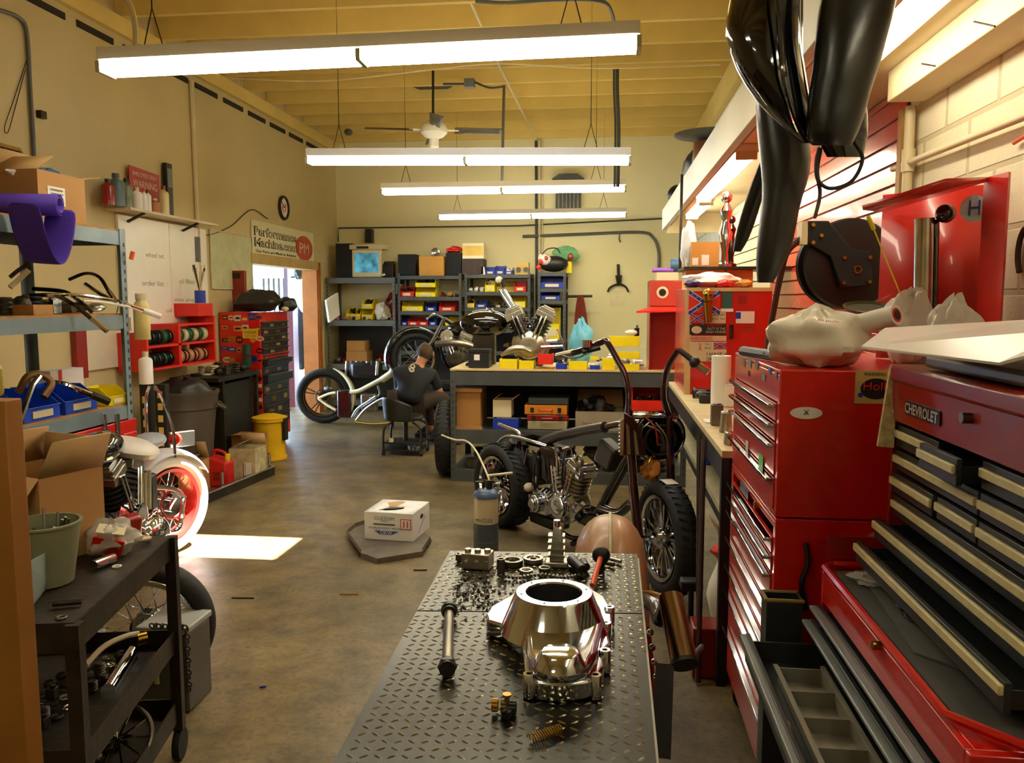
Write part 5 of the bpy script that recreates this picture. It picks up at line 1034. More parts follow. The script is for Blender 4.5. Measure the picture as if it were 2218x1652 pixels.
MB().cyl(Wp(850, 915, -.05), Wp(850, 925, -.05)*1, .02, n=8).build('stand_foot', m_black, wb_)
# ================= dark motorcycle on a lift
lb = thing('motorcycle', 'dark motorcycle raised on a lift in front of the kneeling mechanic', 'motorcycle', P(930, 900, Y=9.2)); lb.location.z = .45
LC = P(900, 775, Y=9.3)
wheel(lb, LC, V((.35, -.93, 0)), .31, .11, .22, 24, 'spoke', m_chrome, m_steel, tread=False)
fender(lb, LC, V((.35, -.93, 0)), .37, .16, .15, pi+.35, mat('midnight_paint', (10, 12, 22), .08, coat=1), 'front_fender')
for o in (-.1, .1): MB().tube([LC+V((0, o, 0)), P(935, 740, Y=9.3+o), P(962, 690, Y=9.3+o)], .022, n=10).build('fork_leg', m_chrome, lb)
LE = P(990, 775, Y=9.25); vtwin(lb, LE, X_, 1.0, m_alu, m_alu, m_grease, V((.1, -1, 0)))
MB().tube([P(945, 745, Y=9.2), P(975, 742, Y=9.15), P(1010, 745, Y=9.15), P(1045, 760, Y=9.2)], .04, n=12).build('exhaust_pipe', m_alu, lb); MB().tube([P(962, 690, Y=9.3), P(1000, 715, Y=9.4), P(1040, 730, Y=9.4), P(1060, 790, Y=9.4)], .025, n=10).build('frame_tube', m_gloss, lb); MB().tube([P(950, 735, Y=9.3), P(975, 800, Y=9.3), P(1060, 815, Y=9.3)], .02, n=10).build('frame_tube', m_gloss, lb)
MB().sph(P(1010, 712, Y=9.35), .14, (1.6, .8, .8), 18, 10).build('fuel_tank', m_gloss, lb); MB().tube([P(963, 690, Y=9.3), P(940, 680, Y=9.1), P(925, 690, Y=9.0)], .014).build('handlebar', m_chrome, lb)
MB().obox(P(985, 835, Y=9.25), (.45, .2, .12)).build('lower_cases', m_black, lb, bev=.03)
t = thing('motorcycle_lift', 'low black lift table under the raised dark motorcycle', 'lift', P(940, 900, Y=9.2)); t.location.z = 0
z_ = P(1150, 862, Y=9.2).z; z_ = max(.38, min(.5, LC.z-.37)); MB().box(P(870, 820, Y=9.2).x, 9.14, z_-.05, P(1075, 820, Y=9.2).x, 9.6, z_).build('deck', m_dsteel, t)
MB().box(P(900, 820, Y=9.2).x, 9.14, 0, P(1050, 820, Y=9.2).x, 9.55, .05).build('base', m_dsteel, t)
for o in (9.2, 9.5): MB().beam(V((P(905, 820, Y=9.2).x, o, .05)), V((P(1030, 820, Y=9.2).x, o, z_-.05)), .03, .05).build('scissor_arm', m_dsteel, t)
tag(MB().crumple(P(965, 905, Y=8.75)*1+V((0, 0, -.27)), (.18, .14, .3), 77, .08).build('red_gear_bag', m_orange), 'orange red bag on the floor beyond the mechanic knees', 'bag').location.z = .001
# standing tyre left of bench
st = thing('standing_tyre', 'blackwall motorcycle wheel leaning on the left end of the workbench', 'wheel', V((BX0-.09, 7.02, 0))); wheel(st, V((BX0-.1, 7.25, .345)), V((.995, .1, 0)), .345, .15, .25, 16, 'spoke', m_chrome, m_steel)
# ================= the mechanic and his stool
def skinbody(name, verts, edges, m, parent, sub=2):
    """verts: (point, radius or (rx, ry))"""
    me = bpy.data.meshes.new(name); o = bpy.data.objects.new(name, me); col.objects.link(o)
    o.parent = parent; inv = wmat(parent).inverted()
    me.from_pydata([inv @ V(p) for p, r in verts], edges, []); s = o.modifiers.new('k', 'SKIN'); s.use_smooth_shade = True
    for i, (p, r) in enumerate(verts): me.skin_vertices[0].data[i].radius = r if isinstance(r, tuple) else (r, r)
    me.skin_vertices[0].data[0].use_root = True
    me.materials.append(m); u = o.modifiers.new('u', 'SUBSURF'); u.levels = sub; u.render_levels = sub
    return o
MX, MY = P(878, 820, Y=8.35).x, 8.35
mn = thing('person', 'person in black shirt with back emblem, sitting on a low stool, seen from behind', 'person', (MX, MY, .0))
pl = V((MX, MY, .5)); ch = P(893, 835, Y=8.42); cu = P(897, 808, Y=8.5); nk = P(908, 790, Y=8.56); nk2 = P(914, 780, Y=8.58); hd = P(922, 764, Y=8.62); ht_ = P(923, 750, Y=8.62)
sl = P(862, 808, Y=8.47); sr = P(936, 812, Y=8.6); el = P(868, 850, Y=8.7); er = P(955, 855, Y=8.62); wl = P(930, 870, Y=8.95); wr = P(968, 875, Y=8.92)
hl = pl+V((-.1, .05, 0)); hr = pl+V((.1, .08, 0)); kl = pl+V((.12, .42, .06)); kr = pl+V((.38, .22, .06)); al = pl+V((.15, .52, -.38)); ar = pl+V((.46, .4, -.38))
def hand(vs, es, i, wv, d, up):
    d = V(d).normalized(); s_ = d.cross(V(up)).normalized(); pm = wv+d*.06; vs.append((pm, (.036, .02))); p = len(vs)-1; es.append((i, p))
    for k, L in enumerate((.075, .085, .08, .062)):
        b = pm+d*.03+s_*(.032-.021*k); vs.append((b, .01)); a = len(vs)-1; es.append((p, a)); vs.append((b+d*L*.5-V(up)*.008, .0085)); es.append((a, a+1)); vs.append((b+d*L*.75-V(up)*.035, .0075)); es.append((a+1, a+2))
    vs.append((wv+d*.03+s_*.045, .012)); a = len(vs)-1; es.append((p, a)); vs.append((wv+d*.07+s_*.06, .009)); es.append((a, a+1))
vs = [(pl, .12), (ch, (.15, .1)), (cu, (.15, .1)), (nk, .055), (nk2, .052), (hd, (.075, .09)), (ht_, (.06, .07)), (sl, .06), (sr, .06), (el, .042), (er, .042), (wl, .027), (wr, .027), (hl, .085), (hr, .085), (kl, .06), (kr, .06), (al, .04), (ar, .04)]
es = [(0, 1), (1, 2), (2, 3), (3, 4), (4, 5), (5, 6), (2, 7), (2, 8), (7, 9), (8, 10), (9, 11), (10, 12), (0, 13), (0, 14), (13, 15), (14, 16), (15, 17), (16, 18)]
hand(vs, es, 11, wl, (.6, .7, 0), (0, 0, 1)); hand(vs, es, 12, wr, (.1, .9, .1), (0, 0, 1))
bd = skinbody('body', vs, es, m_skin, mn)
sv = [(pl+V((0, 0, -.01)), (.185, .15)), (pl.lerp(ch, .5), (.185, .14)), (ch, (.185, .125)), (cu, (.175, .115)), (nk.lerp(cu, .35), (.09, .08)), (sl, .078), (sr, .078), (sl.lerp(el, .8), .06), (sr.lerp(er, .8), .06)]
skinbody('black_shirt', sv, [(0, 1), (1, 2), (2, 3), (3, 4), (3, 5), (3, 6), (5, 7), (6, 8)], m_dfab, mn)
skinbody('dark_trousers', [(pl-V((0, 0, .02)), .15), (hl, .105), (hr, .105), (kl, .078), (kr, .078), (al+V((0, 0, .05)), .06), (ar+V((0, 0, .05)), .06)], [(0, 1), (0, 2), (1, 3), (2, 4), (3, 5), (4, 6)], mat('brown_denim', (58, 44, 32), .9, var=.2), mn)
for a_ in (al, ar): 
    f0 = V((a_.x, a_.y-.03, .045)); MB().sph(f0+V((.04, .08, 0)), .05, (1, 2.4, .85), 14, 8, Euler((0, 0, -.4)).to_matrix()).build('shoe', m_black, mn)
MB().sph(hd+V((-.005, -.005, .014)), .1, (.86, .97, .98), 20, 12).build('hair', mat('short_brown_hair', (74, 54, 34), .85, var=.35, scale=30, bump=.4, bscale=80), mn)
MB().sph(hd+V((.085, .0, -.01)), .024, (.4, .8, 1.2), 10, 8).build('ear', m_skin, mn); MB().sph(hd+V((-.085, .02, -.01)), .024, (.4, .8, 1.2), 10, 8).build('ear', m_skin, mn); MB().sph(hd+V((.045, .098, -.02)), .018, (.8, 1, 1.2), 10, 8).build('nose', m_skin, mn)
e_ = P(893, 797, Y=8.36); q = MB()
text('shirt_emblem', '8', e_, X_+Z_*-.25, Z_+X_*.2+Y_*.3, .06, .09, m_cream, mn, .004); text('shirt_emblem', 'C', e_+V((-.015, -.002, -.005)), X_*.2+Z_, -X_+Z_*.2, .05, .05, m_cream, mn, .004)
# stool
so_ = thing('rolling_stool', 'low black rolling stool with curved backrest and metal hoop legs', 'stool', (P(858, 820, Y=8.05).x, 8.1, 0)); cx_ = P(862, 820, Y=8.1).x
MB().lathe([(0, 0), (.17, 0), (.19, .02), (.185, .045), (.15, .055), (0, .058)], (cx_+.05, 8.2, .36), n=30).build('seat', m_leather, so_)
g = []
for i in range(9):
    v_ = i/8; row = []
    for j in range(15):
        a = pi*1.05+pi*.62*(j/14); rr = .21+.02*v_; row.append(V((cx_+.05+rr*math.cos(a), 8.2+rr*math.sin(a), .36+.25*v_*(1-.35*(abs(j-5)/9)**2))))
    g.append(row)
MB().grid(g).build('backrest', m_leather, so_, sol=.03, sub=1)
MB().cyl((cx_+.05, 8.2, .14), (cx_+.05, 8.2, .36), .025, n=14).build('column', m_dsteel, so_)
MB().obox((cx_+.05, 8.2, .13), (.4, .3, .02)).build('tool_tray', m_dsteel, so_, bev=.006); MB().box(cx_-.16, 8.03, .05, cx_+.26, 8.37, .065).build('lower_shelf', m_dsteel, so_)
for s in (-1, 1):
    for u in (-1, 1):
        x = cx_+.05+s*.2; y = 8.2+u*.15; MB().tube([(x-s*.1, y-u*.04, .345), (x-s*.02, y, .3), (x, y, .2), (x, y, .055)], .012, n=8).build('leg', m_dsteel, so_); MB().cyl((x-.012, y, .028), (x+.012, y, .028), .028, n=14).build('caster', m_black, so_)
tag(MB().cyl((cx_-.07, 8.06, .14+.001), (cx_-.07, 8.06, .18), .025, n=14).build('tape_roll', m_cream), 'small pale roll on the stool tray', 'roll')
for k in range(8): a = k*.8; tag(MB().cyl((cx_+.16+.05*math.cos(a), 8.1+.05*math.sin(a), .066), (cx_+.16+.05*math.cos(a), 8.1+.05*math.sin(a), .1), .012, n=10).build('socket', m_chrome), 'chrome socket in the ring of sockets on the stool shelf', 'socket', 'ring of chrome sockets on the stool')
# ================= left side: shelf unit near the camera
LX1 = -2.72; LYa, LYb = 3.27, 4.37
ls = rack('steel_shelving', 'tall blue grey slotted shelf unit in the left foreground with purple mat on top', LX1-.62, LX1, LYa, LYb, 2.0, [1.985, 1.515, 1.0], mat('blue_grey_paint', (120, 138, 146), .45, .2, var=.15), lip=.075, mb_=m_wood, post=.05, holes=False, zb=.917)
for (y, s) in ((LYa, 1), (LYb, -1)):
    h = MB(); z = .95
    while z < 1.95:
        h.box(LX1-.0005+.001, y+s*.018-.006, z, LX1+.0015, y+s*.018+.006, z+.022); z += .05
    h.build('slots', m_black, ls)['kind'] = 'stuff'
def Lp(px, py, X=LX1): return P(px, py, X=X)
T1, T2, T3 = 1.998, 1.528, 1.013
# box fan
t = thing('box_fan', 'old dark box fan with wire grille on top of the left shelving', 'fan', (-3.1, 3.75, T1)); fy0, fy1, fz = 3.62, 4.02, 2.46
a = P(112, 480, X=-3.0); fy1 = min(4.4, P(108, 400, X=-3.02).y); fy0 = fy1-.52
m_fan = mat('fan_brown', (60, 48, 28), .5, .3, var=.2)
def rr_(y0, y1, z0, z1, r): 
    return [V((0, y0+r, z0)), V((0, y1-r, z0)), V((0, y1, z0+r)), V((0, y1, z1-r)), V((0, y1-r, z1)), V((0, y0+r, z1)), V((0, y0, z1-r)), V((0, y0, z0+r))]
F0 = rr_(fy0, fy1, T1+.012, 2.41, .04)
MB().tube([p+V((-3.16, 0, 0)) for p in F0]+[F0[0]+V((-3.16, 0, 0))], .012, n=8, sm=False).build('frame', mat('fan_tan', (150, 120, 62), .4, .3), t); q = MB()
for i in range(8):
    p, r = F0[i], F0[(i+1) % 8]; q.add([p+V((-3.17, 0, 0)), r+V((-3.17, 0, 0)), r+V((-3.3, 0, 0)), p+V((-3.3, 0, 0))], [(0, 1, 2, 3)])
q.build('housing', m_fan, t, sol=.004)
for k in range(16): y = fy0+.02+k*(fy1-fy0-.04)/15; MB().cyl((-3.158, y, T1+.02), (-3.158, y, 2.4), .0022, n=5).build('grille_wire', m_fan, t)
for k in range(5): z = T1+.05+k*.08; MB().cyl((-3.155, fy0, z), (-3.155, fy1, z), .0022, n=5).build('grille_wire', m_fan, t)
fc = V((-3.23, (fy0+fy1)/2, 2.21)); MB().cyl(fc-V((.04, 0, 0)), fc+V((.04, 0, 0)), .06, n=18).build('motor', m_black, t)
for k in range(5):
    a_ = k*2*pi/5; d = V((0, math.cos(a_), math.sin(a_))); e = V((0, -math.sin(a_), math.cos(a_)))
    MB().grid([[fc+d*(.05+.13*u)+e*(.02+.07*u)*v_+V((.03*v_, 0, 0)) for v_ in (-1, -.3, .4, 1)] for u in (0, .3, .6, .85, 1)]).build('blade', mat('fan_blade', (120, 96, 50), .4), t, sol=.003)
# cardboard box on shelf
c0 = Lp(120, 480, -2.85); c1 = Lp(235, 490, -2.85)
cb = carton('cardboard_box', 'open brown cardboard box with white label on the top left shelf', -3.0, 3.7, T1, -2.74, 4.06, T1+.235, m_card, (('x-', 1.9), ('y+', .2), ('y-', 2.6)))
sticker(cb, V((-2.74, 3.83, T1+.12)), Y_, Z_, .13, .09, m_paper, 'label', 'white printed label', off=.002)
for k in range(3): sticker(cb, V((-2.737, 3.83, T1+.15-.02*k)), Y_, Z_, .09, .006, m_grey, 'label_line', off=.003)
for i, (y, m, lb_, sz_) in enumerate(((3.78, m_paper, 'white papers sticking out of the open box on the top shelf', (.1, .2, .05)), (3.96, mat('blue_white', (90, 140, 190), .5, var=.5, scale=18), 'blue and white cap resting in the box on the top shelf', (.14, .14, .08)))):
    tag(MB().crumple((-2.88, y, T1+.2), sz_, 88+i, .1).build(['paper_bundle', 'cap'][i], m), lb_, ['papers', 'cap'][i])
t = thing('black_jar', 'dark square jar standing behind the open cardboard box', 'jar', (-3.26, 4.12, T1)); MB().cyl((-3.26, 4.12, T1), (-3.26, 4.12, T1+.3), .055, n=8).build('body', m_black, t, bev=.006); MB().cyl((-3.26, 4.12, T1+.3), (-3.26, 4.12, T1+.33), .05, n=8).build('cap', m_grey, t)
t = thing('wire_basket', 'small white wire basket beside the cardboard box', 'basket', (-3.0, 4.15, T1))
for k in range(6): z = T1+.02+k*.02; MB().tube([(-2.86, 4.09, z), (-2.86, 4.22, z), (-3.0, 4.22, z), (-3.0, 4.09, z), (-2.86, 4.09, z)], .0025, n=5, sm=False).build('wire', m_paper, t)
# purple mat
pm = thing('foam_mat', 'purple foam mat rolled up and drooping over the top shelf edge', 'mat', (-2.8, 3.75, T1)); m_pm = mat('purple_foam', (74, 44, 160), .75, var=.05, bump=.1, bscale=60)
a = V((-3.18, 3.52, T1+.058)); b = V((-2.6, 3.66, T1+.058)); dd_ = (b-a).normalized(); ax_ = dd_
x, y, z = frame(ax_); q = MB(); g = []
for i in range(40):
    th = i/39*2*pi*1.8; r = .03+.022*i/39; g.append([a+x*math.cos(th)*r+y*math.sin(th)*r, b+x*math.cos(th)*r+y*math.sin(th)*r])
q.grid(g).build('roll', m_pm, pm, sol=.006)
g = []
for i in range(17):
    u = i/16; a_ = pi*.5+pi*1.5*u
    pts = [Lp(100, 470, -2.66), Lp(55, 500, -2.66)]
    g.append(u)
dr = [(148, 475, 60, 468), (152, 500, 56, 490), (152, 525, 60, 515), (140, 550, 62, 535), (115, 562, 62, 552), (85, 562, 64, 556), (64, 552, 60, 540), (58, 510, 56, 500)]
g = []
for i in range(15):
    u = i/14; th = u*pi*1.0
    y_ = 3.7-.26*u; zz_ = T1+.05-.27*math.sin(th)**.7 if 0 < u < 1 else T1+.05
    g.append([V((-2.68+.03*v_, y_, zz_)) for v_ in (0, .5, 1)]) if 0 else g.append([V((-2.9+.09*v_, y_, zz_ if v_ > 1 else T1+.02)) for v_ in (0, 1, 2, 3)]) if 0 else g.append([V((-2.71, y_, zz_)), V((-2.66, y_+.004, zz_-.004)), V((-2.6, y_+.008, zz_-.008)), V((-2.55, y_+.012, zz_-.01))])
MB().grid(g).build('droop', m_pm, pm, sol=.007, sub=1)
# levers, bars, chrome parts on the middle shelf
def lever(label, pts, r, m, name='handlebar', cat='handlebar', tip=None, n=8):
    t = thing(name, label, cat, V(pts[0])); MB().tube(pts, r, n=n).build('tube', m, t)
    if tip: MB().tube([V(pts[-1]), V(pts[-1])+(V(pts[-1])-V(pts[-2])).normalized()*.1], r*1.35, n=n, sm=False).build('grip', tip, t)
    return t
def S2(px, py, X=-2.74): return P(px, py, X=X)
z2 = T2+.02
lever('black handlebar with chrome end poking over the shelf edge, lowest', [S2(60, 640, -3.0), S2(120, 640, -2.85), S2(160, 660, -2.7), S2(198, 690, -2.62)], .011, m_gloss, tip=m_chrome)
lever('black tube beside the lowest handlebar on the middle shelf', [S2(70, 625, -3.0), S2(140, 632, -2.85), S2(175, 655, -2.72), S2(200, 676, -2.66)], .011, m_gloss)
lever('long chrome tube reaching out past the right end of the middle shelf', [S2(185, 615, -2.95), S2(225, 640, -2.82), S2(262, 655, -2.7), S2(310, 672, -2.62)], .012, m_chrome, tip=m_paper)
lever('curved black handlebar arching on the middle shelf', [S2(150, 605, -3.05), S2(185, 592, -2.95), S2(215, 600, -2.85), S2(235, 630, -2.78)], .01, m_gloss, tip=m_chrome)
lever('flat silver bar lying at the front of the middle shelf', [S2(100, 640, -2.8), S2(160, 638, -2.76), S2(252, 650, -2.74)], .01, m_chrome)
lever('cream grip tube rising at the left of the middle shelf', [S2(22, 622, -2.8), S2(40, 606, -2.78), S2(62, 585, -2.74)], .013, m_cream)
lever('dark hooked lever above the cream grip tube', [S2(22, 600, -2.9), S2(40, 585, -2.88), S2(60, 574, -2.84), S2(64, 580, -2.8)], .01, m_dsteel, name='hooked_lever', cat='lever')
lever('white curved lever at the right end of the middle shelf', [S2(180, 652, -2.76), S2(225, 655, -2.72), S2(300, 668, -2.64)], .007, m_paper, name='brake_lever', cat='lever')
for i, (px, py, r, m, lb_) in enumerate(((125, 618, .06, m_chrome, 'chrome dome cover in the middle shelf heap'), (30, 640, .05, m_black, 'black knob at the left end of the middle shelf'), (165, 628, .05, m_dsteel, 'dark casting in the middle shelf heap'), (205, 640, .045, m_alu, 'aluminium cover right in the middle shelf heap'))):
    c = S2(px, py, -2.98); tag(MB().sph(V((c.x, c.y, T2+r*.62+.002)), r, (1.3, 1.2, .6), 14, 8).build('engine_cover', m), lb_, 'cover')
t = thing('timber_piece', 'small wooden block among the tubes on the middle shelf', 'block', (-2.78, 3.85, T2)); MB().box(-2.85, 3.62, T2, -2.74, 3.76, T2+.05).build('block', m_wood, t)
junk('middle shelf heap', LX1-.55, LX1-.12, LYa+.08, LYb-.1, T2, 22, 201, .12, pal=[m_steel, m_dsteel, m_black, m_chrome, m_grease], s=1)
# bottom shelf: blue bins, boxes
for i, (y0, lbl) in enumerate(((3.5, 'large blue bin at the near end of the bottom shelf, under the black pole'), (3.8, 'large blue bin next along the bottom shelf'))):
    q = bin_(LX1-.3, y0+.14, T3, .26, .3, .14, mat('bright_blue_bin', (20, 70, 190), .4, var=.08), lbl, 'blue bins on the left shelving', -pi/2); q.location = (LX1-.02, y0+.14, T3); q.rotation_euler = (0, 0, pi/2)
lever('chrome brake handle resting on the blue bins', [Lp(110, 828, -2.85), Lp(140, 832, -2.78), Lp(165, 842, -2.74), Lp(198, 855, -2.7)], .015, m_chrome, name='chrome_grip', cat='handle', tip=m_dsteel)
lever('dark curved bracket in the near blue bin', [Lp(40, 850, -2.9), Lp(60, 815, -2.86), Lp(90, 812, -2.84), Lp(112, 830, -2.8), Lp(95, 860, -2.8)], .018, mat('tan_dark', (120, 84, 40), .5, .4), name='bracket', cat='bracket')
yb = bin_(0, 0, T3, .17, .17, .1, m_yel, 'yellow bin at the far end of the bottom left shelf', 'yellow bin on left shelving', 0); yb.location = (LX1-.02, 4.26, T3); yb.rotation_euler = (0, 0, pi/2)
junk('bottom left shelf clutter', LX1-.3, LX1-.05, 4.0, 4.16, T3, 10, 207, .09, pal=[m_grease, m_steel, m_dsteel])
junk('dark heap at the back of the bottom left shelf', LX1-.56, LX1-.34, 3.5, 4.3, T3, 16, 209, .22, pal=[m_grease, m_black, m_dsteel, m_redd])
t = carton('cardboard_box', 'white parcel box with red mark behind the blue bins', -3.15, 4.0, T3+.001, -3.08, 4.25, T3+.22, m_paper, open_=False) if 0 else None
t = thing('white_carton', 'white carton with a red arrow mark standing behind the blue bins', 'carton', (-3.13, 4.2, T3)); 
a, b = P(110, 830, X=-3.08), P(180, 795, X=-3.08); MB().box(-3.2, a.y, T3, -3.08, b.y, b.z).build('body', m_paper, t); sticker(t, P(130, 812, X=-3.08), Y_, Z_, .03, .06, m_redp, 'red_mark')
bb = Lp(40, 812, -2.75)
t = thing('long_handle_tool', 'black pole with red foam handle leaning against the shelf post', 'tool', P(25, 960, Y=3.2)); MB().tube([P(85, 815, X=-2.62), P(70, 835, X=-2.6), P(28, 950, X=-2.45)], .013, n=8, sm=False).build('pole', m_gloss, t); MB().tube([P(30, 945, X=-2.455), P(12, 995, X=-2.4)], .02, n=10, sm=False).build('red_handle', m_redd, t)
# red drawer unit under the shelf
rt = thing('tool_cabinet', 'red tool cabinet with black drawers under the left shelving', 'tool cabinet', (-3.0, 3.95, 0)); X0 = LX1-.0
q = MB().box(-3.3, 3.24, .1, X0, 4.4, .16).box(-3.36, 3.24, .84, X0, 4.4, .915).box(-3.3, 3.24, .16, X0, 3.49, .84).box(-3.3, 4.27, .16, X0, 4.4, .84).box(-3.3, 3.87, .16, X0, 3.915, .84).box(-3.3, 3.49, .16, -3.29, 4.27, .84); q.build('body', m_red, rt, bev=.004)
for (a, b) in ((3.495, 3.865), (3.92, 4.265)):
    for k in range(7): d = MB().box(-3.2, a, .17+k*.094, X0-.006, b, .255+k*.094).build('drawer', m_black, rt, bev=.003); MB().box(X0-.006, a+.01, .235+k*.094, X0+.008, b-.01, .25+k*.094).build('handle', m_dsteel, d)
for yy in (3.53, 4.24): MB().cyl((X0-.1, yy-.02, .05), (X0-.1, yy+.02, .05), .05, n=16).build('caster', m_black, rt); MB().cyl((-3.2, yy-.02, .05), (-3.2, yy+.02, .05), .05, n=16).build('caster', m_black, rt)
# whiteboards and ledge on the left wall
WX = XL+.002
def wl(px, py, X=XL): return P(px, py, X=X)
t = thing('whiteboard', 'large two leaf whiteboard with faint writing on the left wall', 'whiteboard', (WX, 7.0, 1.4))
ya, ym, yb_ = wl(225, 0).y, wl(338, 0).y, wl(421, 0).y; zt_, zb_ = 2.31, 1.3
for (a, b) in ((ya, ym-.005), (ym+.005, yb_)):
    p = MB().box(WX, a, zb_, WX+.03, b, zt_).build('panel', mat('whiteboard_face', (250, 246, 228), .3, var=.02), t, bev=.004)
m_ink = mat('faded_ink', (150, 150, 130), .6)
for k, (y, z, w_, s) in enumerate(((7.45, 1.78, .3, 'oil filter'), (7.4, 1.6, .4, 'tires plugs'), (7.3, 1.5, .5, 'call about parts'), (6.9, 2.0, .3, 'wheel set'), (6.85, 1.75, .35, 'order list'), (7.6, 1.9, .1, '12 5 40'))): text('writing', s, V((WX+.031, y, z)), Y_, Z_, w_, .045, m_ink, t)
text('writing', 'MON FRI', V((WX+.031, 7.45, 1.42)), Y_, Z_, .3, .03, m_black, t)
t = thing('wall_board', 'faded framed wall chart left of the doorway', 'wall chart', wl(500, 560)); a, b = wl(456, 610).y, wl(545, 610).y; MB().box(WX, a, 1.72, WX+.012, b, 2.32).build('sheet', mat('faded_map', (196, 196, 150), .6, var=.1, scale=8), t); MB().tube([V((WX+.013, a, 1.72)), V((WX+.013, a, 2.32)), V((WX+.013, b, 2.32)), V((WX+.013, b, 1.72)), V((WX+.013, a, 1.72))], .008, n=6, sm=False).build('frame', m_cream, t)
sh = thing('wall_ledge', 'narrow wooden ledge above the whiteboard holding cans and bottles', 'ledge', (WX+.12, 7, 2.33)); LZ_ = 2.35
MB().box(WX, 6.25, 2.33, WX+.22, 7.75, LZ_).build('board', m_cream, sh)
for yy in (6.5, 7.4): MB().beam(V((WX+.035, yy, 2.26)), V((WX+.19, yy, 2.329)), .02, .02).build('bracket', m_dsteel, sh)
def ly(px): return P(px, 430, X=WX+.12).y
it = [(232, .05, .2, m_redd, m_black, 'dark red bottle at the left end of the wall ledge'), (250, .065, .26, mat('blue_grey_can', (90, 110, 106), .4), m_grey, 'large blue grey can on the wall ledge'), (272, .045, .24, mat('green_white', (120, 128, 96), .4, var=.4, scale=20), m_black, 'green and white bottle with black cap on the wall ledge'), (294, .045, .19, m_paper, m_cream, 'white bottle with cream cap on the wall ledge'), (309, .028, .19, m_paper, m_redp, 'slim white spray can, left of the pair on the ledge'), (318, .028, .19, m_paper, m_grey, 'slim white spray can, right of the pair on the ledge'), (332, .05, .13, mat('orange_brown', (170, 110, 60), .5), m_cream, 'short orange brown jar on the wall ledge'), (352, .045, .26, mat('cream_bottle', (222, 206, 150), .4), m_redd, 'cream spray bottle at the right end of the wall ledge')]
for px, r, h, m1, m2, lb_ in it: bottle('bottle', lb_, WX+.13, ly(px), LZ_+.001, r, h, m1, m2)
t = thing('metal_sign', 'red notice sign leaning on the wall behind the ledge bottles', 'sign', (WX+.04, ly(310), LZ_)); y0, y1 = P(281, 400, X=WX+.04).y, P(345, 400, X=WX+.04).y
zt0 = P(281, 357, X=WX+.04).z; MB().poly([V((WX+.035, y0, LZ_+.001)), V((WX+.035, y1, LZ_+.001)), V((WX+.035, y1, zt0-.02)), V((WX+.035, y0, zt0))], (.006, 0, 0)).build('plate', mat('sign_red', (170, 46, 30), .5, var=.1), t, fix=True)
text('sign_text', 'EMPLOYEES ONLY', V((WX+.043, (y0+y1)/2, zt0-.06)), Y_, Z_, (y1-y0)*.8, .035, m_cream, t); text('sign_text', 'WARNING', V((WX+.043, (y0+y1)/2, zt0-.14)), Y_, Z_, (y1-y0)*.8, .06, m_cream, t)
t = thing('tall_box', 'tall slim dark box with pale picture at the right end of the ledge', 'box', (WX+.08, ly(364), LZ_)); y0, y1 = P(352, 400, X=WX+.06).y, P(374, 400, X=WX+.06).y; MB().box(WX+.02, y0+.08, LZ_+.001, WX+.06, y1, P(360, 352, X=WX+.06).z).build('body', m_black, t); MB().box(WX+.0605, y0+.09, 2.63, WX+.062, y1-.01, 2.8).build('picture', m_greym, t)
# clock, banner, wires and conduits
c = wl(620, 450); t = thing('wall_clock', 'round black rimmed clock on the left wall above the banner', 'clock', (WX, c.y, c.z)); cy = P(617, 450, X=XL+.03); MB().torus(V((WX+.02, cy.y, cy.z)), .135, .018, X_, 36, 8).build('rim', m_black, t); MB().lathe([(0, 0), (.13, 0)], V((WX+.015, cy.y, cy.z)), X_, 30).build('face', m_paper, t)
for a_, L in ((.6, .07), (2.4, .1)): MB().beam(V((WX+.022, cy.y, cy.z)), V((WX+.022, cy.y+L*math.cos(a_), cy.z+L*math.sin(a_))), .006, .006).build('hand', m_black, t)
MB().torus(V((WX+.02, cy.y, cy.z)), .05, .004, X_, 24, 6).build('red_ring', m_redp, t)
t = thing('banner', 'white banner with bold outlined lettering and a red round emblem over the doorway', 'banner', wl(612, 570)); y0, y1 = P(545, 520, X=WX+.01).y, P(679, 520, X=WX+.01).y; z0, z1 = 2.16, 2.66
z1 = P(545, 475, X=WX+.01).z; z0 = P(545, 562, X=WX+.01).z
MB().box(WX+.004, y0, z0, WX+.01, y1, z1).build('sheet', mat('banner_cloth', (222, 212, 168), .6, var=.03), t); W_ = y1-y0; H_ = z1-z0
for s, zc_, hh, ww, cy_ in (('Performance', .74, .2, .62, .36), ('Machine.com', .46, .19, .62, .36)):
    p = V((WX+.011, y0+W_*cy_, z0+H_*zc_)); text('lettering', s, p, Y_, Z_, W_*(ww+.03), H_*(hh+.04), m_black, t, bold=.05); text('lettering', s, p+V((.002, 0, 0)), Y_, Z_, W_*ww, H_*hh, m_cream, t)
text('small_lettering', 'Our Parts are Made in America', V((WX+.011, y0+W_*.36, z0+H_*.24)), Y_, Z_, W_*.62, H_*.07, m_black, t, bold=.02)
p = V((WX+.0105, y0+W_*.82, z0+H_*.5)); MB().lathe([(0, .002), (1, .002), (1, 0)], (0, 0, 0), X_, 30) ; q = MB().poly([p+V((0, W_*.155*math.cos(i*pi/15), H_*.36*math.sin(i*pi/15))) for i in range(30)], (.001, 0, 0)); q.build('emblem', mat('emblem_red', (190, 76, 50), .6), t, fix=True)
text('emblem_figure', 'PM', p+V((.002, 0, 0)), Y_, Z_, W_*.17, H_*.3, m_cream, t)
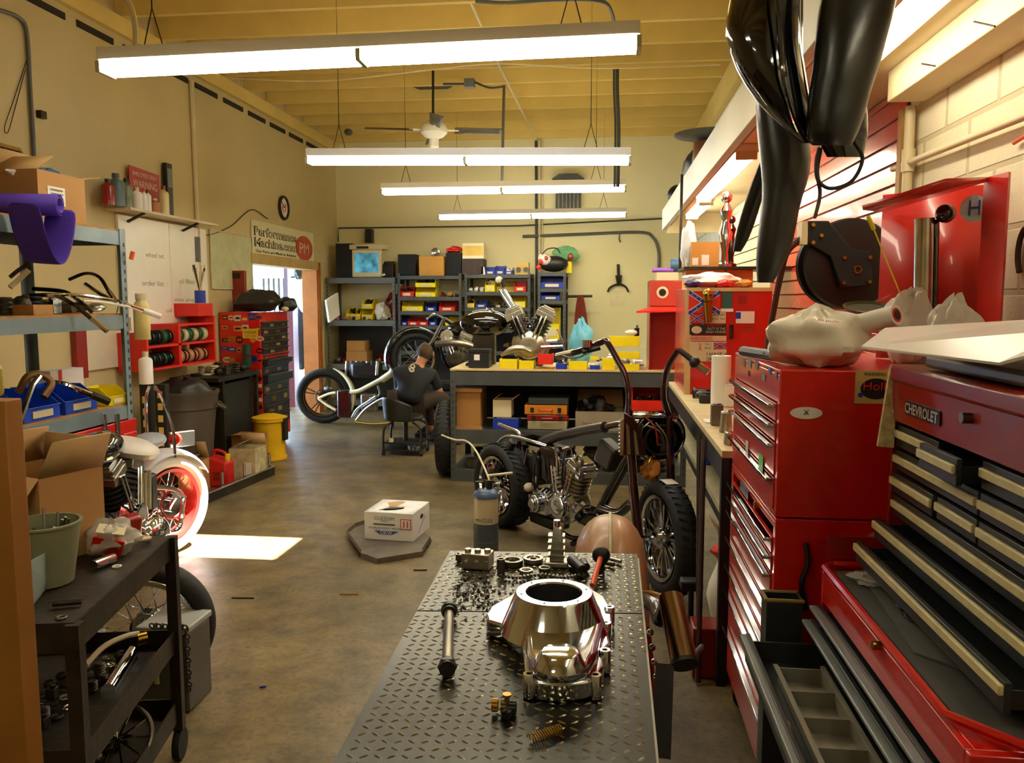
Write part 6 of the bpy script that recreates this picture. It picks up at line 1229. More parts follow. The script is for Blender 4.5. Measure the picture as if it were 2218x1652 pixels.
t = thing('wall_conduit', 'grey conduit bending down the left wall above the box fan', 'conduit', wl(72, 280)); MB().tube([P(-40, 12, X=XL+.02), P(0, 22, X=XL+.02), P(40, 38, X=XL+.02), P(58, 70, X=XL+.02), P(66, 200, X=XL+.02), P(73, 320, X=XL+.02), P(78, 480, X=XL+.02)], .014, k=7).build('pipe', m_grey, t); MB().box(XL+.002, P(70, 0, X=XL).y-.03, P(70, 252, X=XL).z, XL+.04, P(70, 0, X=XL).y+.03, P(70, 236, X=XL).z).build('clip', m_dsteel, t)
t = thing('thin_wire', 'loose wire loop hanging on the left wall beside the conduit', 'wire', wl(20, 280)); MB().tube([P(58, 130, X=XL+.01), P(30, 215, X=XL+.01), P(10, 275, X=XL+.01), P(18, 285, X=XL+.01), P(35, 225, X=XL+.01), P(55, 150, X=XL+.01)], .003, n=5).build('wire', m_dsteel, t)
t = thing('wall_conduit', 'cream conduit running down the left wall beside the whiteboard', 'conduit', wl(425, 400)); MB().tube([P(414, 175, X=XL+.02), P(425, 430, X=XL+.02), P(434, 640, X=XL+.02)], .022, sm=False).build('pipe', m_cream, t)
c = P(431, 540, X=XL+.05); MB().cyl(c-V((.04, 0, .12)), c+V((-.04, 0, .12))+V((0, 0, 0)), .05, n=14).build('meter', m_grey, t)
t = thing('wall_wire', 'thin wire drooping across the left wall towards the banner', 'wire', wl(480, 505)); MB().tube([P(420, 508, X=XL+.012), P(455, 508, X=XL+.012), P(500, 490, X=XL+.012), P(545, 454, X=XL+.012), P(580, 474, X=XL+.012)], .006, n=5).build('wire', m_dsteel, t)
t = thing('light_cable', 'grey flexible cable from the ceiling to the nearest light', 'cable', P(290, 80, Y=3.68)); MB().tube([P(268, -12, Y=3.72), P(285, 20, Y=3.7), P(293, 60, Y=3.68), P(293, 112, Y=3.68)], .013, n=8).build('cable', m_cream, t)
# ceiling fan
fc = P(940, 290, Y=8.6); cf = thing('ceiling_fan', 'white ceiling fan with dark blades hanging between the lights', 'ceiling fan', fc)
MB().cyl(P(938, 110, Y=8.6), P(938, 262, Y=8.6), .013, n=10).build('rod', m_dsteel, cf); MB().lathe([(0, .16), (.04, .15), (.12, .1), (.14, .06), (.14, .01), (.1, -.03), (.05, -.05), (.05, -.13), (.03, -.15), (0, -.15)], fc, Z_, 28).build('motor_housing', m_white, cf)
for k in range(4):
    a_ = .25+k*pi/2; d = V((math.cos(a_), math.sin(a_), 0)); e = V((-math.sin(a_), math.cos(a_), 0)); c = fc+V((0, 0, .04))
    b_ = MB().grid([[c+d*(.22+.5*u)+e*v_*(.05+.02*u)+V((0, 0, -.02*v_/1)) for v_ in (-1, -.5, 0, .5, 1)] for u in (0, .33, .66, .93, 1)]).build('blade', mat('grey_blade', (88, 80, 60), .5), cf, sol=.006); MB().beam(c+d*.1, c+d*.26, .03, .012).build('blade_arm', m_white, b_)
MB().lathe([(0, .1), (.2, .09), (.24, .02), (.2, 0), (0, 0)], P(935, 188, Y=9.4), Z_, 28).build('ceiling_plate', m_greyd, cf)
tag(MB().sph(V((P(755, 300, Y=11.0).x, 11.0, 3.885)), .06, (1, 1, .8), 14, 8).build('dome_sensor', m_grey), 'small dark dome sensor under the far left joists', 'sensor')
# ================= red spool rack on left wall
sr_ = thing('spool_rack', 'red steel rack of wire spools on the left wall below the whiteboard', 'rack', (-3.85, 7.2, 1.0)); rx = -3.76
yA, yM, yB2 = P(318, 760, X=rx).y, P(388, 760, X=rx).y, P(468, 760, X=rx).y; zT, zB = P(468, 668, X=rx).z, P(468, 768, X=rx).z; zB = 1.03; zT = 1.45
for (a, b, z0, z1) in ((yA, yA+.03, zB, zT-.12), (yM, yM+.04, zB, zT-.08), (yB2-.03, yB2, zB, zT)): MB().box(XL+.034, a, z0, rx, b, z1).build('upright', m_redp, sr_)
for z in (zB, zB+.19): MB().box(XL+.034, yA+.03 if z > zB else yA, z-.02, rx, yB2-.03 if z > zB else yB2, z).build('shelf', m_redp, sr_)
MB().box(XL+.034, yM, zT-.08, rx, yB2-.03, zT-.06).build('shelf', m_redp, sr_); MB().box(XL+.033, yB2-.28, zT+.001, rx-.02, yB2, zT+.12).build('top_box', m_redp, sr_)
sc_ = [mat('spool_tan', (206, 150, 110), .6), mat('spool_cream', (216, 200, 150), .5), mat('spool_green', (40, 90, 50), .5), mat('spool_orange', (214, 120, 70), .5), m_black, m_cream]
for row, z in enumerate((zB+.065, zB+.255)):
    n = 0; y = yA+.06
    while y < yB2-.08:
        if not (yM-.05 < y < yM+.07):
            m = sc_[(n*3+row*2) % 6] if y > yM else (m_black if n % 3 else sc_[2]); t = thing('wire_spool', 'round wire spool, %s row of the red rack' % ('lower' if row == 0 else 'upper'), 'spool', (rx-.07, y, z-.06), 0, 'wire spools in the %s row of the red rack' % ('lower' if row == 0 else 'upper')); MB().cyl((rx-.065, y-.03, z), (rx-.065, y+.02, z), .052, n=20).build('wire', m, t)
            for yy in (-.035, .02): MB().cyl((rx-.065, y+yy, z), (rx-.065, y+yy+.006, z), .062, n=20).build('flange', m_black if row == 0 and n % 2 else m, t)
        n += 1; y += .088
t = thing('pegboard_panel', 'red and cream tool panel on the wall behind the left shelving', 'panel', (XL+.02, 5.6, 1.0)); MB().box(XL+.003, P(175, 700, X=XL).y, 1.05, XL+.03, P(285, 700, X=XL).y-.12, 1.5).build('board', m_slatw, t); MB().box(XL+.003, P(150, 700, X=XL).y, 1.0, XL+.05, P(175, 700, X=XL).y-.01, 1.52).build('red_end', m_redd, t)
# ================= tall stickered red chest by the door
KX, KY0, KY1, KT = -3.59, 8.1, 8.85, 1.475
kt = chest('tall_tool_chest', 'tall red chest covered in stickers with black drawers facing the room, beside the doorway', XL+.02, KX, KY0, KY1, .1, KT, [], 'tool chest', casters=.1)
zz = KT-.1
for k, hh in enumerate([.07]*5+[.05]+[.07, .09, .1, .1, .13, .12, .12]):
    d = MB().box(KX-.3, KY0+.03, zz-hh+.006, KX+.012+(.05 if k in (6, 8) else .0), KY1-.03, zz).build('drawer', m_dk if k != 5 else m_redp, kt, bev=.003)
    MB().box(KX+.012+(.05 if k in (6, 8) else .0), KY0+.04, zz-.016, KX+.03+(.05 if k in (6, 8) else 0), KY1-.04, zz-.004).build('handle', m_steel, d)
    for j in range(4): 
        if (j+k) % 2: sticker(d, V((KX+.0125, KY0+.12+j*.16, zz-hh*.6)), Y_, Z_, .1, hh*.4, [m_cream, mat('sticker_olive', (130, 120, 60), .6), m_teal, m_gold][(j+k) % 4], 'sticker')
    zz -= hh
rr = random.Random(12); cols = [m_cream, m_gold, mat('sticker_orange', (220, 120, 40), .5), m_redp, mat('sticker_yellow', (230, 190, 40), .5), m_black, m_blue, mat('sticker_pink', (200, 70, 60), .5)]
for i in range(6):
    for j in range(5):
        if rr.random() < .88:
            c = V((XL+.08+i*.075+rr.uniform(-.012, .012), KY0, KT-.06-j*.11+rr.uniform(-.015, .015))); w_, h_ = rr.uniform(.05, .1), rr.uniform(.035, .08)
            st_ = sticker(kt, c, X_, Z_, w_, h_, cols[rr.randrange(8)], 'sticker', None, rr.choice(['oval', 'rect']), off=.0015+.0008*((i+j) % 4))
            sticker(kt, c, X_, Z_, w_*.6, h_*.35, cols[rr.randrange(8)], 'sticker_print', None, 'rect', off=.0055)
for j in range(6): sticker(kt, V((XL+.42+.02, KY0, KT-.62-j*.075)), X_, Z_, .05, .04, [m_cream, m_gold][j % 2], 'sticker', off=.002)
c = P(545, 722, Y=KY0); sticker(kt, c+V((-.01, 0, 0)), X_, Z_, .17, .1, mat('sticker_yellow', (230, 190, 40), .5), 'yellow_sticker', 'yellow warning sticker', off=.007); text('sticker_lettering', 'DANGER', c+V((-.01, -.008, .012)), X_, Z_, .14, .03, m_black, kt); text('sticker_lettering', 'PARTS AREA', c+V((-.01, -.008, -.025)), X_, Z_, .13, .02, m_black, kt)
ld = thing('chest_lid', 'open dark red lid with stickers standing above the stickered chest', 'lid', (XL+.1, 8.4, KT)); ld.name = 'red_back_panel'
a, b = P(458, 600, Y=8.5), P(534, 600, Y=8.5); MB().box(max(a.x, XL+.01), 8.45, KT+.002, b.x, 8.5, P(500, 586, Y=8.45).z).build('panel', m_redd, ld, bev=.004)
sticker(ld, P(478, 598, Y=8.45), X_, Z_, .08, .07, m_cream, 'sticker'); sticker(ld, P(512, 597, Y=8.45), X_, Z_, .09, .06, m_dsteel, 'sticker'); sticker(ld, P(492, 620, Y=8.45), X_, Z_, .14, .07, mat('sticker_olive', (130, 120, 60), .6), 'sticker')
tag(MB().crumple((-3.68, 8.28, KT+.002), (.5, .3, .24), 93, .07).build('duffel_bag', m_leather), 'black duffel bag on top of the stickered chest', 'bag'); tag(MB().crumple((-3.52, 8.68, KT+.002), (.2, .24, .16), 94, .07).build('welding_mask', m_black), 'black and pale helmet on the door end of the stickered chest', 'helmet'); tag(MB().sph((-3.48, 8.52, KT+.03), .04, (1, 1.3, .7), 12, 8).build('cream_cup', m_cream), 'small cream cup between the duffel bag and the helmet', 'cup')
t = thing('brush_pot', 'small blue and white pot holding a plant like tuft of brushes', 'pot', P(444, 660, X=-3.8)); c = V((-3.84, yB2-.12, zT+.122)); t.location = c; MB().cyl(c, c+V((0, 0, .12)), .05, n=16).build('pot', m_blue, t)
for k in range(12): a_ = k*.9; MB().cyl(c+V((0, 0, .1)), c+V((.05*math.cos(a_), .07*math.sin(a_), .3+.03*(k % 3))), .006, n=5).build('brush', m_dsteel if k % 2 else m_cream, t)
# bins, cans, floor things
tcn = thing('trash_can', 'tall grey brown rubbish bin, dented, behind the lit motorcycle', 'bin', (-3.55, 6.95, 0)); m_tr = mat('grey_brown_plastic', (78, 68, 56), .5, var=.2, scale=3); c = V((P(402, 900, Y=6.6).x, 6.6, 0)); hT = P(402, 845, Y=6.6).z
MB().lathe([(0, .005), (.17, .005), (.2, .05), (.25, hT*.8), (.27, hT*.82), (.275, hT*.95), (.285, hT*.97), (.285, hT), (.26, hT), (.255, hT*.8), (.19, .1), (0, .1)], c, Z_, 30).build('body', m_tr, tcn)
for a_ in (.3, pi+.3): MB().tube([c+V((.28*math.cos(a_-.25), .28*math.sin(a_-.25), hT*.86)), c+V((.33*math.cos(a_), .33*math.sin(a_), hT*.8)), c+V((.28*math.cos(a_+.25), .28*math.sin(a_+.25), hT*.86))], .014).build('handle', m_tr, tcn)
MB().crumple(c+V((0, 0, hT-.12)), (.44, .42, .24), 96, .06).build('liner_bag', m_black, tcn)
t = thing('dark_workbench', 'dark cluttered steel bench between the rubbish bin and the stickered chest', 'bench', (-3.6, 7.6, 0)); MB().box(XL+.01, 7.1, .84, -3.56, 8.02, .88).build('top', m_dsteel, t)
for x in (XL+.04, -3.62):
    for y in (7.24, 7.98): MB().box(x, y-.02, 0, x+.04, y+.02, .84).build('leg', m_dsteel, t)
MB().box(XL+.05, 7.27, .15, -3.63, 7.95, .8).build('cabinet', mat('black_cabinet', (26, 24, 20), .5), t, bev=.005)
junk('clutter on the dark bench', XL+.1, -3.6, 7.25, 7.98, .882, 16, 301, .2, pal=[m_grease, m_dsteel, m_cream, m_black])
t = thing('green_bottle_rack', 'hanging row of dark green bottles on the stickered chest', 'rack', P(533, 800, Y=8.02)); c = P(534, 745, Y=8.03)
for k in range(6): MB().cyl(c+V((0, 0, -.13*k)), c+V((0, 0, -.13*k-.11)), .045, n=12).build('bottle', mat('dark_green', (30, 64, 44), .35), t)
yc = thing('waste_can', 'yellow oily waste can with foot lid beside the red chest', 'waste can', (0, 0, 0)); c = V((P(585, 950, Y=7.75).x, 7.75, 0)); yc.location = c; m_ycan = mat('safety_yellow', (224, 176, 20), .4, var=.1, scale=8); h = .44
MB().lathe([(0, .004), (.165, .004), (.165, .03), (.15, .035), (.15, h-.06), (.17, h-.05), (.172, h-.02), (0, h+.02)], c, Z_, 30).build('body', m_ycan, yc); MB().lathe([(0, h+.022), (.16, h-.016), (.175, h-.018), (.175, h-.012), (0, h+.04)], c, Z_, 30).build('lid', m_ycan, yc)
for a_ in (-1.9, -1.3, -2.4): MB().cyl(c+V((.148*math.cos(a_), .148*math.sin(a_), .07)), c+V((.158*math.cos(a_), .158*math.sin(a_), .07)), .018, n=12).build('vent_hole', m_black, yc)
MB().lathe([(.1515, .17), (.1515, .28)], c, Z_, 8, sweep=.2, a0=-2.5).build('label', mat('label_blue', (70, 90, 110), .5), yc); MB().box(c.x+.15, c.y-.05, .2, c.x+.18, c.y+.03, h-.02).build('lid_lever', m_black, yc); MB().sph(c+V((0, 0, h+.05)), .04, (1.4, 1, .7), 10, 6).build('lid_knob', m_grease, yc)
def fl(px, py): return P(px, py, Z=0)
a = fl(392, 1075); b = fl(447, 1062); carton('cardboard_box', 'low brown cardboard box beside the red fuel can on the floor', a.x-.02, a.y, 0, b.x-.02, a.y+.34, .26, m_card, (('x-', 2.2), ('y+', 1.9)))
gc = thing('fuel_can', 'red plastic fuel can standing on the floor', 'fuel can', fl(468, 1058)); p = fl(470, 1056); MB().hexa([p+V((-.11, 0, .001)), p+V((.09, 0, .001)), p+V((.09, 0, .22)), p+V((-.07, 0, .27)), p+V((-.11, .16, .001)), p+V((.09, .16, .001)), p+V((.09, .16, .22)), p+V((-.07, .16, .27))]).build('body', mat('fuel_red', (196, 24, 22), .4), gc, bev=.02, fix=True); MB().tube([p+V((-.06, .08, .26)), p+V((-.04, .08, .31)), p+V((.04, .08, .29)), p+V((.06, .08, .22))], .014).build('handle', mat('fuel_red', (196, 24, 22), .4), gc); MB().cyl(p+V((.06, .08, .22)), p+V((.07, .08, .28)), .022, n=12).build('cap', m_yel, gc); sticker(gc, p+V((.0, 0, .1)), X_, Z_, .06, .08, m_redd, 'embossed_mark')
p = fl(524, 1046); nb_ = carton('cardboard_box', 'paper covered box with printed sheets beside the fuel can', p.x-.12, p.y+.02, 0, p.x+.12, p.y+.26, .3, mat('printed_paper', (190, 176, 130), .7, var=.35, scale=14), (('x-', 2.7), ('y+', 1.7))); sticker(nb_, V((p.x+.05, p.y+.02, .12)), X_, Z_, .07, .12, m_paper, 'printed_label')
p = fl(545, 1015); carton('cardboard_box', 'brown cardboard box behind the paper covered box, by the yellow can', p.x-.25, p.y+.12, 0, p.x+.02, p.y+.34, .3, m_card2, (('y-', .2),))
t = thing('steel_rail', 'long dark steel rail with bright edge lying on the floor before the fuel can', 'rail', fl(500, 1050)); a, b = fl(388, 1114), fl(590, 1028); MB().beam(a+V((0, 0, .04)), b+V((0, 0, .04)), .05, .078).build('rail', m_dsteel, t); MB().beam(a+V((.03, -.02, .086)), b+V((.03, -.02, .086)), .014, .012).build('bright_edge', m_chrome, t)
for f in (.42, .66, .97): p = a.lerp(b, f); MB().cyl(p+V((0, 0, .08)), p+V((0, 0, .2)), .012, n=10).build('pin', m_chrome, t)
t = thing('striped_stand', 'black slotted stand with yellow squares beside the shelf post', 'stand', (-3.05, 5.55, 0)); c = P(332, 900, Y=5.6)
MB().box(c.x-.1, 5.6, 0, c.x-.02, 5.66, .98).build('upright', m_black, t); MB().box(c.x+.02, 5.6, 0, c.x+.1, 5.66, .98).build('upright', m_black, t); MB().box(c.x-.1, 5.665, 0, c.x+.1, 5.75, .02).build('foot', m_black, t)
for k in range(7):
    for s in (-1, 1): MB().box(c.x+s*.06-.018, 5.594, .32+k*.09+.02*s, c.x+s*.06+.018, 5.5995, .37+k*.09+.02*s).build('yellow_square', mat('dull_yellow', (190, 160, 80), .5), t)
bottle('long_bottle', 'long yellowed translucent bottle hanging at the right shelf post', *P(309, 735, X=-2.72), .045, .27, mat('yellowed_plastic', (206, 186, 112), .4), m_cream, cat='bottle', neck=.6).location
a, b = P(236, 716, Y=4.9), P(283, 687, Y=4.9); tag(MB().box(a.x, 4.9, a.z, b.x, 4.905, b.z).build('index_card', mat('card_cream', (226, 214, 170), .7)), 'plain cream card hanging below the middle shelf end', 'card')
tag(MB().tube([V((a.x+.05, 4.9, b.z)), P(262, 640, Y=4.6)], .003, n=5, sm=False).build('card_string', m_dsteel), 'thin string holding the cream card below the middle shelf', 'string')
bottle('white_jug', 'white jug on top of the striped black stand', c.x-.06, 5.63, .981, .05, .24, m_paper, m_cream, cat='jug')
for yy in (KY0+.08, KY1-.08):
    for xx in (KX-.08, XL+.1): caster(kt, xx, yy, .05)
tag(MB().tube([P(284, 562, X=-2.7), P(288, 545, X=-2.69)], .012, sm=False).build('orange_clamp', m_orange), 'orange clip on the right post of the left shelving', 'clip')
# ================= diamond plate lift table in the foreground
TZ0 = .80
tl, tr_, nr, nl = P(975, 1192, Z=TZ0), P(1380, 1199, Z=TZ0), P(1422, 1652, Z=TZ0), P(720, 1652, Z=TZ0)
nl = nl+(nl-tl)*.45; nr = nr+(nr-tr_)*.45
m_dia = mat('oily_diamond_plate', (26, 25, 20), .26, 0, var=.4, scale=7, bump=.03, bscale=60, spec=.28); m_tread = mat('worn_tread', (150, 144, 118), .22, .9, var=.3, scale=9)
tt = thing('lift_table', 'dark diamond plate motorcycle lift table in the foreground', 'lift table', ((tl.x+tr_.x)/2, 1.9, 0))
sA = P(905, 1318, Z=TZ0); sB = P(1396, 1333, Z=TZ0); fA = (sA-tl).length/(nl-tl).length; fB = (sB-tr_).length/(nr-tr_).length
def tq(u, v): return (tl.lerp(nl, v)).lerp(tr_.lerp(nr, v), u)
rr = random.Random(2)
for nm, v0, v1 in (('far_plate', 0, (fA+fB)/2-.002), ('near_plate', (fA+fB)/2+.002, 1)):
    q = MB().hexa([tq(0, v1)-Z_*.012, tq(1, v1)-Z_*.012, tq(1, v1), tq(0, v1), tq(0, v0)-Z_*.012, tq(1, v0)-Z_*.012, tq(1, v0), tq(0, v0)])
    ex = (tq(1, .5)-tq(0, .5)).normalized(); ey = (tq(.5, 0)-tq(.5, 1)).normalized(); W = .0245; q.mi(1)
    a0 = tq(.0, v1); ni = 38; LL = (tq(.5, v0)-tq(.5, v1)).length
    for j in range(int(LL/W)):
        for i in range(ni):
            c = tq(.5, v1)+ey*(W*(j+.5))+ex*(W*(i-ni/2+.5))
            # keep inside the plate
            y_ = (c-tq(.5, 0)).dot(-ey)/(tq(.5, 1)-tq(.5, 0)).length; hw = (tq(1, y_)-tq(0, y_)).length/2-.009
            if abs((c-tq(.5, y_)).dot(ex)) > hw: continue
            s = 1 if (i+j) % 2 else -1; d = (ex+ey*s*.75).normalized(); e = Z_.cross(d)
            L, w = .0105, .0032; b = [c-d*L, c-d*L*.4-e*w, c+d*L*.4-e*w, c+d*L, c+d*L*.4+e*w, c-d*L*.4+e*w]; t2 = [c-d*L*.55+Z_*.0016, c+d*L*.55+Z_*.0016]
            q.add(b+t2, [(0, 1, 6), (1, 2, 7, 6), (2, 3, 7), (3, 4, 7), (4, 5, 6, 7), (5, 0, 6)])
    q.build(nm, [m_dia, m_tread], tt, ang=25)
q = MB()
for a, b in ((tq(0, 0), tq(0, 1)), (tq(1, 0), tq(1, 1)), (tq(0, 0), tq(1, 0))): MB().beam(a-Z_*.032, b-Z_*.032, .012, .036).build('edge_angle', m_steel, tt)
for v in (.08, .9):
    for u in (.08, .92): p = tq(u, v); MB().box(p.x-.025, p.y-.025, 0, p.x+.025, p.y+.025, TZ0-.05).build('leg', m_black, tt)
p, r = tq(.08, .08), tq(.92, .9); MB().box(min(p.x, tq(.08, .9).x)+.1, p.y*0+tq(.5, .9).y, .1, tq(.92, .08).x-.02, tq(.5, .08).y, .14).build('base_frame', m_black, tt)
# ---- polished gearbox housing
zb = TZ0+.0025
hs = thing('polished_housing', 'large polished aluminium bell housing lying on the diamond plate table', 'housing', P(1220, 1400, Z=zb))
def hz_(pts, z): return [P(a, b, Z=z) for a, b in pts]
out = [(1052, 1330), (1062, 1312), (1100, 1290), (1140, 1262), (1200, 1252), (1262, 1262), (1310, 1290), (1326, 1318), (1326, 1345), (1316, 1368), (1322, 1392), (1306, 1408), (1308, 1440), (1296, 1462), (1270, 1474), (1215, 1480), (1160, 1474), (1138, 1455), (1134, 1415), (1128, 1385), (1090, 1352), (1056, 1342)]
MB().poly(hz_(out, zb+.042), (0, 0, -.0415)).build('base_flange', m_pol, hs, bev=.006, fix=True)
bo = [(1132, 1335), (1150, 1310), (1300, 1305), (1308, 1335), (1300, 1372), (1292, 1410), (1275, 1438), (1240, 1448), (1190, 1448), (1158, 1438), (1142, 1410), (1138, 1370)]
MB().poly(hz_(bo, zb+.075), (0, 0, -.034)).build('raised_body', m_pol, hs, bev=.012, fix=True)
cb_ = P(1213, 1408, Z=zb+.1); MB().lathe([(0, 0), (.034, 0), (.04, -.003), (.052, -.03)], cb_, Z_, 32).build('oval_boss', m_pol, hs)
cc = P(1200, 1281, Z=zb+.128)
MB().lathe([(.126, -.088), (.122, -.08), (.09, -.004), (.087, 0), (.066, 0), (.064, -.004)], cc, Z_, 64).build('bell_cone', m_pol, hs); MB().lathe([(.0645, -.004), (.062, -.03), (.062, -.081)], cc, Z_, 40).build('bore', m_black, hs); MB().lathe([(0, -.08), (.064, -.08)], cc, Z_, 40).build('bore_floor', m_black, hs)  # black wall and floor paint in the darkness inside the polished bore
for k in range(6): a_ = k*pi/3+.3; p = cc+V((.077*math.cos(a_), .077*math.sin(a_), .0002)); MB().cyl(p, p+V((0, 0, .0006)), .003, n=8).build('screw_hole', m_black, hs)
for (px, py) in ((1312, 1352), (1310, 1412), (1146, 1464), (1290, 1466), (1320, 1318)):
    p = P(px, py, Z=zb+.044); MB().lathe([(.013, -.042), (.013, .004), (.012, .006), (.006, .006), (.006, -.01)], p, Z_, 18).build('bolt_boss', m_pol, hs)
q = MB().sph(P(1130, 1345, Z=zb+.05), .009, (.7, 1, .5)).build('dark_slot', m_black, hs)
tag(q, None)
# ---- shaft, gear, spring, screwdriver
t = thing('axle_shaft', 'steel shaft with black knurled ends lying left of the polished housing', 'shaft', P(972, 1390, Z=TZ0+.02)); a, b = P(973, 1325, Z=TZ0+.022), P(969, 1440, Z=TZ0+.022)
MB().cyl(a, b, .012, n=18).build('shaft', m_steel, t); d = (b-a).normalized()
MB().cyl(a-d*.03, a+d*.008, .018, n=12).cyl(a-d*.018, a-d*.006, .021, n=12).build('black_end', m_black, t); MB().cyl(b-d*.008, b+d*.02, .018, n=12).cyl(b+d*.003, b+d*.012, .021, n=6).build('black_end', m_black, t)
t = thing('gear_cluster', 'small cluster of dark brass gears standing on the table', 'gear', P(1095, 1545, Z=TZ0)); p = P(1098, 1545, Z=TZ0+.003)
def gear(c, ax, r, h, n, m, t):
    x, y, z = frame(ax); pts = []
    for i in range(n*4): a_ = 2*pi*i/(n*4); rr2 = r if i % 4 < 2 else r*.84; pts.append(V(c)+(x*math.cos(a_)+y*math.sin(a_))*rr2)
    MB().poly(pts, z*h).build('gear', m, t, fix=True)
m_gr = mat('oily_brass', (96, 80, 40), .35, .8, var=.3)
gear(p+V((-.012, .004, .012)), X_, .014, .012, 9, m_gr, t); gear(p+V((-.03, .004, .014)), X_, .013, .012, 9, m_gold, t); gear(p+V((.004, .002, .012)), X_, .013, .014, 9, m_black, t); gear(p+V((.0, -.026, .010)), (.4, 1, 0), .010, .012, 8, m_black, t)
MB().cyl(p+V((0, .0, .016)), p+V((0, 0, .036)), .005, n=12).cyl(p+V((0, 0, .036)), p+V((0, 0, .04)), .0085, n=14).build('pin', m_gold, t)
a, b = P(1148, 1600, Z=TZ0+.011), P(1215, 1578, Z=TZ0+.011); x, y, z = frame(b-a); L = (b-a).length; pts = []
for i in range(13*12+1): th = i/12*2*pi; pts.append(a+z*(L*i/(13*12))+(x*math.cos(th)+y*math.sin(th))*.009)
tag(MB().tube(pts, .0012, n=5, sm=False).build('coil_spring', m_gold), 'small coil spring lying nearest the camera on the table', 'spring')
t = thing('orange_screwdriver', 'orange shafted tool with a black round knob on the table far edge', 'tool', P(1290, 1240, Z=TZ0)); a, b = P(1302, 1202, Z=TZ0+.05), P(1283, 1268, Z=TZ0+.01)
MB().tube([a, b], .008, n=10, sm=False).build('orange_shaft', m_orange, t); MB().sph(a, .027, (1, .7, 1), 16, 10).build('black_knob', m_black, t); MB().cyl(V((a.x, a.y, TZ0+.003)), a, .012, n=10).build('foot', m_black, t)
# castings along the far edge
def cast(label, px, py, w, d, h, m, n=3, seed=1, cat='casting'):
    p = P(px, py, Z=TZ0+.003); rr = random.Random(seed); q = MB().obox(p+V((0, 0, h/2)), (w, d, h), (0, 0, rr.uniform(-.25, .25)))
    for k in range(n):
        x_ = (k/(max(1, n-1))-.5)*w*.7; q.cyl(p+V((x_, 0, h*.8)), p+V((x_, 0, h*(1.15+.1*rr.random()))), w*.12, n=14); q.cyl(p+V((x_, -d*.3, h*.5)), p+V((x_, -d*.62, h*.5)), w*.08, n=12)
    return tag(q.build('metal_casting', m, bev=.004), label, cat)
cast('silver block casting at the far left corner of the lift table', 1035, 1226, .085, .06, .045, m_alu, 3, 3); cast('small round silver bushing at the far left table corner', 1000, 1212, .03, .03, .02, m_steel, 1, 4)
t = thing('tall_casting', 'tall narrow silver casting standing on the far edge of the table', 'casting', P(1208, 1224, Z=TZ0)); p = P(1206, 1224, Z=TZ0+.003); MB().obox(p+V((0, 0, .008)), (.07, .05, .016)).build('foot', m_alu, t, bev=.004); MB().hexa([p+V((-.022, -.015, .016)), p+V((.022, -.015, .016)), p+V((.016, -.012, .115)), p+V((-.01, -.012, .125)), p+V((-.022, .015, .016)), p+V((.022, .015, .016)), p+V((.016, .012, .115)), p+V((-.01, .012, .125))]).build('column', m_alu, t, bev=.004, fix=True)
for zz_ in (.03, .05, .07, .09): MB().box(p.x-.026, p.y-.02, p.z+zz_, p.x+.024, p.y+.018, p.z+zz_+.006).build('fin', m_alu, t)
MB().cyl(p+V((.0, 0, .12)), p+V((.0, 0, .14)), .01, n=12).build('top_pin', m_pol, t)
for i, (px, py, r, h) in enumerate(((1110, 1222, .032, .016), (1155, 1215, .03, .012), (1180, 1238, .018, .014), (1140, 1240, .02, .01), (1085, 1238, .012, .04))): tag(MB().lathe([(r*.35, 0), (r, 0), (r, h), (r*.7, h), (r*.6, h*.6), (r*.35, h*.6), (r*.35, 0)], P(px, py, Z=TZ0+.003), Z_, 22).build('machined_ring', [m_steel, m_alu][i % 2]), ['wide ring left of the tall casting', 'thin ring just left of the tall casting', 'small collar in front of the tall casting', 'small flat washer before the far edge parts', 'slim upright spacer beside the silver block'][i]+' on the table', 'ring')
t = thing('drive_chain', 'roller chain lying across the table behind the polished housing', 'chain', P(1160, 1250, Z=TZ0)); 
for k in range(22): p = P(1095+k*8, 1247+3*math.sin(k*.5), Z=TZ0+.009); MB().cyl(p-V((0, .007, 0)), p+V((0, .007, 0)), .0048, n=8).build('link', m_steel, t)
for i, (px, py, px2, py2, r, m) in enumerate(((1238, 1212, 1262, 1235, .016, m_black), (1262, 1215, 1270, 1228, .012, m_dsteel), (1310, 1218, 1330, 1222, .007, m_steel), (1322, 1210, 1345, 1216, .006, m_alu))): tag(MB().cyl(P(px, py, Z=TZ0+.003+r), P(px2, py2, Z=TZ0+.003+r), r, n=14).build('steel_pin', m), ['black short cylinder lying right of the tall casting', 'dark pin beside the black short cylinder', 'small steel pin right of the black knob', 'bright pin furthest right on the table'][i], 'pin')
rr = random.Random(8); q = MB()
for k in range(260):
    p = P(rr.gauss(1030, 48), rr.gauss(1275, 26), Z=TZ0+.003)
    if abs((p-tq(.5, .1)).dot(ex)) < .24: q.obox(p, (rr.uniform(.003, .011), rr.uniform(.002, .006), .003), (rr.uniform(-.4, .4), rr.uniform(-.4, .4), rr.uniform(0, 3)))
tag(q.build('metal_shavings', m_grease), 'dark scatter of metal shavings on the far part of the table', 'shavings', kind='stuff')
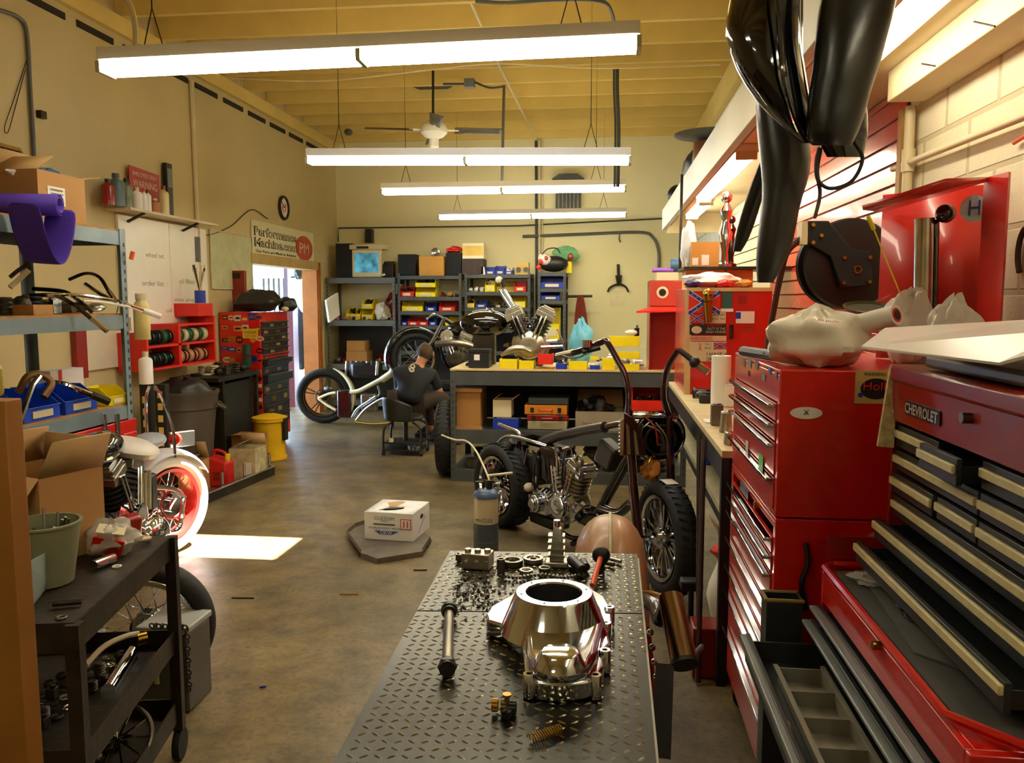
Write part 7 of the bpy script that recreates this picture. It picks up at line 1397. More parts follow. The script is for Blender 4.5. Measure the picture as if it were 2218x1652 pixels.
# ================= tan fender motorcycle behind the table
tb_ = thing('motorcycle', 'motorcycle with a tan primered rear fender partly hidden behind the lift table', 'motorcycle', (.2, 3.0, 0)); FC = P(1320, 1300, Y=3.0); FC.z = .44
m_tan = mat('tan_primer', (158, 114, 72), .42, var=.08, scale=3, coat=.12)
hwid = .142; zt1 = P(1320, 1128, Y=2.95).z; Rf = zt1-FC.z; rows = []
for i in range(25):
    a_ = -.35+(pi+.5)*i/24; row = []
    for j in range(15):
        u = -1+2*j/14; fall = Rf*.62*(1-math.sqrt(max(0, 1-min(1, abs(u))**2.3))); r_2 = Rf-fall; row.append(V((FC.x+hwid*math.copysign(min(1, abs(u)), u), FC.y-math.cos(a_)*r_2*.95, FC.z+math.sin(a_)*r_2)))
    rows.append(row)
MB().grid(rows).build('rear_fender', m_tan, tb_, sol=.006)
q = MB().tube([V((FC.x, FC.y-math.cos(a_)*(Rf+.003)*.95, FC.z+math.sin(a_)*(Rf+.003))) for a_ in [.2+i*.1 for i in range(24)]], .007, n=8); q.build('center_rib', mat('pale_rib', (176, 166, 120), .4), tb_)
wheel(tb_, V((FC.x, FC.y, .33)), X_, .33, .17, .2, 7, 'cast', m_chrome, m_chrome)
mp0, mp1 = P(1452, 1293, Y=2.35), P(1482, 1432, Y=2.2); d = (mp1-mp0).normalized()
MB().cyl(mp0, mp1, .037, n=24).build('muffler', mat('brushed_brown_steel', (150, 120, 84), .25, 1, var=.25, scale=3), tb_); MB().cyl(mp1, mp1+d*.012, .04, n=24).build('muffler_band', m_black, tb_)
MB().tube([P(1395, 1300, Y=2.6), P(1420, 1312, Y=2.5), P(1432, 1340, Y=2.42), P(1452, 1296, Y=2.38)], .026, n=14).build('exhaust_pipe', mat('blued_steel', (96, 96, 100), .2, 1, var=.2), tb_)
MB().tube([P(1385, 1285, Y=2.7), P(1415, 1288, Y=2.62), P(1450, 1300, Y=2.45)], .012, n=10).build('brass_pipe', m_gold, tb_)
MB().beam(P(1440, 1440, Y=2.2), P(1432, 1640, Y=2.05), .05, .03).build('black_stay', m_black, tb_); MB().tube([P(1478, 1435, Y=2.2), P(1500, 1422, Y=2.25), P(1520, 1400, Y=2.35)], .008).build('bracket', m_black, tb_)
MB().tube([P(1400, 1360, Y=2.6), P(1406, 1420, Y=2.55), P(1418, 1560, Y=2.4)], .014).build('frame_tube', m_redd, tb_); MB().obox(V((FC.x+.06, 2.6, .45)), (.1, .3, .2)).build('rear_engine', m_black, tb_, bev=.02)
for k in range(5): p = P(1408+k*4, 1370+k*32, Y=2.4); MB().sph(p, .012, n=8, m=6).build('chrome_nut', m_chrome, tb_)
# ================= fluid canister, white box, drain pan
fc_ = P(1053, 1180, Y=4.7); fc_.z = 0; t = thing('fluid_canister', 'clear and grey fluid suction canister with hose standing before the purple motorcycle', 'canister', fc_); zT_ = P(1053, 1075, Y=4.7).z; z1_ = P(1053, 1130, Y=4.7).z
MB().lathe([(0, 0), (.075, 0), (.075, z1_), (0, z1_)], fc_, Z_, 26).build('grey_body', mat('slate_plastic', (72, 80, 88), .35), t); MB().lathe([(.0745, z1_+.001), (.0735, zT_), (0, zT_)], fc_, Z_, 26).build('clear_body', mat('milky_plastic', (196, 184, 150), .3), t)
MB().lathe([(.078, zT_), (.078, zT_+.012), (.06, zT_+.04), (.03, zT_+.05), (0, zT_+.05)], fc_, Z_, 26).build('cap', mat('blue_grey_cap', (70, 90, 120), .3), t); MB().cyl(fc_+V((.02, 0, zT_+.05)), fc_+V((.02, 0, zT_+.1)), .02, n=14).build('valve', m_black, t)
MB().tube([fc_+V((-.06, 0, zT_+.01)), fc_+V((-.055, 0, zT_+.09)), fc_+V((-.02, 0, zT_+.09)), fc_+V((-.015, 0, zT_+.04))], .008, n=8, sm=False).build('handle', m_dk, t)
text('lettering', 'McCLLE', fc_+V((0, -.077, z1_+.03)), X_, Z_, .1, .022, m_black, t)
MB().lathe([(.0765, .0), (.0765, .004)], fc_+V((0, 0, z1_*.6)), Z_, 26).build('band', m_greym, t)
tp = fc_+V((.02, 0, zT_+.1)); MB().tube([tp, P(1048, 1010, Y=4.8), P(1030, 975, Y=5.0), P(1010, 955, Y=5.3), P(985, 952, Y=5.6), P(957, 942, Y=5.8)], .006, n=8, k=8).build('hose', m_cream, t); MB().tube([P(1056, 1030, Y=4.75), P(1110, 1024, Y=4.8)], .008, n=8, sm=False).build('nozzle', m_cream, t)
pn_ = thing('drain_pan', 'rusty grey steel drain pan on the floor under the white box', 'pan', fl(840, 1190)); m_pan = mat('rusty_sheet', (112, 102, 88), .45, .5, var=.3, scale=9)
cs = [fl(770, 1150), fl(752, 1165), fl(782, 1208), fl(818, 1221), fl(915, 1205), fl(932, 1178), fl(905, 1140), fl(830, 1130)]; cs = [V((c.x, c.y, .03)) for c in cs]
MB().poly(cs, (0, 0, -.006)).build('plate', m_pan, pn_, fix=True)
for i in range(8):
    if i not in (5,): a, b = cs[i], cs[(i+1) % 8]; MB().beam(a+V((0, 0, -.012 if i in (2, 3) else .012)), b+V((0, 0, -.012 if i in (2, 3) else .012)), .004, .034, up=(0, 0, 1)).build('rim', m_pan, pn_)
MB().box(fl(905, 1180).x, fl(905, 1185).y, .001, fl(930, 1180).x, fl(905, 1185).y+.12, .024).build('spout', m_black, pn_)
A_, B_ = P(790, 1166, Z=.032), P(895, 1173, Z=.032); wv_ = B_-A_; ang_ = math.atan2(wv_.y, wv_.x); W_ = wv_.length; H_ = P(790, 1108, Y=A_.y).z-.032; D_ = .34
wb2 = thing('white_box', 'white printed cardboard box with a torn top hole sitting on the drain pan', 'box', (A_+B_)/2, ang_); Mx = wmat(wb2)
def WB(x0, y0, z0, x1, y1, z1): return [Mx @ V(p) for p in [(i, j, k) for i in (x0, x1) for j in (y0, y1) for k in (z0, z1)]], [(0, 1, 3, 2), (4, 6, 7, 5), (0, 4, 5, 1), (2, 3, 7, 6), (0, 2, 6, 4), (1, 5, 7, 3)]
q = MB(); a_ = W_/2
for bx_ in ((-a_, 0, 0, a_, .005, H_), (-a_, D_-.005, 0, a_, D_, H_), (-a_, .005, 0, -a_+.005, D_-.005, H_), (a_-.005, .005, 0, a_, D_-.005, H_), (-a_+.005, .005, 0, a_-.005, D_-.005, .005)): q.add(*WB(*bx_))
q.build('body', m_paper, wb2)
hole = [(-.1, .06), (-.06, .11), (.0, .12), (.05, .17), (.06, .12), (.02, .08), (-.03, .06)]
import bmesh
bm2 = bmesh.new(); ov = [bm2.verts.new(Mx @ V((x, y, H_))) for x, y in ((-a_, 0), (a_, 0), (a_, D_), (-a_, D_))]; hv = [bm2.verts.new(Mx @ V((x, y, H_))) for x, y in hole]
ee = [bm2.edges.new((ov[i], ov[(i+1) % 4])) for i in range(4)]+[bm2.edges.new((hv[i], hv[(i+1) % 7])) for i in range(7)]; bmesh.ops.triangle_fill(bm2, edges=ee, use_beauty=True)
q = MB(); bm2.verts.index_update(); q.add([v.co.copy() for v in bm2.verts], [tuple(v.index for v in f.verts) for f in bm2.faces]); bm2.free(); q.build('torn_lid', m_paper, wb2, sol=.003)
MB().poly([Mx @ V((x, y, H_+.004+.03*((y-.06)/.11))) for x, y in [(-.03, .1), (.02, .12), (.06, .17), (.02, .18), (-.06, .15)]], (0, 0, .002)).build('torn_flap', m_cardt, wb2, fix=True); MB().add(*WB(-.11, .04, .12, .09, .2, .125)).build('dark_contents', m_black, wb2)
r_ = Mx.to_3x3() @ X_
def on(x, z): return Mx @ V((x, -.0015, z))
ink1, ink2, ink3 = mat('box_ink', (130, 126, 112), .6), mat('box_blue', (60, 90, 150), .6), mat('box_red', (206, 90, 70), .6)
text('lettering', 'CUSTOM', on(-.03, H_*.8), r_, Z_, .14, .022, ink1, wb2); text('lettering', '2001', on(-.03, H_*.7), r_, Z_, .05, .014, ink1, wb2); sticker(wb2, on(-.03, H_*.58), r_, Z_, .15, .008, mat('box_green', (60, 84, 74), .6), 'printed_line'); text('lettering', 'WORLDS FINEST MOTOR', on(-.02, H_*.44), r_, Z_, .24, .014, ink2, wb2)
MB().poly([on(-.1, H_*.34), on(-.06, H_*.2), on(.02, H_*.2), on(.07, H_*.34)], (Mx.to_3x3() @ V((0, -.001, 0)))).build('winged_logo', ink2, wb2, fix=True); text('lettering', 'DKW', on(-.015, H_*.27)+(Mx.to_3x3() @ V((0, -.002, 0))), r_, Z_, .08, .024, m_paper, wb2)
sticker(wb2, on(.12, H_*.62), r_, Z_, .075, H_*.38, ink3, 'red_frame'); sticker(wb2, on(.12, H_*.62), r_, Z_, .062, H_*.32, m_paper, 'red_frame_inside', off=.003)
for s in (-1, 1): sticker(wb2, on(.12+s*.012, H_*.62), r_, Z_, .01, H_*.24, ink3, 'red_bar', off=.0045)
y_ = Mx.to_3x3() @ Y_; sticker(wb2, Mx @ V((a_+.001, D_*.5, H_*.7)), y_, Z_, .06, .03, m_black, 'hand_hole', None, 'oval'); sticker(wb2, Mx @ V((a_+.001, D_*.5, H_*.4)), (Mx.to_3x3() @ V((0, 1, .6))), Z_, .16, .008, ink3, 'red_stripe')
# floor litter
for i, (px, py, L, m) in enumerate(((525, 1297, .06, m_black), (755, 1288, .05, m_wood), (568, 1490, .012, m_blue), (910, 1236, .04, m_black), (815, 1105, .02, m_paper))): p = fl(px, py); tag(MB().beam(p+V((-L, 0, .004)), p+V((L, .01, .004)), .006, .006).build('floor_scrap', m), ['black twig like scrap on the floor left of the box', 'short wooden stick on the floor before the pan', 'blue speck on the open floor', 'dark scrap on the floor right of the pan', 'white chip beside the white box'][i], 'scrap')
# ================= steel cart in the left foreground
CAz = .8; ca, cb2 = P(370, 1160, Z=CAz), P(160, 1348, Z=CAz); cu_ = (cb2-ca); cu_.z = 0; CL = cu_.length; cu_.normalize(); cv = V((-abs(cu_.y), cu_.x*-1 if cu_.y < 0 else cu_.x, 0)); cv = V((cu_.y, -cu_.x, 0)); cv = cv if cv.x < 0 else -cv; CW = .5
m_cart = mat('rusty_brown_steel', (48, 39, 29), .5, .5, var=.4, scale=9, bump=.2)
ct = thing('steel_cart', 'rusty dark steel three tier cart in the left foreground', 'cart', (ca+cb2)/2+cv*CW/2); ct.location.z = 0
def cq(u, v, z): p = ca+cu_*(CL*u)+cv*(CW*v); return V((p.x, p.y, z))
for z in (CAz, .47, .22):
    MB().hexa([cq(1, 0, z-.006 if z == CAz else z-.07), cq(1, 1, z-.006 if z == CAz else z-.07), cq(1, 1, z if z == CAz else z-.064), cq(1, 0, z if z == CAz else z-.064), cq(0, 0, z-.006 if z == CAz else z-.07), cq(0, 1, z-.006 if z == CAz else z-.07), cq(0, 1, z if z == CAz else z-.064), cq(0, 0, z if z == CAz else z-.064)]).build('tray', m_cart, ct, fix=True)
    for a, b in (((0, 0), (1, 0)), ((0, 1), (1, 1)), ((0, 0), (0, 1)), ((1, 0), (1, 1))): MB().beam(cq(*a, z-.04), cq(*b, z-.04), .005, .075).build('tray_rim', m_cart, ct)
for u in (0, 1):
    for v in (0, 1):
        p = cq(u, v, 0); MB().beam(p+V((0, 0, .11)), p+V((0, 0, CAz-.002)), .035, .035, up=cu_).build('leg', m_cart, ct); MB().cyl(p-cv*.012+V((0, 0, .055)), p+cv*.012+V((0, 0, .055)), .054, n=20).build('caster', m_rubber, ct)
# on top of the cart
def ct_top(px, py, z=CAz): return P(px, py, Z=z)
bxp = cq(.2, .66, CAz+.002); cbx = carton('cardboard_box', 'tall open cardboard box leaning on the cart top, with green tag', bxp.x-.15, bxp.y-.11, bxp.z, bxp.x+.13, bxp.y+.11, bxp.z+.27, m_card, (('x-', 2.0), ('x+', 1.1), ('y+', 1.75), ('y-', -.9)), rz=-.3)
sticker(cbx, P(38, 1100, Y=bxp.y-.2), X_, Z_, .04, .03, m_green, 'green_tag')
pp = cq(.6, .4, CAz+.002); pot = thing('parts_pail', 'dull green grey pail full of long bolts on the cart', 'pail', pp); m_pail = mat('green_grey_plastic', (128, 130, 100), .45, var=.15)
MB().lathe([(0, .003), (.07, .003), (.095, .17), (.1, .172), (.1, .178), (.091, .178), (.067, .01), (0, .01)], pp, Z_, 28).build('body', m_pail, pot)
for k in range(16): a_ = rr.uniform(0, 6.3); r1 = rr.uniform(0, .04); MB().cyl(pp+V((r1*math.cos(a_), r1*math.sin(a_), .02)), pp+V((.075*math.cos(a_+.5), .075*math.sin(a_+.5), .17+rr.uniform(0, .03))), .004, n=7).build('bolt', m_steel, pot)
sticker(pot, pp+V((.0, -.088, .1)), X_, Z_, .05, .05, m_cream, 'label')
p0, p1 = P(40, 1350, Z=CAz+.003), P(112, 1260, Z=CAz+.003); q = MB().poly([p0, p1, P(112, 1190, Y=p1.y), P(55, 1222, Y=p0.y)], (-.004, -.004, 0)); t = thing('blue_folder', 'pale blue grey sheet with a label standing on the near end of the cart', 'folder', p0); q.build('sheet', mat('pale_blue_grey', (140, 156, 150), .5, var=.1), t, fix=True); c = (p0+p1)/2+V((.004, -.004, .09)); sticker(t, c, p1-p0, Z_, .05, .05, m_cream, 'label')
p2 = P(150, 1275, Z=CAz+.003); p3 = P(195, 1235, Z=CAz+.003)
t = thing('clear_bag_parts', 'clear bagged chrome parts with red cards on the cart', 'bag', cq(.3, .22, CAz)); c = cq(.26, .24, CAz+.003); MB().crumple(c, (.15, .14, .11), 64, .12).build('plastic', mat('clear_film', (216, 212, 200), .15, var=.05, alpha=.6, bump=.5, bscale=14), t); MB().sph(c+V((0, 0, .06)), .045, (1, 1, .8), 12, 8).build('chrome_part', m_chrome, t); MB().obox(c+V((.02, -.05, .04)), (.09, .01, .06), (.4, .3, .5)).build('red_card', m_redp, t); MB().obox(c+V((.03, -.04, .09)), (.08, .05, .004), (.3, .2, .4)).build('pale_card', m_cream, t)
t = thing('rubber_hose', 'short pale rubber hose curled on the far end of the cart', 'hose', cq(.15, .15, CAz)); MB().tube([cq(.3, .2, CAz+.03), cq(.2, .12, CAz+.03), cq(.08, .1, CAz+.012), cq(.05, .3, CAz+.012), cq(.1, .42, CAz+.012)], .007, n=8, k=8).build('hose', m_cream, t); tag(MB().cyl(cq(.47, .22, CAz+.018), cq(.38, .16, CAz+.018), .015, n=14).build('chrome_fitting', m_chrome), 'chrome fitting lying before the clear bag on the cart', 'fitting')
for i, (px, py) in enumerate(((203, 1182), (253, 1226), (133, 1336))): tag(MB().torus(P(px, py, Z=CAz+.004), .011, .003, Z_, 16, 6).build('washer', m_paper if i == 1 else m_steel), ['steel nut beside the pail on the cart', 'pale washer alone in the middle of the cart top', 'small washer at the near end of the cart top'][i], 'washer')
tag(MB().cyl(P(115, 1307, Z=CAz+.012), P(178, 1302, Z=CAz+.012), .008, n=10).build('dark_punch', m_dsteel), 'dark punch lying on the near part of the cart top', 'punch')
junk('cart middle tray heap', cq(.9, .5, 0).x-.14, cq(.1, .1, 0).x-.03, cq(.9, .2, 0).y, cq(.1, .2, 0).y, .408, 44, 401, .14, pal=[m_grease, m_steel, m_dsteel, m_chrome, m_black])
junk('cart bottom tray heap', cq(.9, .5, 0).x-.14, cq(.1, .1, 0).x-.03, cq(.9, .2, 0).y, cq(.1, .2, 0).y, .158, 34, 402, .12, pal=[m_grease, m_steel, m_dsteel, m_black])
t = thing('chrome_tube_part', 'chrome cylinder lying slanted in the middle tray of the cart', 'tube', P(250, 1470, Y=2.3)); MB().cyl(P(235, 1495, Y=2.2), P(285, 1412, Y=2.45), .022, n=18).build('tube', m_chrome, t); MB().tube([P(185, 1440, Y=2.2), P(225, 1400, Y=2.3), P(270, 1378, Y=2.4), P(300, 1372, Y=2.45)], .009, n=8).build('hose', m_cream, t); MB().cyl(P(298, 1385, Y=2.44), P(318, 1380, Y=2.46), .02, n=14).build('cap', m_gold, t)
for i in range(14): a_ = i*.45; 
t = thing('wire_wheel_ring', 'small spoked wheel lying in the bottom tray of the cart', 'wheel', P(255, 1590, Y=2.2)); p = P(255, 1600, Y=2.25); MB().torus(p, .1, .008, (.2, -.7, .7), 32, 8).build('rim', m_steel, t); x, y, z = frame((.2, -.7, .7))
for i in range(10): a_ = i*2*pi/10; MB().cyl(p, p+(x*math.cos(a_)+y*math.sin(a_))*.1, .003, n=5).build('spoke', m_chrome, t)
# ================= lit motorcycle
lm = thing('motorcycle', 'sunlit motorcycle with white seat, tyre whitened for sun glare and red spoked rim at left', 'motorcycle', (-3.0, 5.1, 0)); m_wht = mat('glare_white', (225, 225, 225), .5, var=.03)  # white stands in for sun glare on the black tyre; fender shares it
RW = P(348, 1092, Y=4.72); RW.z = .32; RW.x += .03; ax3 = V((.95, -.31, 0)).normalized(); ax2 = V((.985, .16, 0)).normalized()
wheel(lm, RW, ax3, .32, .15, .22, 28, 'spoke', mat('red_rim', (200, 40, 34), .3, coat=.5), m_chrome, m_wht, tread=False, hub=.045)
fwd = V((.16, -.985, 0)); sd2 = ax2
def K(f, s, z): p = RW+fwd*f+sd2*s; return V((p.x, p.y, z))
MB().torus(K(0, .05, .32), .09, .01, ax3, 24, 6).build('brake_disc', m_redd, lm)
fender(lm, K(0, 0, .32), ax3, .35, .18, .5, pi+.1, m_wht, 'rear_fender')
MB().tube([K(.02, .12, .36), K(.15, .13, .2), K(.42, .1, .26)], .016).build('swing_arm', m_chrome, lm); MB().tube([K(.0, .12, .36), K(.2, .13, .46), K(.4, .1, .52)], .015).build('swing_arm', m_dsteel, lm)
MB().lathe([(0, .05), (.1, .045), (.15, .02), (.16, 0), (.14, -.03), (0, -.03)], K(.55, .03, .78), (.25, .1, 1), 28).build('seat', mat('cream_leather', (226, 218, 200), .45), lm); MB().sph(K(.22, 0, .76), .12, (.8, 1.3, .4), 16, 8, Euler((0, 0, .16)).to_matrix()).build('pillion_pad', mat('grey_leather', (150, 152, 156), .4), lm)
for s in (-.08, .08): MB().tube([K(.02, s, .62), K(.03, s, .8), K(.1, s*.6, 1.0), K(.12, s*.2, 1.08)], .01, n=8).build('sissy_bar', m_chrome, lm)
MB().obox(K(-.2, .05, .7), (.16, .03, .1), (0, 0, .9)).build('number_plate', m_steel, lm, bev=.004); MB().cyl(K(-.1, .05, .72), K(-.06, .05, .72), .035, n=16).build('tail_light', m_redp, lm); MB().tube([K(.0, .05, .72), K(-.16, .05, .72)], .008).build('plate_arm', m_chrome, lm)
vtwin(lm, K(.72, .02, .42), fwd, 1.05, m_black, m_alu, m_chrome, sd2, .4)
MB().tube([K(.3, 0, .7), K(.7, 0, .76), K(1.05, 0, .78)], .03).build('backbone', m_gloss, lm); MB().sph(K(.85, 0, .83), .13, (1.6, .8, .7), 18, 10, Euler((0, 0, 1.75)).to_matrix()).build('fuel_tank', m_gloss, lm)
MB().tube([K(1.05, 0, .8), K(1.0, 0, .4), K(.8, 0, .18), K(.3, 0, .2)], .02).build('frame_tube', m_redd, lm); MB().obox(K(.45, .05, .5), (.14, .1, .22), (0, 0, .16)).build('oil_tank', m_black, lm, bev=.02)
for k in range(2): MB().cyl(K(.52+.06*k, .1, .42), K(.5+.06*k, .1, .64), .022, n=10).build('shock_cover', mat('cream_chrome', (210, 200, 160), .2, .6), lm)
MB().sph(K(.62, .18, .3), .11, (.5, 1.1, .9), 16, 10).build('primary_cover', m_chrome, lm); MB().obox(K(.85, .14, .4), (.1, .08, .16), (.2, 0, 1)).build('red_horn_cover', m_redd, lm, bev=.02)
for s in (-.07, .0): MB().cyl(K(.62, s, .84), K(.62, s, .98), .014, n=10).build('riser', m_chrome, lm)
MB().cyl(K(.3, .12, .0), K(.32, .1, .2), .01, n=8).build('kick_stand', m_chrome, lm)
for s in (-.09, .09): MB().tube([K(1.08, s, .82), K(1.25, s, .5), K(1.4, s, .31)], .018).build('fork_leg', m_chrome, lm)
wheel(lm, K(1.4, 0, .32), ax2, .32, .1, .23, 20, 'spoke', m_chrome, m_steel, tread=False)
# spoked wheel behind the cart
SW = P(322, 1400, Y=3.02); SW.z = .27; t = thing('loose_wheel', 'large black tyred spoked wheel standing behind the cart', 'wheel', V((SW.x, SW.y, 0))); wheel(t, SW, V((.25, -.97, 0)), .27, .11, .19, 26, 'spoke', m_chrome, m_chrome, tread=False)
# grey case with chain
GX = P(405, 1545, Z=0); gt = thing('plastic_tool_tub', 'grey lidded plastic tub with hanging chain, right of the cart', 'tub', GX); GX = V((GX.x-.02, GX.y, 0)); hh = P(405, 1375, Y=GX.y).z
MB().box(GX.x-.17, GX.y, 0.001, GX.x+.03, GX.y+.19, hh).build('body', m_grey, gt, bev=.01); MB().box(GX.x-.175, GX.y-.006, hh, GX.x+.035, GX.y+.2, hh+.025).build('lid', mat('pale_lid', (170, 172, 168), .4), gt, bev=.006); MB().box(GX.x-.1, GX.y-.012, hh-.2, GX.x-.085, GX.y-.004, hh).build('latch', m_cream, gt)
t = thing('hanging_chain', 'dark chain draped over the corner of the grey tub', 'chain', V((GX.x, GX.y, hh)))
for k in range(22):
    f = k/21; p = V((GX.x-.1+.14*min(1, f*2), GX.y-.012, hh+.035 if f < .5 else hh+.035-(f-.5)*.5)); MB().torus(p, .011, .003, (1, 0, 0) if k % 2 else (0, 1, .3), 12, 6).build('link', m_dsteel, t)
# wooden board at the left picture edge
e = P(38, 1300, Y=1.25); zt_ = P(15, 868, Y=1.25).z; tag(MB().box(e.x-.18, 1.25, 0, e.x, 1.29, zt_).build('plywood_board', mat('orange_plywood', (150, 98, 34), .6, var=.25, scale=2.5), bev=.002), 'upright orange plywood board cut off by the left picture edge', 'board')
tag(MB().box(e.x-.15, 1.23, zt_+.001, e.x-.035, 1.3, zt_+.06).build('yellow_block', mat('mustard', (176, 160, 50), .5), bev=.01), 'mustard yellow block on top of the plywood board', 'block')
# ================= narrow bench along the right wall
NB = thing('side_workbench', 'narrow cream topped workbench against the right wall behind the red chests', 'workbench', (.87, 4.3, 0)); nx, ny0, ny1, nz = .47, 3.27, 6.05, 1.0
MB().box(nx, ny0, nz-.03, 1.21, ny1, nz).build('top', mat('cream_laminate', (206, 188, 136), .5, var=.12, scale=9), NB, bev=.003); MB().box(nx, ny0, nz-.12, nx+.03, ny1, nz-.031).build('front_rail', m_dk, NB); MB().box(nx+.02, ny0+.05, .7, 1.2, ny1-.05, .73).build('lower_shelf', mat('pale_shelf', (176, 166, 130), .5, var=.2), NB); MB().box(nx+.02, ny0+.05, .66, nx+.04, ny1-.05, .699).build('shelf_rail', m_dk, NB)
for y in (ny0+.03, ny1-.06):
    for x in (nx+.005, 1.16): MB().box(x, y, 0, x+.04, y+.04, nz-.031).build('leg', m_black, NB)
c = P(1560, 878, Z=nz); h_ = P(1560, 770, Y=c.y).z-nz; t = thing('paper_towel_roll', 'tall white paper towel roll standing on the narrow right workbench', 'paper roll', c); MB().cyl(c+V((0, 0, .002)), c+V((0, 0, h_)), .055, n=28).build('roll', m_paper, t); MB().cyl(c+V((0, 0, h_-.002)), c+V((0, 0, h_+.001)), .02, n=16).build('core', m_card2, t)
for i, (px, py, w, h, m, lb_) in enumerate(((1578, 880, .05, .12, m_paper, 'white bottle box behind the paper towel roll'), (1552, 920, .055, .1, m_steel, 'black and silver striped block on the narrow bench'), (1572, 935, .06, .09, m_alu, 'aluminium spool shaped part at the near end of the narrow bench'), (1580, 962, .05, .05, m_chrome, 'chrome trinket at the near corner of the narrow bench'))):
    c = P(px, py, Z=nz+.002); q = MB(); q.cyl(c, c+V((0, 0, h)), w/2, w/2*.8, n=16) if i >= 2 else q.obox(c+V((0, 0, h/2)), (w, w, h)); q.cyl(c+V((0, 0, h)), c+V((0, 0, h*1.06)), w*.4, n=12); tag(q.build('bench_part', m, bev=.003), lb_, 'part')
tag(MB().box(P(1525, 912, Z=nz).x, P(1525, 912, Z=nz).y-.06, nz+.001, P(1525, 912, Z=nz).x+.1, P(1525, 912, Z=nz).y+.06, nz+.004).build('paper_sheet', m_paper), 'white paper sheet lying on the narrow bench', 'paper')
junk('far end of the narrow bench', nx+.05, .95, 4.75, 5.1, nz+.002, 8, 501, .06, pal=[m_black, m_dsteel, m_redd]); junk('narrow bench lower shelf', nx+.08, 1.1, 3.45, 5.0, .731, 26, 502, .16, pal=[m_paper, m_alu, m_black, m_cream, m_blue])
bb = P(1527, 975, X=nx+.1); tag(MB().box(nx+.06, 4.3, .731, nx+.3, 4.6, .86).build('blue_tote', m_blue, bev=.01), 'dark blue tote on the shelf below the narrow bench', 'tote')
def under(px, py, w, d, h, m, name, label, cat, Y=None):
    p = fl(px, py); return tag(MB().box(p.x-w/2, p.y, .002, p.x+w/2, p.y+d, h).build(name, m, bev=.006), label, cat)
under(1530, 1470, .12, .14, .22, m_redd, 'red_tin', 'dark red tin with pale label on the floor beside the tall chest', 'tin'); under(1610, 1560, .1, .18, .2, mat('dirty_white', (190, 184, 150), .6, var=.2), 'dirty_white_bin', 'dirty white bin on the floor by the foot of the tall chest', 'bin') if 0 else None
carton('cardboard_box', 'open cardboard box on the floor under the narrow bench', .66, 4.1, 0, .96, 4.45, .32, m_card2, (('x-', .9), ('y-', .4)))
t = thing('paper_sack', 'white and red printed sack under the narrow bench', 'sack', (.62, 3.75, 0)); MB().crumple((.62, 3.72, .002), (.24, .24, .5), 71, .06, 26, 16).build('sack', m_paper, t); MB().crumple((.62, 3.72, .4), (.22, .2, .12), 72, .08).build('red_top', m_redp, t)
tag(MB().box(.5, 3.35, .002, .62, 3.5, .5).build('teal_bottle', m_teal, bev=.02), 'dark teal container under the narrow bench', 'container')
for i, (a, b, m) in enumerate(((V((.44, 3.62, .985)), V((.4, 3.3, .012)), mat('rusty_handle', (60, 26, 20), .6)), (V((.44, 3.8, .985)), V((.42, 3.45, .012)), m_dsteel))): tag(MB().tube([a, b], .012, n=10, sm=False).build('broom_handle', m), ['dark red handle leaning on the narrow bench', 'black handle leaning on the narrow bench'][i], 'handle')
t = thing('black_stand', 'black tripod like stand between the front wheel and the tall chest', 'stand', fl(1500, 1420)); c = V((.4, 3.62, 0)); MB().cyl(c+V((0, 0, .02)), c+V((0, 0, .3)), .014, n=10).build('post', m_black, t)
for k in range(3): a_ = k*2.1; MB().tube([c+V((0, 0, .15)), c+V((.12*math.cos(a_), .12*math.sin(a_), .01))], .01, sm=False).build('leg', m_black, t)
MB().obox(c+V((0, 0, .32)), (.1, .07, .05)).build('head', m_black, t, bev=.01)
# sticker locker
kY = 5.25; k0, k1 = P(1483, 800, Y=kY), P(1668, 800, Y=kY); kz = P(1560, 624, Y=kY).z; lk = thing('red_locker', 'red locker covered in flag and slogan stickers behind the paper towel roll', 'locker', ((k0.x+k1.x)/2, kY+.2, 1.0))
MB().box(k0.x, kY, 1.001, k1.x, kY+.76, kz).build('body', m_red, lk, bev=.005); MB().box(k0.x-.004, kY-.008, 1.001, k0.x+.035, kY-.001, kz-.02).build('pale_edge', mat('pale_edge', (206, 176, 120), .5), lk); MB().box(k0.x, kY-.012, kz-.02, k1.x, kY-.001, kz+.004).build('pale_rim', mat('pale_edge', (206, 176, 120), .5), lk)
def lk_s(px0, py0, px1, py1, m, shape='rect', off=.009, nm='sticker'): a, b = P(px0, py1, Y=kY), P(px1, py0, Y=kY); return sticker(lk, V(((a.x+b.x)/2, kY, (a.z+b.z)/2)), X_, Z_, b.x-a.x, b.z-a.z, m, nm, None, shape, off)
def lk_t(s, px0, py0, px1, py1, m, off=.012): a, b = P(px0, py1, Y=kY), P(px1, py0, Y=kY); text('sticker_lettering', s, V(((a.x+b.x)/2, kY-off, (a.z+b.z)/2)), X_, Z_, b.x-a.x, b.z-a.z, m, lk)
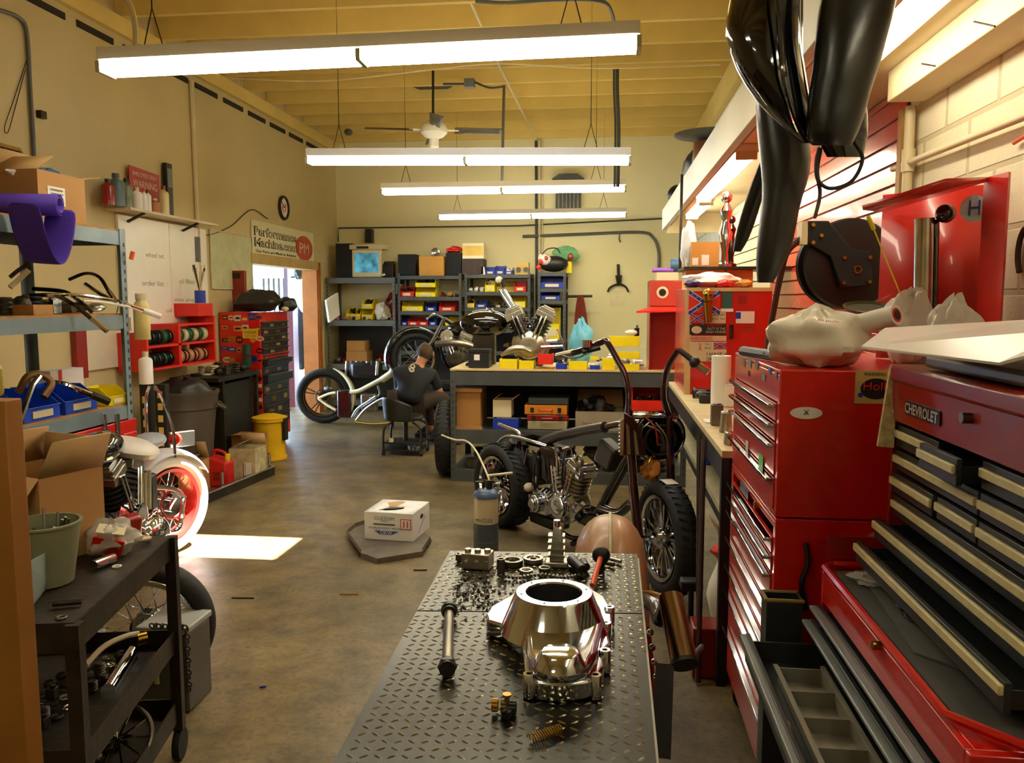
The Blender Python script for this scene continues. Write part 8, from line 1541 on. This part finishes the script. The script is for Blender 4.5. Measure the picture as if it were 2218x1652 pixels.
def flag(px0, py0, px1, py1):
    lk_s(px0, py0, px1, py1, m_redp, nm='flag_sticker'); a, b = P(px0, py1, Y=kY), P(px1, py0, Y=kY); n_ = V((0, -1, 0))
    for m, w, o in ((m_paper, .26, .0105), (m_blue, .17, .0125)):
        for s in (0, 1):
            p, r = (V((a.x, kY-o-.0004*s, a.z)), V((b.x, kY-o-.0004*s, b.z))) if s else (V((a.x, kY-o, b.z)), V((b.x, kY-o, a.z))); W2 = (b.z-a.z)*w/2; MB().poly([p+V((0, 0, -W2)), r+V((0, 0, -W2)), r+V((0, 0, W2)), p+V((0, 0, W2))], n_*.0005).build('flag_band', m, lk, fix=True)
    for s in (-1, 1):
        for f in (.12, .25, .38, .62, .75, .88): p = V((a.x+(b.x-a.x)*f, kY-.0135, (a.z if s > 0 else b.z)+s*(b.z-a.z)*f)); W2 = (b.z-a.z)*.04; MB().poly([p+V((W2*math.cos(k*2*pi/5*2+pi/2), 0, W2*math.sin(k*2*pi/5*2+pi/2))) for k in range(5)], n_*.0004).build('flag_star', m_paper, lk) if (px1-px0) > 40 else None
flag(1491, 632, 1560, 678); flag(1494, 680, 1525, 699); flag(1545, 742, 1574, 756)
lk_s(1527, 676, 1572, 700, m_cream); lk_t('LOW', 1541, 679, 1570, 684, m_black); lk_t('your tax', 1541, 688, 1570, 693, m_black); lk_s(1493, 703, 1572, 724, m_black); lk_s(1497, 706, 1520, 722, m_cream, 'oval', .011); lk_t('DADDY', 1532, 702, 1566, 707, m_redp); lk_t('DUTY IS THE', 1532, 709, 1570, 714, m_cream); lk_t('HIGH HORSE', 1528, 716, 1571, 721, m_cream)
lk_s(1493, 727, 1573, 738, mat('pinkish', (214, 170, 140), .5)); lk_t('WORK WEEKEND', 1495, 729, 1543, 736, m_redp); lk_s(1493, 740, 1574, 782, m_cream, off=.008); lk_t('X', 1512, 743, 1520, 758, m_redp); lk_t('THIS IS', 1526, 743, 1541, 748, m_grey); lk_t('MINE', 1526, 751, 1540, 756, m_grey); lk_t('I HAVE A', 1530, 763, 1575, 770, m_black); lk_t('DREAM', 1530, 774, 1560, 781, m_black)
lk_s(1564, 632, 1586, 668, m_teal); lk_s(1560, 668, 1588, 675, m_paper); lk_s(1593, 674, 1634, 700, m_paper); lk_s(1593, 676, 1604, 690, m_blue, off=.011); lk_s(1600, 640, 1617, 655, m_redd); lk_s(1613, 710, 1630, 717, m_gold, 'oval')
p = P(1584, 720, Y=kY-.02); MB().cyl(p+V((0, 0, .05)), p-V((0, 0, .04)), .012, n=10).build('latch', m_dsteel, lk); p = P(1533, 640, Y=kY-.05)
t = thing('brass_figure', 'hanging brass mask ornament on the stickered locker', 'ornament', p); MB().sph(p, .04, (.9, .6, 1.1), 14, 10).build('head', m_gold, t); MB().cyl(p+V((0, 0, -.04)), p+V((.01, 0, -.17)), .03, .02, n=10).build('body', m_gold, t)
for s in (-1, 1): MB().sph(p+V((s*.014, -.025, .005)), .008, n=8, m=6).build('eye', m_black, t)
# things on the locker and wall shelf
tag(MB().crumple(((P(1560, 610, Y=kY+.2)).x-.05, kY+.16, kz+.005), (.36, .22, .1), 81, .1).build('white_cloth', m_paper), 'bunched white cloth on top of the stickered locker', 'cloth'); 
for i, (px, m, lb_) in enumerate(((1500, mat('violet_dark', (60, 40, 90), .5), 'violet bundle at the left of the locker top'), (1568, m_redp, 'red rag in the middle front of the locker top'), (1612, mat('ochre_cloth', (200, 140, 50), .7), 'ochre cloth at the right of the locker top'))): c = P(px, 612, Y=kY+.04); tag(MB().crumple((c.x, kY+.03, kz+.005), (.1, .07, .05), 83+i, .1).build('rag', m), lb_, 'rag')
ws = thing('wall_shelf', 'wall shelf above the stickered locker holding boxes and figurines', 'shelf', (.85, 5.8, P(1560, 576, Y=5.6).z)); wz = P(1560, 577, Y=5.6).z; wx0 = P(1482, 577, Y=5.6).x; MB().box(wx0, 5.6, wz-.02, XR-.023, 6.1, wz).build('board', m_dsteel, ws); MB().box(wx0, 6.02, wz+.001, wx0+.02, 6.04, LZ).build('hanger_rod', m_dsteel, ws)
bxx = lambda px: P(px, 560, Y=5.65).x; bzz = lambda py: P(1530, py, Y=5.65).z
c1_ = carton('cardboard_box', 'brown box with two white labels on the wall shelf', bxx(1497), 5.66, wz+.001, bxx(1558), 5.95, bzz(525), mat('shelf_card', (188, 132, 60), .8, var=.05), open_=False); sticker(c1_, V((bxx(1506), 5.66, bzz(566))), X_, Z_, .04, .05, m_paper, 'label'); sticker(c1_, V((bxx(1528), 5.66, bzz(563))), X_, Z_, .05, .07, m_paper, 'label')
carton('cardboard_box', 'long ochre box left between the locker and the wall shelf', bxx(1488), 5.72, kz+.002, bxx(1574), 5.98, wz-.024, mat('ochre_card', (206, 156, 76), .8, var=.05), open_=False); carton('cardboard_box', 'long ochre box right between the locker and the wall shelf', bxx(1576), 5.72, kz+.002, bxx(1636), 5.98, wz-.024, mat('ochre_card', (206, 156, 76), .8, var=.05), open_=False)
for o_ in list(col.objects)[-1:]: pass
tag(MB().crumple((bxx(1482)+.04, 5.8, wz+.002), (.1, .2, .32), 90, .08).build('paper_stack', m_paper), 'white papers stacked at the left end of the wall shelf', 'papers')
def figure(px, h, r, m, label, Y=5.7):
    c = V((P(px, 560, Y=Y).x, Y, wz+.001)); t = thing('figurine', label, 'figurine', c, 0, 'chrome trophies on the wall shelf'); MB().lathe([(0, 0), (r, 0), (r, .02), (r*.5, .03), (r*.45, h*.2), (r*.9, h*.45), (r*.5, h*.6), (r*.8, h*.75), (r*.35, h*.84), (r*.3, h*.86)], c, Z_, 18).build('body', m, t); MB().sph(c+V((0, 0, h*.93)), h*.08, n=12, m=8).build('head', m, t)
figure(1571, .5, .055, m_chrome, 'tall chrome figurine at the right of the boxed labels'); figure(1583, .34, .04, m_gloss, 'dark figurine beside the tall chrome one'); figure(1545, .0001+.4, .04, m_alu, 'silver figurine behind the labelled box', 6.03) if 0 else None
# loft top things
def lt(px, py, Y): return P(px, py, Y=Y)
LT = LZ+.026
t = thing('bronze_urn', 'bronze pot with a wide pale dish on top, standing on the loft', 'urn', (.78, 6.3, LT)); c = V((.76, 6.3, LT)); zq = P(1515, 300, Y=6.3).z; MB().lathe([(0, 0), (.1, 0), (.13, .1), (.12, zq-LT-.03), (0, zq-LT-.02)], c, Z_, 24).build('pot', mat('bronze', (130, 90, 60), .35, .6), t); MB().lathe([(0, zq-LT-.019), (.26, zq-LT+.02), (.27, zq-LT+.03), (0, zq-LT-.01)], c, Z_, 32).build('dish', m_grey, t)
tag(MB().crumple((.78, 7.0, LT), (.3, .5, .34), 97, .06).build('black_sack', m_black), 'black sack on the loft behind the fascia', 'sack'); tag(MB().sph((.69, 8.2, LT+.1), .1, (1, 1, 1), 14, 10).build('black_ball', m_black), 'round black object at the far end of the loft', 'ball')
# room beyond the door
t = thing('hanging_clothes', 'dark jacket and white shirt hanging beyond the doorway', 'clothes', P(650, 700, Y=12.0)); MB().crumple(P(648, 800, Y=12.0), (.36, .2, .95), 101, .06).build('dark_jacket', mat('slate_cloth', (54, 60, 78), .9), t); MB().crumple(P(660, 668, Y=12.1), (.2, .2, .42), 102, .1).build('white_shirt', m_paper, t); MB().cyl(P(630, 600, Y=12.1), P(700, 598, Y=12.1), .012, n=8).build('rail', m_dsteel, t); MB().crumple(P(648, 605, Y=12.0), (.14, .14, .24), 103, .1).build('dark_cap', m_black, t)
tag(MB().box(P(622, 900, Y=11.6).x, 11.6, 0, P(640, 900, Y=11.6).x, 11.8, P(630, 660, Y=11.6).z).build('maroon_locker', mat('maroon', (96, 24, 28), .5)), 'dark maroon cabinet edge seen through the doorway', 'cabinet')
